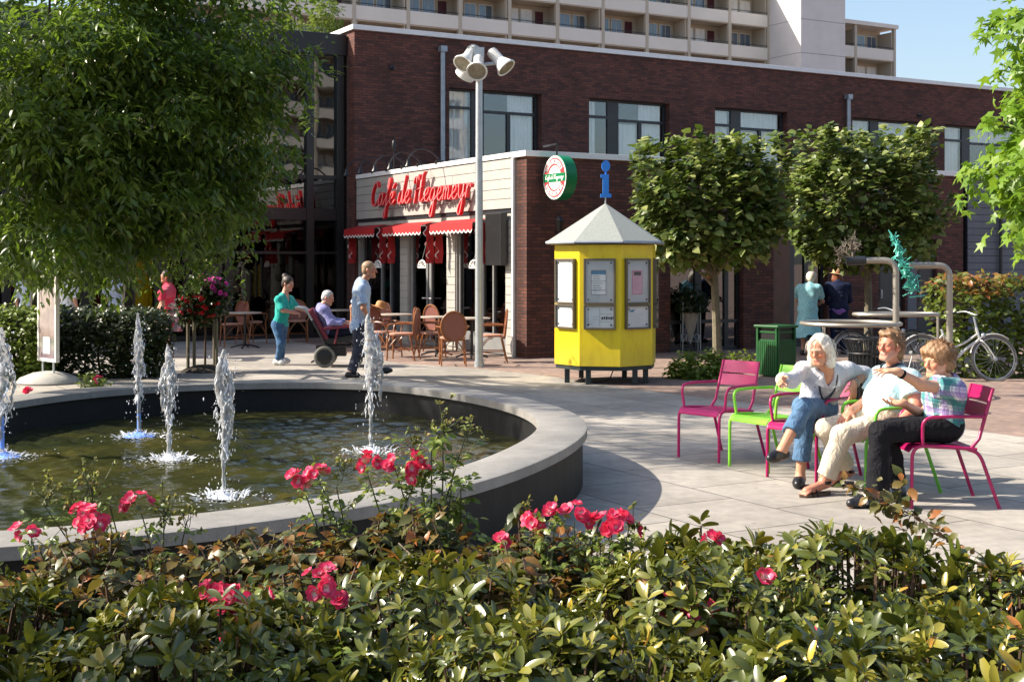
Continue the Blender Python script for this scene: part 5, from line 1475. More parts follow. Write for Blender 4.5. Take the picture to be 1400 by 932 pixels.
def f_(S):
    up,l,fw,hl,hu,hf = spine(J)
    torso(S,J,.016,Pw,[(J['pel']+up*.06,-up)])
    limb(S,J['shR'],J['elR'],J['wrR'],*ARM,.018,1.93,.010); limb(S,J['shL'],J['elL'],J['wrL'],*ARM,.018,1.30,.012)
    q_ = lambda x,y,z: J['head']+np.cross(nrm(J['f']),V3(0,0,1))*x
    S.cap(J['neck']+fw*.10-up*.16,J['neck']+fw*.07+up*.06,.012,.045,.02,sub=True)
    S.cap(J['neck'],J['head']+V3(0,0,-.05),.058,None,.01,sub=True)
garment('blouse',J,m_blouse,o,f_,.0072,.009,11,['pel','neck','shL','shR','elL','elR','wrL','wrR'])
up,l,fw,hl,hu,hf = spine(J); m_collar = clothmat('white_collar',(.78,.78,.78),.05)
mb = MB()
for g in (-1,1):
    a_ = J['neck']+l*g*.062+up*.030-fw*.01; b_ = J['neck']+l*g*.045+fw*.075+up*.0; c_ = J['neck']+l*g*.035+fw*.125-up*.085; d_ = J['neck']+l*g*.105+fw*.10-up*.07; e_ = J['neck']+l*g*.095+fw*.02+up*.0
    vs = [a_,b_,c_,d_,e_]; mb.add([tuple(p) for p in vs]+[tuple(p+fw*.008+up*.006) for p in vs],[(0,1,2,3,4),(9,8,7,6,5),(0,5,6,1),(1,6,7,2),(2,7,8,3),(3,8,9,4),(4,9,5,0)])
mb.build('collar',m_collar,o)
m_jeans = clothmat('blue_denim',(.075,.15,.26),.35,.1)
def f_(S):
    up,l,fw,hl,hu,hf = spine(J)
    torso(S,J,.012,Pw,[(J['pel']+up*.12,up)])
    limb(S,J['hipR'],J['knR'],J['anR'],*LEG,.014,1.74,.018); limb(S,J['hipL'],J['knL'],J['anL'],*LEG,.014,1.60,.018)
garment('jeans',J,m_jeans,o,f_,.0075,.010,21,['pel','hipL','hipR','knL','knR','anL','anR'])
m_bshoe = mat('black_leather',(.012,.012,.014),.35,var=.3)
for s in 'LR':
    lo_,hi_ = bounds(J,['an'+s,'to'+s],.12); S = SDF(lo_,hi_,.006); d = nrm(J['to'+s]-J['an'+s])
    S.cap(J['an'+s]-V3(0,0,.035)-nrm(d*V3(1,1,0))*.04,J['an'+s]*.35+J['to'+s]*.65-V3(0,0,.012),.042,.042,.03); S.cap(J['an'+s]*.5+J['to'+s]*.5-V3(0,0,.01),J['to'+s]-d*.03,.043,.030,.03)
    S.ell(J['an'+s]+V3(0,0,.02),(.045,.045,.035),None,.012,sub=True); S.build('shoe',m_bshoe,o,1)
m_whair = hairmat('white_hair',(.48,.42,.32),(.86,.82,.72))
lo_,hi_ = bounds(J,['head'],.26); S = SDF(lo_,hi_,.006)
S.ell(q(0,-.022,.045),(.088,.100,.092),A,.02); S.ell(q(0,-.055,-.02),(.092,.072,.11),A,.03)
for g in (-1,1): S.cap(q(.084*g,-.01,.03),q(.082*g,.0,-.105),.030,.034,.03); S.cap(q(.07*g,-.04,-.03),q(.075*g,-.02,-.125),.036,.03,.03)
S.ell(q(0,.098,.0),(.064,.075,.115),A,.012,sub=True); S.warp(sines(5,85),.010); S.build('hair',m_whair,o,1)
strands('loose_hair',q,V3(0,0,1),m_whair,o,420,.12,3,.008,2.4,.30,(.086,.10,.096),.03,-.03,.35,.0020,-.5)
mb = MB(); nk = [J['neck']+l*x*.07+fw*y+up*z for x,y,z in ((-1,.0,.04),(-1.0,.075,-.02),(-.85,.125,-.10),(-.4,.145,-.17),(0,.15,-.185),(.4,.145,-.17),(.85,.125,-.10),(1.0,.075,-.02),(1,.0,.04))]
mb.tube(catmull(nk,5),.0085,6); mb.build('necklace',mat('dark_beads',(.02,.025,.04),.3,bump=.6,bscale=220),o,True)
mb = MB(); w_ = J['wrL']+nrm(J['elL']-J['wrL'])*.035; dd = nrm(J['elL']-J['wrL']); M_ = Vector(dd).to_track_quat('Z','Y').to_matrix(); mb.lathe([(.032,-.012),(.036,-.010),(.036,.010),(.032,.012)],16,w_,M_,cap=False); mb.build('bracelet',m_sst,o,True)
finish(o,J)

# ---------------------------------------------------------------- the man in beige trousers
J = dict(pel=V3(2.94,10.24,.575), neck=P(1224,505,10.26), head=P(1217,473,10.20), f=nrm(V3(-.80,-.60,.06)), u=V3(.08,0,1),
 shL=P(1245,518,10.08), shR=P(1204,514,10.44), elL=P(1252,556,9.97), wrL=P(1224,584,9.82), elR=P(1183,551,10.44), wrR=P(1162,562,10.20),
 hipL=V3(2.93,10.14,.56), hipR=V3(2.96,10.33,.56), knL=P(1152,594,9.96), anL=P(1127,657,10.0), toL=P(1095,676,9.88),
 knR=P(1129,586,10.22), anR=P(1159,642,10.46), toR=P(1132,660,10.36))
J['hdR'] = nrm(V3(-.55,-.55,-.42)); J['hnR'] = V3(.1,0,-1); J['cuR'] = (.2,.25,.3,.35); J['hdL'] = nrm(V3(-.28,-.15,-.9)); J['hnL'] = nrm(V3(-.3,.9,-.1)); J['cuL'] = (.25,.3,.35,.4)
Pm = dict(vox=.0065, skin=(.56,.235,.15), w=1.14, belly=.045, flush=(1.1,.68,.62), brow=(.40,.27,.17), aw=1.2, lw=1.12, beard=(.52,.28,.20), toes=True, hs=.97, hsz=1.08)
o,q,A = person('person with short ginger hair in pale aqua t-shirt and beige trousers, leaning back', J, Pm)
m_aqua = clothmat('pale_aqua_cotton',(.46,.67,.69),.07)
def f_(S):
    up,l,fw,hl,hu,hf = spine(J)
    torso(S,J,.016,Pm,[(J['pel']+up*.0-fw*.0,-up)])
    for s in 'LR': limb(S,J['sh'+s],J['el'+s],J['wr'+s],*[x*1.2 for x in ARM],.020,.62,.016)
    S.cap(J['neck'],J['head']+V3(0,0,-.04),.060,None,.01,sub=True)
garment('t_shirt',J,m_aqua,o,f_,.0072,.008,31,['pel','neck','shL','shR','elL','elR','knL'])
m_beige = clothmat('beige_cotton',(.60,.52,.40),.08)
def f_(S):
    up,l,fw,hl,hu,hf = spine(J)
    torso(S,J,.012,Pm,[(J['pel']+up*.06,up)])
    limb(S,J['hipL'],J['knL'],J['anL'],*[x*1.12 for x in LEG],.016,1.90,.018); limb(S,J['hipR'],J['knR'],J['anR'],*[x*1.12 for x in LEG],.016,1.86,.018)
garment('trousers',J,m_beige,o,f_,.0078,.011,41,['pel','hipL','hipR','knL','knR','anL','anR'])
for s in 'LR':                                  # sandals: sole and straps
    d = nrm((J['to'+s]-J['an'+s])*V3(1,1,0)); lat = np.cross(V3(0,0,1),d); z = J['to'+s][2]-.035
    heel = J['an'+s]-d*.065; toe = J['to'+s]+d*.012; mb = MB(); pl = []
    for t_ in np.linspace(0,1,12): pl.append((heel+(toe-heel)*t_+lat*(.034+.012*math.sin(t_*2.8)+.006*t_)*math.sqrt(max(.02,1-(2*t_-1)**6))))
    for t_ in np.linspace(1,0,12): pl.append((heel+(toe-heel)*t_-lat*(.034+.010*math.sin(t_*2.8)+.004*t_)*math.sqrt(max(.02,1-(2*t_-1)**6))))
    mb.prism(pl,lambda p:(p[0],p[1],max(.003,z-.014)),lambda p:(p[0],p[1],max(.003,z-.014)+.024))
    so = mb.build('sandal',mat('sandal_sole',(.10,.06,.035),.6),o); mb = MB()
    for t_,h_ in ((.55,.070),(.70,.058)):
        c_ = heel+(toe-heel)*t_; c_ = V3(c_[0],c_[1],z)
        mb.tube(catmull([c_+lat*.046,c_+lat*.040+V3(0,0,h_*.7),c_+V3(0,0,h_),c_-lat*.040+V3(0,0,h_*.7),c_-lat*.044],5),.016,6,flat=.35)
    c_ = J['an'+s]-V3(0,0,.01); mb.tube([c_+(-d*math.cos(a)*.046)+lat*.044*math.sin(a) for a in np.linspace(-2.2,2.2,14)],.013,6)
    mb.build('strap',m_bshoe,so,True)
m_mhair = hairmat('ginger_grey_hair',(.10,.045,.018),(.36,.21,.10))
lo_,hi_ = bounds(J,['head'],.24); S = SDF(lo_,hi_,.006)
S.ell(q(0,-.018,.046),(.086,.104,.092),A,.02); S.ell(q(0,-.066,-.01),(.084,.06,.085),A,.03); S.cap(q(-.04,.068,.098),q(.04,.068,.095),.024,None,.02)
S.ell(q(0,.100,-.012),(.085,.085,.092),A,.012,sub=True)
S.ell(q(0,-.07,-.05),(.080,.055,.07),A,.03); S.warp(sines(6,75),.014); S.warp(sines(26,140),.006); S.build('hair',m_mhair,o,1)
strands('loose_hair',q,V3(0,0,1),m_mhair,o,420,.055,4,.05,.9,.50,(.084,.10,.094),.035,-.02,.7,.0022)
up,l,fw,hl,hu,hf = spine(J); mb = MB()
mb.tube([J['neck']+up*.045+fw*.035+(l*math.cos(a)*.078+fw*math.sin(a)*.085)-up*.05*max(0,math.sin(a)) for a in np.linspace(0,6.28,25)],.010,6,cap=False); mb.build('neck_strap',m_anth,o,True)
finish(o,J)

# ---------------------------------------------------------------- the curly haired woman
J = dict(pel=V3(3.17,9.68,.575), neck=P(1297,522,9.66), head=P(1281,495,9.60), f=nrm(V3(-.90,-.46,-.02)), u=V3(-.08,0,1),
 shL=P(1305,533,9.48), shR=P(1288,531,9.84), elL=P(1260,526,9.34), wrL=P(1227,508,9.26), elR=P(1263,567,9.80), wrR=P(1234,551,9.62),
 hipL=V3(3.15,9.58,.56), hipR=V3(3.15,9.76,.56), knL=P(1203,590,9.48), anL=P(1199,678,9.50), toL=P(1158,691,9.44),
 knR=P(1213,587,9.72), anR=P(1224,666,9.80), toR=P(1195,677,9.68))
J['hdL'] = nrm(V3(-.97,-.1,.10)); J['hnL'] = V3(0,.25,-1); J['cuL'] = (.15,.30,.45,.55); J['hdR'] = nrm(V3(-.93,-.3,-.05)); J['hnR'] = V3(-.1,-.3,1); J['cuR'] = (.35,.4,.45,.5)
Pc = dict(vox=.0065, skin=(.60,.32,.20), w=1.08, bust=True, flush=(1.15,.7,.6), brow=(.40,.27,.16), aw=1.08, lips=(.50,.16,.12), hs=.95)
o,q,A = person('woman with curly light brown hair, checked teal shirt and black trousers, arm outstretched', J, Pc)
t = NT('checked_cotton'); sx = t.n('ShaderNodeSeparateXYZ'); t.l(t.coord(), sx.inputs[0])
def stripes(v, period, lo_, hi_, ph=0):
    f = t.math('FRACT', t.math('ADD', t.math('DIVIDE', v, period), ph)); return t.math('MULTIPLY', t.math('GREATER_THAN', f, lo_), t.math('LESS_THAN', f, hi_))
u_ = t.math('SUBTRACT', t.math('MULTIPLY', sx.outputs[0], .8), t.math('MULTIPLY', sx.outputs[1], .75)); v_ = t.math('ADD', sx.outputs[2], t.math('MULTIPLY', sx.outputs[0], .15))
base_ = t.ramp(t.noise(12,3),[(.3,(.66,.68,.72)),(.7,(.78,.79,.80))])
c1 = t.mix(t.math('MULTIPLY', stripes(u_,.145,.0,.36), .85), base_, (.01,.20,.19)); c1 = t.mix(t.math('MULTIPLY', stripes(v_,.145,.08,.42), .82), c1, (.01,.21,.19))
c1 = t.mix(t.math('MULTIPLY', stripes(u_,.145,.48,.78), .55), c1, (.30,.15,.48)); c1 = t.mix(t.math('MULTIPLY', stripes(v_,.145,.58,.84), .55), c1, (.28,.15,.46))
for pr,a_,b_ in ((.0287,.0,.18),): c1 = t.mix(t.math('MULTIPLY', t.math('MAXIMUM', stripes(u_,pr,a_,b_), stripes(v_,pr,a_,b_)), .5), c1, (.10,.07,.22))
t.base(c1); t.set(Roughness=.85); t.bump(t.noise(17,3), .5, .03); m_check = t.m
def f_(S):
    up,l,fw,hl,hu,hf = spine(J)
    torso(S,J,.020,Pc,[(J['pel']+up*-.10,-up)])
    for s in 'LR': limb(S,J['sh'+s],J['el'+s],J['wr'+s],*[x*1.1 for x in ARM],.024,.60,.020)
    S.cap(J['neck']+fw*.10-up*.12,J['neck']+fw*.07+up*.06,.008,.035,.02,sub=True)
    S.cap(J['neck'],J['head']+V3(0,0,-.04),.056,None,.01,sub=True)
garment('shirt',J,m_check,o,f_,.0072,.009,51,['pel','neck','shL','shR','elL','elR','hipL'])
up,l,fw,hl,hu,hf = spine(J); mb = MB()
for g in (-1,1):
    a_ = J['neck']+l*g*.060+up*.035-fw*.02; b_ = J['neck']+l*g*.05+fw*.07+up*.01; c_ = J['neck']+l*g*.045+fw*.12-up*.06; d_ = J['neck']+l*g*.10+fw*.09-up*.05; e_ = J['neck']+l*g*.10-fw*.01
    vs = [a_,b_,c_,d_,e_]; mb.add([tuple(p) for p in vs]+[tuple(p+fw*.006+up*.008) for p in vs],[(0,1,2,3,4),(9,8,7,6,5),(0,5,6,1),(1,6,7,2),(2,7,8,3),(3,8,9,4),(4,9,5,0)])
mb.build('collar',m_check,o)
m_blk = clothmat('black_cotton',(.009,.009,.012),.3)
def f_(S):
    up,l,fw,hl,hu,hf = spine(J)
    torso(S,J,.010,Pc,[(J['pel']+up*.08,up)])
    limb(S,J['hipL'],J['knL'],J['anL'],*LEG,.020,1.88,.030); limb(S,J['hipR'],J['knR'],J['anR'],*LEG,.020,1.88,.030)
garment('trousers',J,m_blk,o,f_,.0078,.011,61,['pel','hipL','hipR','knL','knR','anL','anR'])
for s in 'LR':
    lo_,hi_ = bounds(J,['an'+s,'to'+s],.12); S = SDF(lo_,hi_,.006); shoe(S,J['an'+s],J['to'+s]+V3(0,0,.015)); S.plane(V3(0,0,.012),V3(0,0,-1)); sh = S.build('shoe',m_bshoe,o,1)
    d = nrm((J['to'+s]-J['an'+s])*V3(1,1,0)); lat = np.cross(V3(0,0,1),d); c_ = J['an'+s]*.55+J['to'+s]*.45; mb = MB()
    mb.tube(catmull([c_+lat*.05-V3(0,0,.02),c_+lat*.03+V3(0,0,.035),c_+V3(0,0,.045),c_-lat*.03+V3(0,0,.035),c_-lat*.05-V3(0,0,.02)],4),.010,6); mb.build('strap',m_sst,sh,True)
m_curl = hairmat('light_brown_hair',(.12,.055,.022),(.40,.23,.11))
lo_,hi_ = bounds(J,['head'],.26); S = SDF(lo_,hi_,.006)
S.ell(q(0,-.025,.045),(.105,.118,.100),A,.02); S.ell(q(0,-.075,-.01),(.100,.075,.085),A,.03); S.cap(q(-.05,.07,.085),q(.05,.07,.085),.038,None,.02)
S.ell(q(0,.105,-.025),(.082,.085,.095),A,.012,sub=True); S.ell(q(.0,-.02,.075),(.112,.115,.085),A,.03); S.warp(sines(8,58),.020); S.warp(sines(18,125),.010); S.build('hair',m_curl,o,1)
strands('loose_hair',q,V3(0,0,1),m_curl,o,900,.055,9,.16,.10,.45,(.108,.120,.112),.048,-.03,.8,.0020)
mb = MB(); dd = nrm(J['elL']-J['wrL']); w_ = J['wrL']+dd*.04; mb.lathe([(.031,-.012),(.036,-.010),(.036,.010),(.031,.012)],16,w_,Vector(dd).to_track_quat('Z','Y').to_matrix(),cap=False); mb.build('wrist_band',m_blk,o,True)
mb = MB(); ey = [q(.030*g,.098,.002) for g in (-1,1)]
finish(o,J)

# ---------------------------------------------------------------- the walking man
Y0 = 20.4
def Q(px,py,dy=0): return P(px,py,Y0+dy)
J = dict(pel=Q(491,447), neck=Q(495,386), head=Q(505,369), f=V3(1,-.12,-.02), shL=Q(499,395,.17), shR=Q(494,396,-.17), elR=Q(497,421,-.25), wrR=Q(505,437,-.16), elL=Q(482,420,.24), wrL=Q(481,440,.26),
 hipL=Q(493,448,.09), hipR=Q(491,448,-.09), knR=Q(489,482,-.09), anR=Q(480,509,-.10), toR=Q(494,516,-.12), knL=Q(508,478,.09), anL=Q(519,504,.10), toL=Q(537,507,.10))
J['hdR'] = V3(.45,.1,-.8); J['hnR'] = V3(-.3,.8,0)
Pp = dict(vox=.0095, skin=(.46,.22,.14), w=1.0, hs=1.08, brow=(.28,.17,.1))
o,q,A = person('man in a light blue short sleeved shirt and dark trousers walking right past the fountain', J, Pp)
t = NT('blue_striped_cotton'); sx = t.n('ShaderNodeSeparateXYZ'); t.l(t.coord(), sx.inputs[0]); f = t.math('FRACT', t.math('DIVIDE', t.math('ADD', sx.outputs[0], sx.outputs[1]), .03))
t.base(t.mix(t.math('GREATER_THAN', f, .7), (.30,.44,.68), (.52,.60,.72))); t.set(Roughness=.85); m_bstr = t.m
def f_(S):
    up,l,fw,hl,hu,hf = spine(J)
    torso(S,J,.030,Pp,[(J['pel']-up*.10,-up)])
    for s in 'LR': limb(S,J['sh'+s],J['el'+s],J['wr'+s],*ARM,.026,.82,.022)
    S.cap(J['neck'],J['head']+V3(0,0,-.04),.060,None,.01,sub=True)
garment('shirt',J,m_bstr,o,f_,.0105,.010,71,['pel','neck','shL','shR','elL','elR'])
m_slate = clothmat('slate_trousers',(.045,.05,.075),.25)
def f_(S):
    up,l,fw,hl,hu,hf = spine(J); torso(S,J,.012,Pp,[(J['pel']+up*.06,up)])
    for s in 'LR': limb(S,J['hip'+s],J['kn'+s],J['an'+s],*LEG,.020,1.95,.022)
garment('trousers',J,m_slate,o,f_,.0105,.013,81,['pel','hipL','hipR','knL','knR','anL','anR'])
def shoes(J, o, m, vox=.009):
    for s in 'LR':
        lo_,hi_ = bounds(J,['an'+s,'to'+s],.12); S = SDF(lo_,hi_,vox); shoe(S,J['an'+s],J['to'+s]+V3(0,0,.01)); S.build('shoe',m,o,1)
shoes(J,o,m_bshoe)
m_sandy = hairmat('short_sandy_hair',(.22,.13,.07),(.42,.28,.17))
S = SDF(J['head']-.2,J['head']+.2,.009); S.ell(q(0,-.018,.045),(.085,.104,.092),A,.02); S.ell(q(0,-.05,-.01),(.083,.065,.075),A,.02); S.ell(q(0,.105,-.02),(.09,.085,.09),A,.012,sub=True); S.build('hair',m_sandy,o,1)
finish(o,J)

# ---------------------------------------------------------------- the woman in teal and the wheelchair
Y0 = 22.8
J = dict(pel=Q(383,443), neck=Q(389,403), head=Q(394,388), f=nrm(V3(.85,-.48,-.25)), shR=Q(381,410,-.15), shL=Q(397,410,.15), elR=Q(387,424,-.22), wrR=Q(402,427,-.12), elL=Q(405,420,.24), wrL=Q(417,424,.16),
 hipR=Q(378,444,-.06), hipL=Q(387,444,.06), knR=Q(384,470,-.12), anR=Q(380,492,-.06), toR=Q(390,497,-.12), knL=Q(385,470,.06), anL=Q(385,490,.14), toL=Q(397,494,.10))
J['cuL'] = J['cuR'] = (.9,.9,.9,.9)
Pt = dict(vox=.0095, skin=(.52,.28,.2), w=.92, bust=True, hs=1.0)
o,q,A = person('young woman in a teal top and blue jeans pushing the wheelchair', J, Pt)
m_teal = clothmat('teal_jersey',(.02,.40,.34),.12)
def f_(S):
    up,l,fw,hl,hu,hf = spine(J); torso(S,J,.014,Pt,[(J['pel']-up*.03,-up)])
    for s in 'LR': limb(S,J['sh'+s],J['el'+s],J['wr'+s],*ARM,.014,.95,.008)
    S.cap(J['neck']+fw*.10-up*.12,J['neck']+fw*.06+up*.06,.02,.06,.02,sub=True); S.cap(J['neck'],J['head'],.056,None,.01,sub=True)
garment('top',J,m_teal,o,f_,.0105,.010,91,['pel','neck','shL','shR','elL','elR'])
def f_(S):
    up,l,fw,hl,hu,hf = spine(J); torso(S,J,.008,Pt,[(J['pel']+up*.05,up)])
    for s in 'LR': limb(S,J['hip'+s],J['kn'+s],J['an'+s],*LEG,.008,1.95,.006)
garment('jeans',J,clothmat('mid_denim',(.05,.13,.26),.3),o,f_,.0105,.009,95,['pel','hipL','hipR','knL','knR','anL','anR'])
shoes(J,o,mat('white_trainers',(.6,.6,.6),.6))
m_dark_hair = hairmat('dark_hair',(.012,.008,.006),(.05,.03,.02))
S = SDF(J['head']-.28,J['head']+.28,.009); S.ell(q(0,-.02,.045),(.088,.106,.094),A,.02); S.ell(q(0,-.06,-.01),(.085,.06,.08),A,.02); S.ell(q(0,-.10,.11),(.055,.055,.055),A,.02); S.ell(q(0,.105,-.02),(.082,.08,.095),A,.012,sub=True); S.build('hair',m_dark_hair,o,1)
finish(o,J)
# wheelchair
Y0 = 22.55
wcb = G(455,501); wc = thing('wheelchair', 'maroon reclining wheelchair with black frame holding the old man', 'wheelchair', wcb, R(4))
k_ = wcb[1]/F
m_maroon = mat('maroon_vinyl',(.16,.012,.035),.5,var=.15)
mb = MB()                                       # local x forward
M_ = Matrix.Rotation(R(-28),3,'Y'); mb.cbox((-.22,0,.72),(.09,.46,.62),M_); mb.build('backrest',m_maroon,wc,bevel=.03)
mb = MB(); mb.cbox((.12,0,.47),(.50,.46,.10),Matrix.Rotation(R(-8),3,'Y')); mb.build('seat',m_black_p,wc,bevel=.02)
for s in (-1,1):
    mb = MB(); mb.cbox((.08,s*.27,.68),(.42,.06,.045),Matrix.Rotation(R(-5),3,'Y')); mb.tube([(.1,s*.27,.66),(.05,s*.27,.4)],.02,6); mb.build('armrest',m_maroon,wc,bevel=.01)
    mb = MB(); Wr = .155; mb.tube([(-.12+Wr*math.cos(a),s*.27,Wr+.028+Wr*math.sin(a)) for a in np.linspace(0,6.283,29)],.028,8,cap=False); wh = mb.build('wheel',mat_tyre,wc,True)
    mb = MB(); mb.lathe([(.03,-.02),(.125,-.008),(.125,.008),(.03,.02)],16,(-.12,s*.27,Wr+.028),Matrix.Rotation(R(90),3,'X')); mb.build('rim',m_black_p,wh,True)
    mb = MB(); mb.tube([(.40+.085*math.cos(a),s*.24,.105+.085*math.sin(a)) for a in np.linspace(0,6.283,21)],.02,6,cap=False); mb.lathe([(.01,-.01),(.08,0),(.01,.01)],12,(.40,s*.24,.105),Matrix.Rotation(R(90),3,'X')); mb.build('wheel',mat_tyre,wc,True)
    mb = MB(); mb.tube(rounded([(-.30,s*.22,.75),(-.45,s*.22,1.0),(-.62,s*.22,1.02)],.06),.016,8); mb.build('push_handle',m_galv,wc,True)
mb = MB()
for s in (-1,1): mb.tube(rounded([(-.33,s*.22,.80),(-.12,s*.24,.42),(-.12,s*.24,.18)],.05),.02,6); mb.tube([(-.12,s*.24,.35),(.40,s*.22,.36),(.40,s*.22,.12)],.02,6); mb.tube([(.36,s*.20,.42),(.62,s*.18,.18)],.018,6)
mb.cbox((-.02,0,.28),(.5,.36,.18)); mb.cbox((.64,0,.15),(.16,.36,.025),Matrix.Rotation(R(-20),3,'Y')); mb.tube([(-.12,-.1,.2),(-.36,-.1,.08)],.014,5); mb.tube([(-.12,.1,.2),(-.36,.1,.08)],.014,5)
mb.build('frame',m_black_p,wc)
def wl_(x,y,z): c_,s_ = math.cos(R(4)),math.sin(R(4)); return wcb+V3(x*c_-y*s_,x*s_+y*c_,z)
J = dict(pel=wl_(-.02,0,.60), neck=wl_(-.20,0,1.02), head=wl_(-.08,0,1.17), f=nrm(V3(.9,-.25,-.28)), shL=wl_(-.14,.17,.97), shR=wl_(-.14,-.17,.97), elR=wl_(-.02,-.25,.76), wrR=wl_(.20,-.22,.74), elL=wl_(-.0,.25,.76), wrL=wl_(.22,.2,.75),
 hipL=wl_(.02,.09,.56), hipR=wl_(.02,-.09,.56), knL=wl_(.42,.11,.60), knR=wl_(.42,-.11,.60), anL=wl_(.58,.10,.24), anR=wl_(.58,-.10,.24), toL=wl_(.72,.10,.22), toR=wl_(.72,-.10,.22))
o,q,A = person('grey haired old man in a lavender shirt slumped in the wheelchair', J, dict(vox=.0095,skin=(.5,.26,.19),w=1.0,brow=(.5,.45,.4)))
def f_(S):
    up,l,fw,hl,hu,hf = spine(J); torso(S,J,.018,{},[(J['pel']-up*.02,-up)])
    for s in 'LR': limb(S,J['sh'+s],J['el'+s],J['wr'+s],*ARM,.020,1.9,.010)
    S.cap(J['neck'],J['head'],.056,None,.01,sub=True)
garment('shirt',J,clothmat('lavender_cotton',(.24,.24,.50),.12),o,f_,.0105,.012,101,['pel','neck','shL','shR','elL','elR','wrL','wrR'])
def f_(S):
    torso(S,J,.010,{},[(J['pel']+V3(0,0,.08),V3(0,0,1))])
    for s in 'LR': limb(S,J['hip'+s],J['kn'+s],J['an'+s],*LEG,.016,1.92,.012)
garment('trousers',J,clothmat('navy_trousers',(.012,.015,.035),.2),o,f_,.011,.01,105,['pel','hipL','hipR','knL','knR','anL','anR'])
shoes(J,o,m_bshoe)
m_grey_hair = hairmat('grey_hair',(.30,.30,.30),(.62,.62,.62))
S = SDF(J['head']-.2,J['head']+.2,.009); S.ell(q(0,-.02,.042),(.084,.102,.09),A,.02); S.ell(q(0,-.055,-.01),(.083,.06,.07),A,.02); S.ell(q(0,.09,-.01),(.09,.09,.10),A,.012,sub=True); S.build('hair',m_grey_hair,o,1)
finish(o,J)

# ---------------------------------------------------------------- the two women at the wall, and people by the trees
def robe(S, J, P_, o_, zh, r0, r1):             # skirt from the waist to the hem
    up,l,fw,hl,hu,hf = spine(J); top = J['pel']+V3(0,0,.08); bot = V3(*((J['anL']+J['anR'])/2)); bot[2] = zh
    S.cap(top,bot-V3(0,0,.08),r0,r1,.04,[(bot,V3(0,0,-1))])
J = standing(V3(*G(1104,485)), (.35,.94), 1.60, .38)
at = J['at']
J.update(elL=at(.26,.30,1.12),wrL=at(.12,.50,1.02),elR=at(-.26,.25,1.10),wrR=at(-.10,.48,1.0)); J['head'] = J['head']+V3(.04,0,-.02); J['f'] = nrm(V3(.6,.75,-.25))
Pb = dict(vox=.0095,skin=(.52,.28,.19),w=1.15)
o,q,A = person('white haired woman in a light blue dress bending forward at the brick wall', J, Pb)
t = NT('light_blue_dress'); t.base(t.ramp(t.noise(60,2),[(.42,(.16,.50,.62)),(.60,(.42,.68,.74))])); t.set(Roughness=.85); m_dress = t.m
def f_(S):
    torso(S,J,.022,Pb)
    for s in 'LR': limb(S,J['sh'+s],J['el'+s],J['wr'+s],*ARM,.024,.75,.016)
    robe(S,J,Pb,0,.34,.15,.30); S.cap(J['neck']+V3(0,0,.04),J['head'],.056,None,.01,sub=True)
garment('dress',J,m_dress,o,f_,.011,.016,111,None,(22,50))
S = SDF(J['head']-.24,J['head']+.24,.009); S.ell(q(0,-.02,.035),(.098,.112,.10),A,.02); S.ell(q(0,-.05,-.01),(.096,.075,.09),A,.02); S.ell(q(0,.12,-.03),(.08,.08,.10),A,.012,sub=True); S.warp(sines(7,70),.008); S.build('hair',m_whair,o,1)
shoes(J,o,m_bshoe); finish(o,J)
J = standing(V3(*G(1147,484)), (.1,.99), 1.64, .30)
at = J['at']; J.update(elL=at(.25,.20,1.10),wrL=at(.12,.42,1.02),elR=at(-.25,.20,1.10),wrR=at(-.10,.42,1.0)); J['head'] = J['head']+V3(.0,.02,-.02)
Pn = dict(vox=.0095,skin=(.52,.28,.19),w=1.1)
o,q,A = person('woman in a navy jacket and straw hat seen from behind at the brick wall', J, Pn)
m_navy = clothmat('navy_cotton',(.014,.022,.06),.2)
def f_(S):
    up,l,fw,hl,hu,hf = spine(J); torso(S,J,.026,Pn,[(J['pel']-V3(0,0,.03),V3(0,0,-1))])
    for s in 'LR': limb(S,J['sh'+s],J['el'+s],J['wr'+s],*ARM,.024,1.9,.012)
garment('jacket',J,m_navy,o,f_,.011,.014,121,['pel','neck','shL','shR','elL','elR','wrL','wrR'])
def f_(S): torso(S,J,.020,Pn,[(J['pel']+V3(0,0,.0),V3(0,0,1)),(J['pel']-V3(0,0,.12),V3(0,0,-1))])
garment('purple_shirt',J,clothmat('purple_cotton',(.24,.14,.55),.1),o,f_,.011,.006,125,['pel','neck','shL','shR'])
def f_(S):
    torso(S,J,.010,Pn,[(J['pel']+V3(0,0,-.05),V3(0,0,1))])
    for s in 'LR': limb(S,J['hip'+s],J['kn'+s],J['an'+s],*LEG,.018,1.95,.02)
garment('trousers',J,m_navy,o,f_,.011,.01,127,['pel','hipL','hipR','knL','knR','anL','anR'])
m_red_hair = hairmat('auburn_hair',(.14,.035,.012),(.34,.11,.04))
S = SDF(J['head']-.26,J['head']+.26,.009); S.ell(q(0,-.02,.03),(.096,.11,.10),A,.02); S.ell(q(0,-.06,-.06),(.11,.07,.10),A,.03); S.ell(q(0,.12,-.03),(.08,.08,.10),A,.012,sub=True); S.warp(sines(17,60),.012); S.build('hair',m_red_hair,o,1)
mb = MB(); M_ = Matrix.Rotation(R(8),3,'Y'); mb.lathe([(.165,.045),(.12,.055),(.098,.07),(.095,.13),(.075,.165),(.001,.17)],20,q(0,-.01,0),M_,cap=False); ht = mb.build('straw_hat',mat('pale_straw',(.50,.34,.18),.7,var=.2),o,True)
shoes(J,o,m_bshoe); finish(o,J)
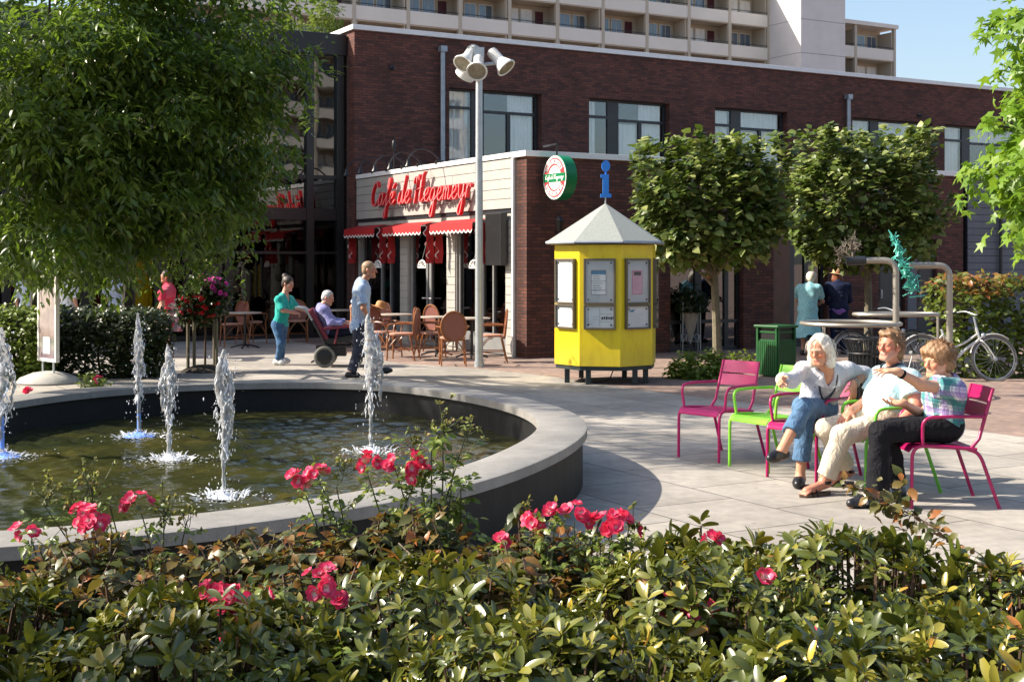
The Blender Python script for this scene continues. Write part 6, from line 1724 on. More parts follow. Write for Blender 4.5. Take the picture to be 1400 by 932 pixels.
# person in pink
Y0 = 23.9
J = standing(V3(*G(229,489)), (-.95,-.25), 1.62, .0)
J.update(elL=P(222,420,23.7),wrL=P(213,433,23.65),elR=P(219,420,24.1),wrR=P(211,431,24.1)); J['shL'] = P(222,402,23.75)
Pk = dict(vox=.0105,skin=(.48,.22,.14),w=1.08,bust=True)
o,q,A = person('person in a bright pink top and flowered skirt standing under the left tree', J, Pk)
def f_(S):
    torso(S,J,.022,Pk,[(J['pel']-V3(0,0,.02),V3(0,0,-1))])
    for s in 'LR': limb(S,J['sh'+s],J['el'+s],J['wr'+s],*ARM,.02,.5,.01)
    S.cap(J['neck'],J['head'],.056,None,.01,sub=True)
garment('top',J,clothmat('pink_jersey',(.62,.035,.085),.12),o,f_,.012,.012,131,['pel','neck','shL','shR','elL','elR'])
t = NT('flowered_cotton'); vr = t.n('ShaderNodeTexVoronoi'); vr.inputs['Scale'].default_value = 16; t.l(t.coord(), vr.inputs[0])
t.base(t.ramp(vr.outputs['Color'],[(.25,(.45,.05,.07)),(.42,(.60,.50,.46)),(.58,(.10,.08,.10)),(.72,(.62,.36,.34))])); t.set(Roughness=.85)
def f_(S): robe(S,J,Pk,0,.50,.16,.26)
garment('skirt',J,t.m,o,f_,.012,.022,135,['pel','hipL','hipR','knL','knR'],(26,44))
S = SDF(J['head']-.2,J['head']+.2,.010); S.ell(q(0,-.02,.042),(.09,.106,.094),A,.02); S.ell(q(0,-.055,-.03),(.086,.065,.10),A,.02); S.ell(q(0,.10,-.02),(.08,.08,.10),A,.012,sub=True); S.build('hair',m_dark_hair,o,1)
shoes(J,o,mat('tan_sandals',(.3,.16,.08),.6)); finish(o,J)
# people half hidden behind the hedge
for px,Yd,fc_,col,nm,lb,hm in ((92,25.8,(.5,.8),(.62,.64,.66),'white_cotton','person in a white shirt half hidden behind the dark hedge by the poster stand',m_grey_hair),(160,26.6,(-.3,.9),(.48,.54,.66),'pale_blue_cotton','person in a pale blue shirt half hidden by the lowest tree leaves',m_dark_hair),(38,26.2,(.2,.95),(.46,.52,.62),'pale_grey_cotton','person in a pale grey blue shirt at the far left behind the hedge',m_sandy)):
    b_ = P(px,360,Yd); J = standing((b_[0],b_[1],0), fc_, 1.66, .1)
    o,q,A = person(lb, J, dict(vox=.012))
    def f_(S):
        torso(S,J,.024,{},[(J['pel']-V3(0,0,.08),V3(0,0,-1))])
        for s in 'LR': limb(S,J['sh'+s],J['el'+s],J['wr'+s],*ARM,.026,.9,.016)
        S.cap(J['neck'],J['head'],.056,None,.01,sub=True)
    garment('shirt',J,clothmat(nm,col,.08),o,f_,.013,.012,141+px,['pel','neck','shL','shR','elL','elR'])
    def f_(S):
        torso(S,J,.01,{},[(J['pel'],V3(0,0,1))])
        for s in 'LR': limb(S,J['hip'+s],J['kn'+s],J['an'+s],*LEG,.018,1.95,.02)
    garment('trousers',J,m_slate,o,f_,.013,.01,151+px,['pel','hipL','hipR','knL','knR','anL','anR'])
    S = SDF(J['head']-.2,J['head']+.2,.012); S.ell(q(0,-.02,.042),(.088,.104,.092),A,.02); S.ell(q(0,.10,-.02),(.08,.08,.10),A,.012,sub=True); S.build('hair',hm,o,1)
    shoes(J,o,m_bshoe,.012); finish(o,J)
# ================================================================ trees, hedges and the flower bed
m_bark = mat('bark', (.045,.037,.028), .9, var=.35, scale=12, bump=.8, bscale=30, bdist=.02)
m_bark_p = mat('pale_bark', (.15,.13,.085), .85, var=.3, scale=9, bump=.5, bscale=40, bdist=.01)
m_stem = mat('green_stem', (.06,.075,.025), .6, var=.3)
m_stem_b = mat('brown_stem', (.08,.045,.025), .7, var=.3)
m_soil = mat('soil', (.035,.026,.018), .95, var=.4, scale=20, bump=1, bscale=40, bdist=.03)
m_lf_tree = leafmat('tree_leaf', [(0,(.015,.036,.007)),(.40,(.042,.085,.014)),(.75,(.11,.17,.026)),(1,(.25,.29,.055))], .38, .34, (.28,.44,.03))
m_lf_lime = leafmat('lime_tree_leaf', [(0,(.030,.058,.010)),(.45,(.105,.155,.026)),(1,(.40,.42,.14))], .30, .45, (.14,.22,.02))
m_lf_maple = leafmat('maple_leaf', [(0,(.10,.20,.012)),(.6,(.16,.28,.02)),(1,(.26,.36,.04))], .45, .42, (.42,.62,.04))
m_lf_beech = leafmat('beech_leaf', [(0,(.055,.085,.012)),(.55,(.11,.15,.02)),(.9,(.19,.21,.035)),(.97,(.26,.12,.03)),(1,(.33,.09,.03))], .3, .35, (.28,.34,.03))
m_lf_yew = leafmat('dark_hedge_leaf', [(0,(.012,.022,.007)),(.7,(.028,.045,.010)),(1,(.09,.11,.02))], .2, .4, (.1,.16,.02))
m_lf_ground = leafmat('ground_cover_leaf', [(0,(.08,.13,.02)),(.7,(.16,.22,.03)),(1,(.28,.32,.06))], .3, .45, (.3,.4,.04))

def blades(pos, dirs, ups, L, seed=None, jit=.15): return frames(dirs, ups)
LT_NARROW = leaf_template(1,.36,.25,.30,3)
LT_OVAL = leaf_template(1,.62,.22,.25,3)
LT_ROUND = leaf_template(1,.92,.18,.22,3,lambda t: math.sin(math.pi*min(1,(t*.97+.03)**.7)))
def maple_template():
    pts = []; n = 5
    ang = [-2.35,-1.15,0,1.15,2.35]
    vs = [(0,.18,0)]; out = []
    for i,a in enumerate(ang):
        l = (.42,.66,.80,.66,.42)[i]
        out.append((math.sin(a)*l, .18+math.cos(a)*l, -.10*l))
        if i < 4: b = (a+ang[i+1])/2; out.append((math.sin(b)*.27,.18+math.cos(b)*.27,.03))
    out = [(-.05,.02,0)]+out+[(.05,.02,0)] if False else out
    vs += out; fs = [(0,i,i+1) for i in range(1,len(out))]
    fs.append((0,len(out),1))
    # as quads: repeat the last corner is not allowed, so return triangles
    return np.array(vs), np.array(fs)
LT_MAPLE = maple_template()

def limbs(mb, base, tips, r0, r=None, trunk_top=None, wob=.12):
    r = r or rng
    top = trunk_top if trunk_top is not None else base+V3(0,0,2)
    tr = catmull([base, base+(top-base)*.33+r.normal(size=3)*wob*.5*V3(1,1,0), base+(top-base)*.66+r.normal(size=3)*wob*.5*V3(1,1,0), top],4)
    mb.tube(tr,np.linspace(r0,r0*.62,len(tr)),9)
    mb.tube([base+V3(0,0,-.02),base+V3(0,0,.12),base+V3(0,0,.3)],[r0*1.5,r0*1.15,r0],9)
    for tp in tips:
        f = r.uniform(.55,1.0); s = base+(top-base)*f; m = s*.5+tp*.5+r.normal(size=3)*wob+V3(0,0,.1)
        pts = catmull([s,m,tp],5); mb.tube(pts,np.linspace(r0*.38,.008,len(pts)),5)
def twig_leaves(centres, outs, n_per, spread, r, twig=.35, droop=.5, leaf=.1, ljit=.25):
    """leaf positions along short drooping twigs"""
    pos=[]; dr=[]; up=[]; sc_=[]; tint=[]
    for c,o in zip(centres,outs):
        d = nrm(o+r.normal(size=3)*.45+V3(0,0,-droop*.5)); tb = r.random()
        side = nrm(np.cross(d,V3(0,0,1))+1e-3)
        for i in range(n_per):
            f = (i+r.random())/n_per; p = c+d*twig*(f-.3)+V3(0,0,-droop*twig*f*f)+r.normal(size=3)*spread
            g = 1 if i%2 else -1
            ld = nrm(d*.55+side*g*.8+V3(0,0,-droop*.7)+r.normal(size=3)*.25)
            pos.append(p); dr.append(ld); up.append(nrm(V3(0,0,1)+r.normal(size=3)*.45)); sc_.append(leaf*r.uniform(1-ljit,1+ljit)); tint.append(np.clip(.55*tb+.45*r.random(),0,1))
    return np.array(pos),np.array(dr),np.array(up),np.array(sc_),np.array(tint)
def shell_points(els, n, r, inner=.45, noise=None):
    """points in a union of ellipsoids, denser towards the outside; returns point and outward direction"""
    P_=[];O_=[]; vol = np.array([e[1][0]*e[1][1]*e[1][2] for e in els])**(2/3); vol/=vol.sum()
    while len(P_) < n:
        k = r.choice(len(els),p=vol); c,rad = els[k]
        d = nrm(r.normal(size=3)); q = inner+(1-inner)*r.random()**.45
        if noise is not None: q *= 1+noise*math.sin(d[0]*7+k)*math.sin(d[1]*6+2*k)*math.sin(d[2]*8)
        p = np.array(c)+d*q*np.array(rad)
        P_.append(p); O_.append(nrm(d/np.array(rad)))
    return np.array(P_),np.array(O_)

# ---------------------------------------------------------------- the big trees at the left
def crown_tree(name, label, base, els, n_twigs, per, leaf, m_leaf, tmpl, r0, seed, top, twig=.38, droop=.6, cat='tree', inner=.35, spread=.05, mb_=None, ntips=26):
    r = np.random.default_rng(seed); o = thing(name,label,cat,base)
    c,od = shell_points(els,n_twigs,r,inner,.12)
    kc_,ko = shell_points(els,max(40,n_twigs//21),r,.40,.25)   # gather the twigs on boughs
    for i in range(n_twigs):
        if r.random() < .88:
            j = r.integers(len(kc_)); c[i] = kc_[j]+r.normal(size=3)*V3(.25,.25,.11)+V3(ko[j][0],ko[j][1],-.1)*.12; od[i] = nrm(ko[j]+r.normal(size=3)*.4)
    mb = MB(); tips = [c[i]*.9+base*.0+(c[i]*.1) for i in r.choice(len(c),ntips,replace=False)]
    limbs(mb,base,tips,r0,r,top); mb.v = [tuple(np.array(v)-base) for v in mb.v]; mb.build('trunk',mb_ or m_bark,o,True)
    pos,dr,up,sc_,ti = twig_leaves(c,od,per,spread,r,twig,droop,leaf)
    scatter('crown',tmpl,pos-base,frames(dr,up),sc_,m_leaf,o,ti); return o
bt = G(262,492); bt[2]=0
def E(px,py,Y,rx,ry,rz): return (P(px,py,Y),(rx,ry,rz))
crown_tree('leafy_tree','big leafy tree in front of the glazed hall, its trunk behind the person in pink',V3(P(166,360,21.6)[0],21.6,0),
 [E(285,40,17.5,1.05,1.5,1.1),E(190,140,17.3,1.4,1.6,1.3),E(310,180,17.6,.62,1.0,.62),E(240,255,17.6,.9,1.2,.65),E(300,262,18.0,.34,.7,.40),E(190,330,18.6,.75,.8,.36),E(290,338,18.9,.42,.6,.26),E(330,90,17.5,.44,.8,.42),E(355,30,17.4,.28,.5,.30),E(365,150,17.6,.26,.5,.18),E(375,95,17.6,.16,.3,.14),E(390,185,17.6,.14,.2,.10)],2500,11,.125,m_lf_tree,LT_NARROW,.12,21,P(185,170,20.4),.36,.38)
bt2 = V3(P(40,360,21.6)[0],21.6,0)
crown_tree('leafy_tree','big leafy tree at the left edge, overhanging the poster stand and dark hedge',bt2,
 [E(40,80,16.6,1.7,1.6,1.5),E(-60,200,16.6,1.6,1.6,1.5),E(90,215,16.8,1.3,1.4,1.0),E(60,305,17.0,1.0,.9,.5),E(130,300,17.4,.7,.8,.5),E(10,340,17.6,.5,.6,.32),E(150,30,17.0,1.2,1.4,1.0),E(105,352,18.5,.6,.6,.32),E(50,365,18.6,.5,.5,.3)],2500,11,.135,m_lf_tree,LT_NARROW,.12,22,P(60,190,17.8),.40,.42)
# trees outside the left of the frame whose shade falls on the square and on the flower bed
crown_tree('leafy_tree','tree beyond the left edge throwing dappled shade on the paving',V3(-10.6,13.8,0),[(V3(-8.3,13.3,7.7),(1.5,1.7,1.0)),(V3(-10.0,14.2,6.6),(1.7,1.8,1.4)),(V3(-7.9,12.5,8.1),(.9,.9,.7))],800,11,.14,m_lf_tree,LT_NARROW,.16,23,V3(-10.2,13.8,5.5),.45,.6,inner=.3)
crown_tree('leafy_tree','small tree beyond the left edge shading the near left corner of the flower bed',V3(-5.75,3.3,0),[(V3(-5.1,3.35,3.3),(.9,.75,.8)),(V3(-5.45,2.95,2.6),(.8,.7,.7))],380,11,.12,m_lf_tree,LT_NARROW,.07,24,V3(-5.6,3.2,2.4),.4,.6)
# ---------------------------------------------------------------- two clipped lime trees
def clipped(base, cx, cz, hw, hd, hh, label, seed, n):
    r = np.random.default_rng(seed); o = thing('clipped_tree',label,'tree',base,0,'clipped box crowned trees in front of the cafe')
    P_=[];O_=[]
    ph = r.uniform(0,6.28,6)
    for k in range(60):                         # young shoots standing out of the clipped face
        q = V3(r.uniform(-.95,.95),r.uniform(-.9,.9),1) if k < 40 else V3(-1 if k%2 else 1,r.uniform(-.9,.9),r.uniform(-.6,.9))
        for j in range(4): P_.append(V3(cx+q[0]*hw,q[1]*hd,cz+q[2]*hh)*1+nrm(V3(q[0]*.4,q[1]*.4,.5+q[2]))*.07*j); O_.append(V3(0,0,1))
    while len(P_) < n:
        q = r.uniform(-1,1,3); s_ = (abs(q[0])**3.2+abs(q[1])**3.2+abs(q[2])**3.2)**(1/3.2)
        lim = 1+.07*math.sin(q[0]*6+ph[0])*math.sin(q[2]*7+ph[1])+.06*math.sin(q[0]*13+ph[2])*math.cos(q[1]*9+ph[3])
        if s_ > lim or s_ < .42 and r.random() < .8: continue
        if r.random() > (.25+.75*(s_/lim)**2): continue
        P_.append(V3(cx+q[0]*hw, q[1]*hd, cz+q[2]*hh)); O_.append(nrm(q+V3(0,0,.3)))
    P_=np.array(P_);O_=np.array(O_)
    pos,dr,up,sc_,ti = twig_leaves(P_,O_,5,.035,r,.26,.25,.145)
    lift = np.clip((pos[:,2]-cz)/hh,-1,1)
    up = up+np.stack([-.55+0*lift,-.15+0*lift,.45+0*lift],1)
    scatter('crown',LT_ROUND,pos,frames(dr,up),sc_*r.uniform(.75,1.1,len(sc_)),m_lf_lime,o,ti)
    mb = MB(); tips = [p for p in P_[r.choice(n,26,replace=False)]]
    limbs(mb,V3(0,0,0),tips,.085,r,V3(cx*.35,0,cz-.35),.03); mb.build('trunk',m_bark_p,o,True)
    # shoots sticking out of the clipped top
    return o
b1 = V3(P(981,360,22.6)[0],22.6,0); s1_ = 22.6/F
clipped(b1,(968-981)*s1_,EYE-(284-360)*s1_,1.14,1.0,.90,'clipped leafy tree with a box shaped crown just right of the yellow kiosk',31,1500)
b2 = V3(P(1187,360,24.2)[0],24.2,0); s2_ = 24.2/F
clipped(b2,(1180-1187)*s2_,EYE-(279-360)*s2_,1.22,1.05,1.05,'clipped leafy tree with a box shaped crown above the two standing women',32,1700)
# ---------------------------------------------------------------- maple leaning in from the right
r = np.random.default_rng(41); MY = 12.6
mbase = V3(P(1640,360,MY)[0],MY,0)
els = [E(1395,35,MY,.26,.5,.36),E(1376,90,MY,.15,.3,.10),E(1392,158,MY,.24,.5,.10),E(1365,172,MY,.16,.3,.07),E(1388,215,MY,.30,.5,.14),E(1345,232,MY,.17,.3,.07),E(1392,262,MY,.20,.4,.16),E(1385,290,MY,.14,.3,.14),E(1460,120,MY,.5,.6,.8),E(1470,260,MY,.55,.6,.5),E(1560,60,MY,.8,.9,1.0),E(1620,200,MY,.8,.9,.8)]
o = thing('maple_tree','bright green maple branches reaching in at the upper right edge','tree',mbase)
c,od = shell_points(els,720,r,.3)
mb = MB(); limbs(mb,mbase,[np.array(e[0]) for e in els],.12,r,P(1600,150,MY)); mb.v = [tuple(np.array(v)-mbase) for v in mb.v]; mb.build('trunk',m_bark,o,True)
pos,dr,up,sc_,ti = twig_leaves(c,od,6,.04,r,.25,.8,.125)
scatter('crown',LT_MAPLE,pos-mbase,frames(dr,up+np.array([-.6,-.5,0])),sc_,m_lf_maple,o,ti)
# ---------------------------------------------------------------- hedges
def hedge(name,label,x0,x1,y0,y1,h,rz,loc,n,leaf,m,tmpl,seed,bump=.08,tcol=None):
    r = np.random.default_rng(seed); o = thing(name,label,'hedge',loc,rz)
    P_=[];O_=[]
    while len(P_) < n:
        q = V3(r.uniform(x0,x1),r.uniform(y0,y1),r.uniform(0,h)); 
        e = bump*math.sin(q[0]*5.1+1)*math.sin(q[2]*6.2)+bump*.6*math.sin(q[0]*11)*math.cos(q[2]*9+q[1]*5)
        dd = min(q[0]-x0,x1-q[0],q[1]-y0,(h-q[2]))
        if dd+e < 0 or r.random() > math.exp(-max(0,dd+e-.02)*6): continue
        k = np.argmin([q[0]-x0,x1-q[0],q[1]-y0,h-q[2]]); O_.append([V3(-1,0,.3),V3(1,0,.3),V3(0,-1,.35),V3(0,0,1)][k]); P_.append(q)
    pos,dr,up,sc_,ti = twig_leaves(np.array(P_),np.array(O_),5,.03,r,.16,.3,leaf)
    if tcol is not None: ti = tcol(pos,ti,r)
    scatter('foliage',tmpl,pos,frames(dr,up+np.array([-.2,-.5,0])),sc_,m,o,ti)
    mb = MB()
    for k in range(int((x1-x0)*4)):
        x = x0+.15+(x1-x0-.3)*k/max(1,int((x1-x0)*4)-1); y = (y0+y1)/2
        mb.tube(catmull([(x,y,0),(x+r.normal()*.05,y+r.normal()*.08,h*.4),(x+r.normal()*.1,y+r.normal()*.12,h*.85)],4),[.02]*8+[.006],5)
    mb.build('stem',m_bark,o,True); return o
hp = G(1318,523)
def beech_t(pos,ti,r):
    w_ = np.clip(1.5-np.abs(pos[:,0]-.55)*1.6,0,1)*np.clip((pos[:,2]-1.15)*3,0,1)
    return np.where(r.random(len(ti))<w_*.8,.93+.07*r.random(len(ti)),ti*.90)
hedge('beech_hedge','sunlit beech hedge with a patch of copper leaves, behind the silver bicycle',0,4.5,0,.9,1.52,R(4),(hp[0]+.02,hp[1]+.72,0),1900,.105,m_lf_beech,LT_OVAL,51,.10,beech_t)
hl = G(0,520)
hedge('dark_hedge','dark clipped hedge along the left side behind the poster stand',0,3.45,0,1.0,1.0,R(2),(P(-95,360,20.2)[0],20.0,0),3300,.075,m_lf_yew,LT_OVAL,52,.05)
hedge('bright_bush','brighter green bush at the left edge in front of the dark hedge',0,1.05,0,.5,1.05,0,(P(-40,360,19.6)[0],19.6,0),620,.075,m_lf_ground,LT_OVAL,53,.10)
# ground cover round the lime trunks
def tuft(name,label,cat,loc,rx,ry,h,n,leaf,m,tmpl,seed,group=None):
    r = np.random.default_rng(seed); o = thing(name,label,cat,loc,0,group)
    c,od = shell_points([(V3(0,0,h*.25),(rx,ry,h*.75))],n,r,.5,.2); c[:,2] = np.abs(c[:,2])
    pos,dr,up,sc_,ti = twig_leaves(c,od,6,.03,r,.14,.2,leaf); pos[:,2] = np.maximum(pos[:,2],.01)
    scatter('foliage',tmpl,pos,frames(dr,up),sc_,m,o,ti)
    mb = MB()
    for k in range(9): mb.tube([(r.normal()*.05,r.normal()*.05,0),c[k]*.6,c[k]],[.008,.006,.003],4)
    mb.build('stem',m_stem,o); return o
tuft('leafy_shrub','low light green shrub at the foot of the clipped tree by the kiosk','shrub',G(966,519)+V3(0,.30,0),.50,.36,.36,330,.085,m_lf_ground,LT_OVAL,61)
tuft('leafy_shrub','small light green shrub right of the clipped tree trunk, behind the empty pink chair','shrub',G(1018,508)+V3(0,.25,0),.26,.25,.26,110,.08,m_lf_ground,LT_OVAL,62)
tuft('leafy_shrub','small light green shrub between the wire basket and the bearded man','shrub',V3(P(1194,360,18.0)[0],18.0,0),.26,.25,.42,120,.08,m_lf_ground,LT_OVAL,63)
r = np.random.default_rng(64)
for nm,lb,px,py,Y,hw,hh,n in (('roof_shrub','light green shrub growing tall on the hall roof beside the brick block',446,42,33.5,.42,1.05,260),('roof_shrub','lower light green shrub on the hall roof left of the tall one',405,58,33.5,.7,.5,180),('roof_shrub','tuft of grass green plants standing above the brick roof edge',510,38,35.0,.35,.35,120)):
    b_ = P(px,py,Y); b_[2] = 7.25 if px < 500 else 7.1
    tuft(nm,lb,'shrub',b_,hw,hw*.8,hh*1.3,n,.12,m_lf_ground,LT_NARROW,int(px))
# dark plant in the cone planter
tuft_o = tuft('planter_plant','dark green bushy plant growing out of the cone planter','plant',pb+V3(0,0,.82),.30,.30,.44,240,.07,m_lf_yew,LT_OVAL,65)
# ---------------------------------------------------------------- flower standard on stakes
m_pet_r = leafmat('red_petal',[(0,(.75,.55,.5)),(.3,(.52,.03,.05)),(1,(.60,.008,.02))],.25,.5,(.6,.03,.03))
m_pet_m = leafmat('magenta_petal',[(0,(.5,.03,.25)),(1,(.62,.05,.38))],.25,.5,(.6,.05,.3))
m_pet_p = leafmat('pink_petal',[(0,(.84,.78,.58)),(.30,(.86,.60,.62)),(.55,(.82,.16,.30)),(.8,(.78,.03,.16)),(1,(.78,.06,.12))],.3,.5,(.8,.05,.12))
fb = G(277,509)+V3(0,.15,0); fs = thing('flower_standard','round bush of red and magenta flowers on tall wooden stakes','flower bush',fb)
sF = fb[1]/F; mb = MB()
for px,dy in ((252,.1),(265,-.12),(293,.0)): mb = MB(); x = (px-277)*sF; mb.tube([(x,dy,0),(x,dy,.98)],.028,8); mb.build('stake',m_bark_p,fs,True)
mb = MB(); mb.tube([(.10,.25,0),(.10,.25,.95)],.028,8); mb.build('stake',m_bark_p,fs,True)
mb = MB(); mb.lathe([(.001,.12),(.15,.11),(.32,.05),(.40,0)],20,cap=False); mb.build('soil_mound',m_soil,fs,True)
mb = MB(); mb.tube([(0,.02,0),(.01,.0,.6),(0,0,1.0)],[.02,.018,.015],7); mb.build('stem',m_stem_b,fs,True)
r = np.random.default_rng(66)
cen = [(V3(-.02,0,1.18),(.34,.34,.34)),(V3(.14,0,1.32),(.26,.25,.24)),(V3(-.15,0,1.05),(.25,.25,.22))]
c,od = shell_points(cen,620,r,.4,.15); pos,dr,up,sc_,ti = twig_leaves(c,od,5,.03,r,.13,.3,.062); scatter('foliage',LT_ROUND,pos,frames(dr,up),sc_,m_lf_yew,fs,ti)
def petals(centres, radii, outs, r, np_=8, size=.5):
    pos=[];dr=[];up=[];sc_=[]
    for c_,R_,o_ in zip(centres,radii,outs):
        a0 = nrm(np.cross(o_,r.normal(size=3))); b0 = np.cross(o_,a0)
        for ring_,(n_,el) in enumerate(((np_,.25),(max(3,np_-2),.8))):
            for k in range(n_):
                a = 6.283*k/n_+ring_*.4+r.normal()*.15; d = nrm(a0*math.cos(a)+b0*math.sin(a)+o_*el)
                pos.append(c_+d*R_*.08); dr.append(d); up.append(o_); sc_.append(R_*r.uniform(.85,1.1)*(1 if ring_==0 else .8))
    return np.array(pos),np.array(dr),np.array(up),np.array(sc_)
PET = leaf_template(1,1.0,.15,-.15,3,lambda t: (.25+.95*math.sin(math.pi*min(1,t*.82+.10)))*.85)
def flowers(name, m, parent, centres, radii, outs, r, np_=7, pale=.5):
    pos,dr,up,sc_ = petals(centres,radii,outs,r,np_)
    T,Fq = PET; N = len(pos); rt = frames(dr,up)
    V = pos[:,None,:]+np.einsum('nij,tj->nti',rt,T)*sc_[:,None,None]
    Fa = (Fq[None]+(np.arange(N)*len(T))[:,None,None]).reshape(-1,4)
    base_t = np.clip(T[:,1]*1.5+(.5-pale)*.9,0,1)
    ti = np.clip(base_t[None,:]+r.uniform(-.12,.22,(N,1)),0,1)
    return np_mesh(name,V.reshape(-1,3),Fa,m,parent,True,ti.ravel())
k_ = od@V3(-.3,-.7,.0)+r.random(len(od))*.7 > .45
ids = np.nonzero(k_)[0][:90]
red = [i for i in ids if c[i][2] < 1.22]; mag = [i for i in ids if c[i][2] >= 1.2 and c[i][0] > -.05]
flowers('red_blossoms',m_pet_r,fs,c[red]+od[red]*.05,[.042]*len(red),od[red],r,6,.2)
flowers('magenta_blossoms',m_pet_m,fs,c[mag]+od[mag]*.07,[.045]*len(mag),od[mag],r,6,.2)
# ---------------------------------------------------------------- rose plants
m_lf_rose = leafmat('rose_leaf',[(0,(.045,.080,.014)),(.5,(.12,.17,.030)),(.85,(.27,.30,.06)),(1,(.30,.19,.05))],.3,.4,(.2,.32,.03))
m_lf_bud = leafmat('bud_leaf',[(0,(.14,.18,.03)),(.6,(.24,.25,.06)),(1,(.34,.22,.10))],.35,.5,(.4,.4,.08))
def rose(name,label,base,tips,clusters,buds,seed,leafy=26,cat='rose',spread=.10,leaf=.034,petal=.028,pale=.72):
    """tips: world points the stems reach; clusters: (point, radius, count); buds: (point, radius, count)"""
    r = np.random.default_rng(seed); base = np.array(base,float); o = thing(name,label,cat,base)
    mb = MB(); pos=[];dr=[];up=[];sc_=[];ti=[]
    for tp in tips:
        tp = np.array(tp)-base; m = tp*.5+r.normal(size=3)*.05; m[2] = tp[2]*.55
        pts = catmull([r.normal(size=3)*V3(.03,.03,0),m,tp],7); mb.tube(pts,np.linspace(.006,.0022,len(pts)),5)
        for k in range(leafy):
            f = r.uniform(.30,.98); i = int(f*(len(pts)-1)); p = pts[i]
            d = nrm(r.normal(size=3)+V3(0,0,.2)); st_ = p+d*r.uniform(.02,spread)
            if k%2: mb.tube([p,st_],[.0018,.0012],3)
            rd = nrm(np.cross(d,V3(0,0,1))+1e-3)
            for q_ in range(5):                # a compound leaf of five leaflets
                off = (q_//2)*.022; g = (1 if q_%2 else -1) if q_ < 4 else 0
                ld = nrm(d*(.5 if g else 1)+rd*g*.9+V3(0,0,-.15)+r.normal(size=3)*.15)
                pos.append(st_+d*(off-.01)); dr.append(ld); up.append(nrm(V3(-.25,-.1,1)+r.normal(size=3)*.4)); sc_.append(leaf*r.uniform(.75,1.15)); ti.append(.75*r.random()+.12*(f>.8)+.1*r.random())
    for (bp,br,bn) in buds:
        bp = np.array(bp)-base
        for k in range(bn):
            e = bp+r.normal(size=3)*br*V3(.5,.5,.6); s_ = bp-V3(0,0,br*1.2)*r.random()+r.normal(size=3)*br*.15
            mb.tube([s_,(s_+e)/2+r.normal(size=3)*.006,e],[.0022,.0017,.0014],3)
            mb.sphere(e,(.0055,.0055,.009),5,4)
            for q_ in range(4): pos.append(e-V3(0,0,.004)); dr.append(nrm(r.normal(size=3)+V3(0,0,.7))); up.append(nrm(r.normal(size=3)+V3(0,0,1))); sc_.append(r.uniform(.014,.026)); ti.append(1.5+r.random())
    mb.build('stems',m_stem,o,True)
    pos=np.array(pos);dr=np.array(dr);up=np.array(up);sc_=np.array(sc_);ti=np.array(ti); bd = ti > 1.2
    scatter('leaves',LT_OVAL,pos[~bd],frames(dr[~bd],up[~bd]),sc_[~bd],m_lf_rose,o,np.clip(ti[~bd],0,1))
    if bd.any(): scatter('buds',LT_OVAL,pos[bd],frames(dr[bd],up[bd]),sc_[bd],m_lf_bud,o,ti[bd]-1.5)['kind'] = 'stuff'
    for (cp,cr,cn) in clusters:
        cp = np.array(cp)-base; cs=[];os_=[]
        for k in range(int(cn*1.5)):
            d = nrm(r.normal(size=3)+V3(-.1,-.35,.55)); cs.append(cp+d*cr*r.uniform(.5,1.45)*V3(1.45,1,.85)); os_.append(nrm(d+V3(0,-.3,.4)))
        flowers('blossom_cluster',m_pet_p,o,np.array(cs),[petal*r.uniform(.8,1.2) for _ in cs],np.array(os_),r,6,pale)
    return o
# ---------------------------------------------------------------- the bed: rhododendrons in front, roses and a viburnum behind
bed = [(-3.4,2.3),(3.2,2.3),(3.1,4.3),(2.1,4.95),(1.2,5.25),(.2,5.6),(-.9,5.75),(-2.0,5.65),(-3.4,5.45)]
np_mesh('flower_bed_soil',[(x,y,.012) for x,y in bed],[tuple(range(len(bed)))],m_soil)['kind'] = 'structure'
m_lf_rho = leafmat('rhododendron_leaf',[(0,(.025,.038,.007)),(.25,(.055,.075,.011)),(.55,(.115,.130,.019)),(.88,(.32,.27,.042)),(.96,(.52,.34,.03)),(1,(.32,.12,.025))],.16,.27,(.26,.28,.02),.65)
RHO = leaf_template(1,.41,.34,.20,5,lambda t: (math.sin(math.pi*min(1,(t*.90+.03)**.98)))**.5)
def rosettes(centres, axes, r, L, n_leaf):
    pos=[];dr=[];up=[];sc_=[];ti=[]
    for c_,a_ in zip(centres,axes):
        u0 = nrm(np.cross(a_,r.normal(size=3))); v0 = np.cross(a_,u0); tb = r.random(); L_r = L*r.choice([.62,.8,1.0,1.15]); n_leaf = int(r.integers(7,13))
        young = r.random() < .28
        for k in range(n_leaf):
            lay = k/n_leaf; a = k*2.4+r.normal()*.2
            el = (1.6 if young else 1.05)*(1-lay)**1.1-.12+(.35 if young else 0)+r.normal()*.12
            d = nrm(u0*math.cos(a)+v0*math.sin(a)+a_*el)
            pos.append(c_-a_*.035*lay+d*.006); dr.append(d); up.append(nrm(a_+r.normal(size=3)*.18)); sc_.append(L_r*(.60+.5*lay**.5)*r.uniform(.8,1.15))
            ti.append(np.clip(.15+.5*tb*.8+.25*(1-lay)+.18*r.normal()*.6,0,.93) if r.random() > .018 else r.uniform(.94,1))
    return np.array(pos),np.array(dr),np.array(up),np.array(sc_),np.array(ti)
def bedh(x,y): return .60+.045*math.sin(x*2.3+1)+.035*math.sin(x*5.1+y*3)+.03*math.sin(y*6-x*2)
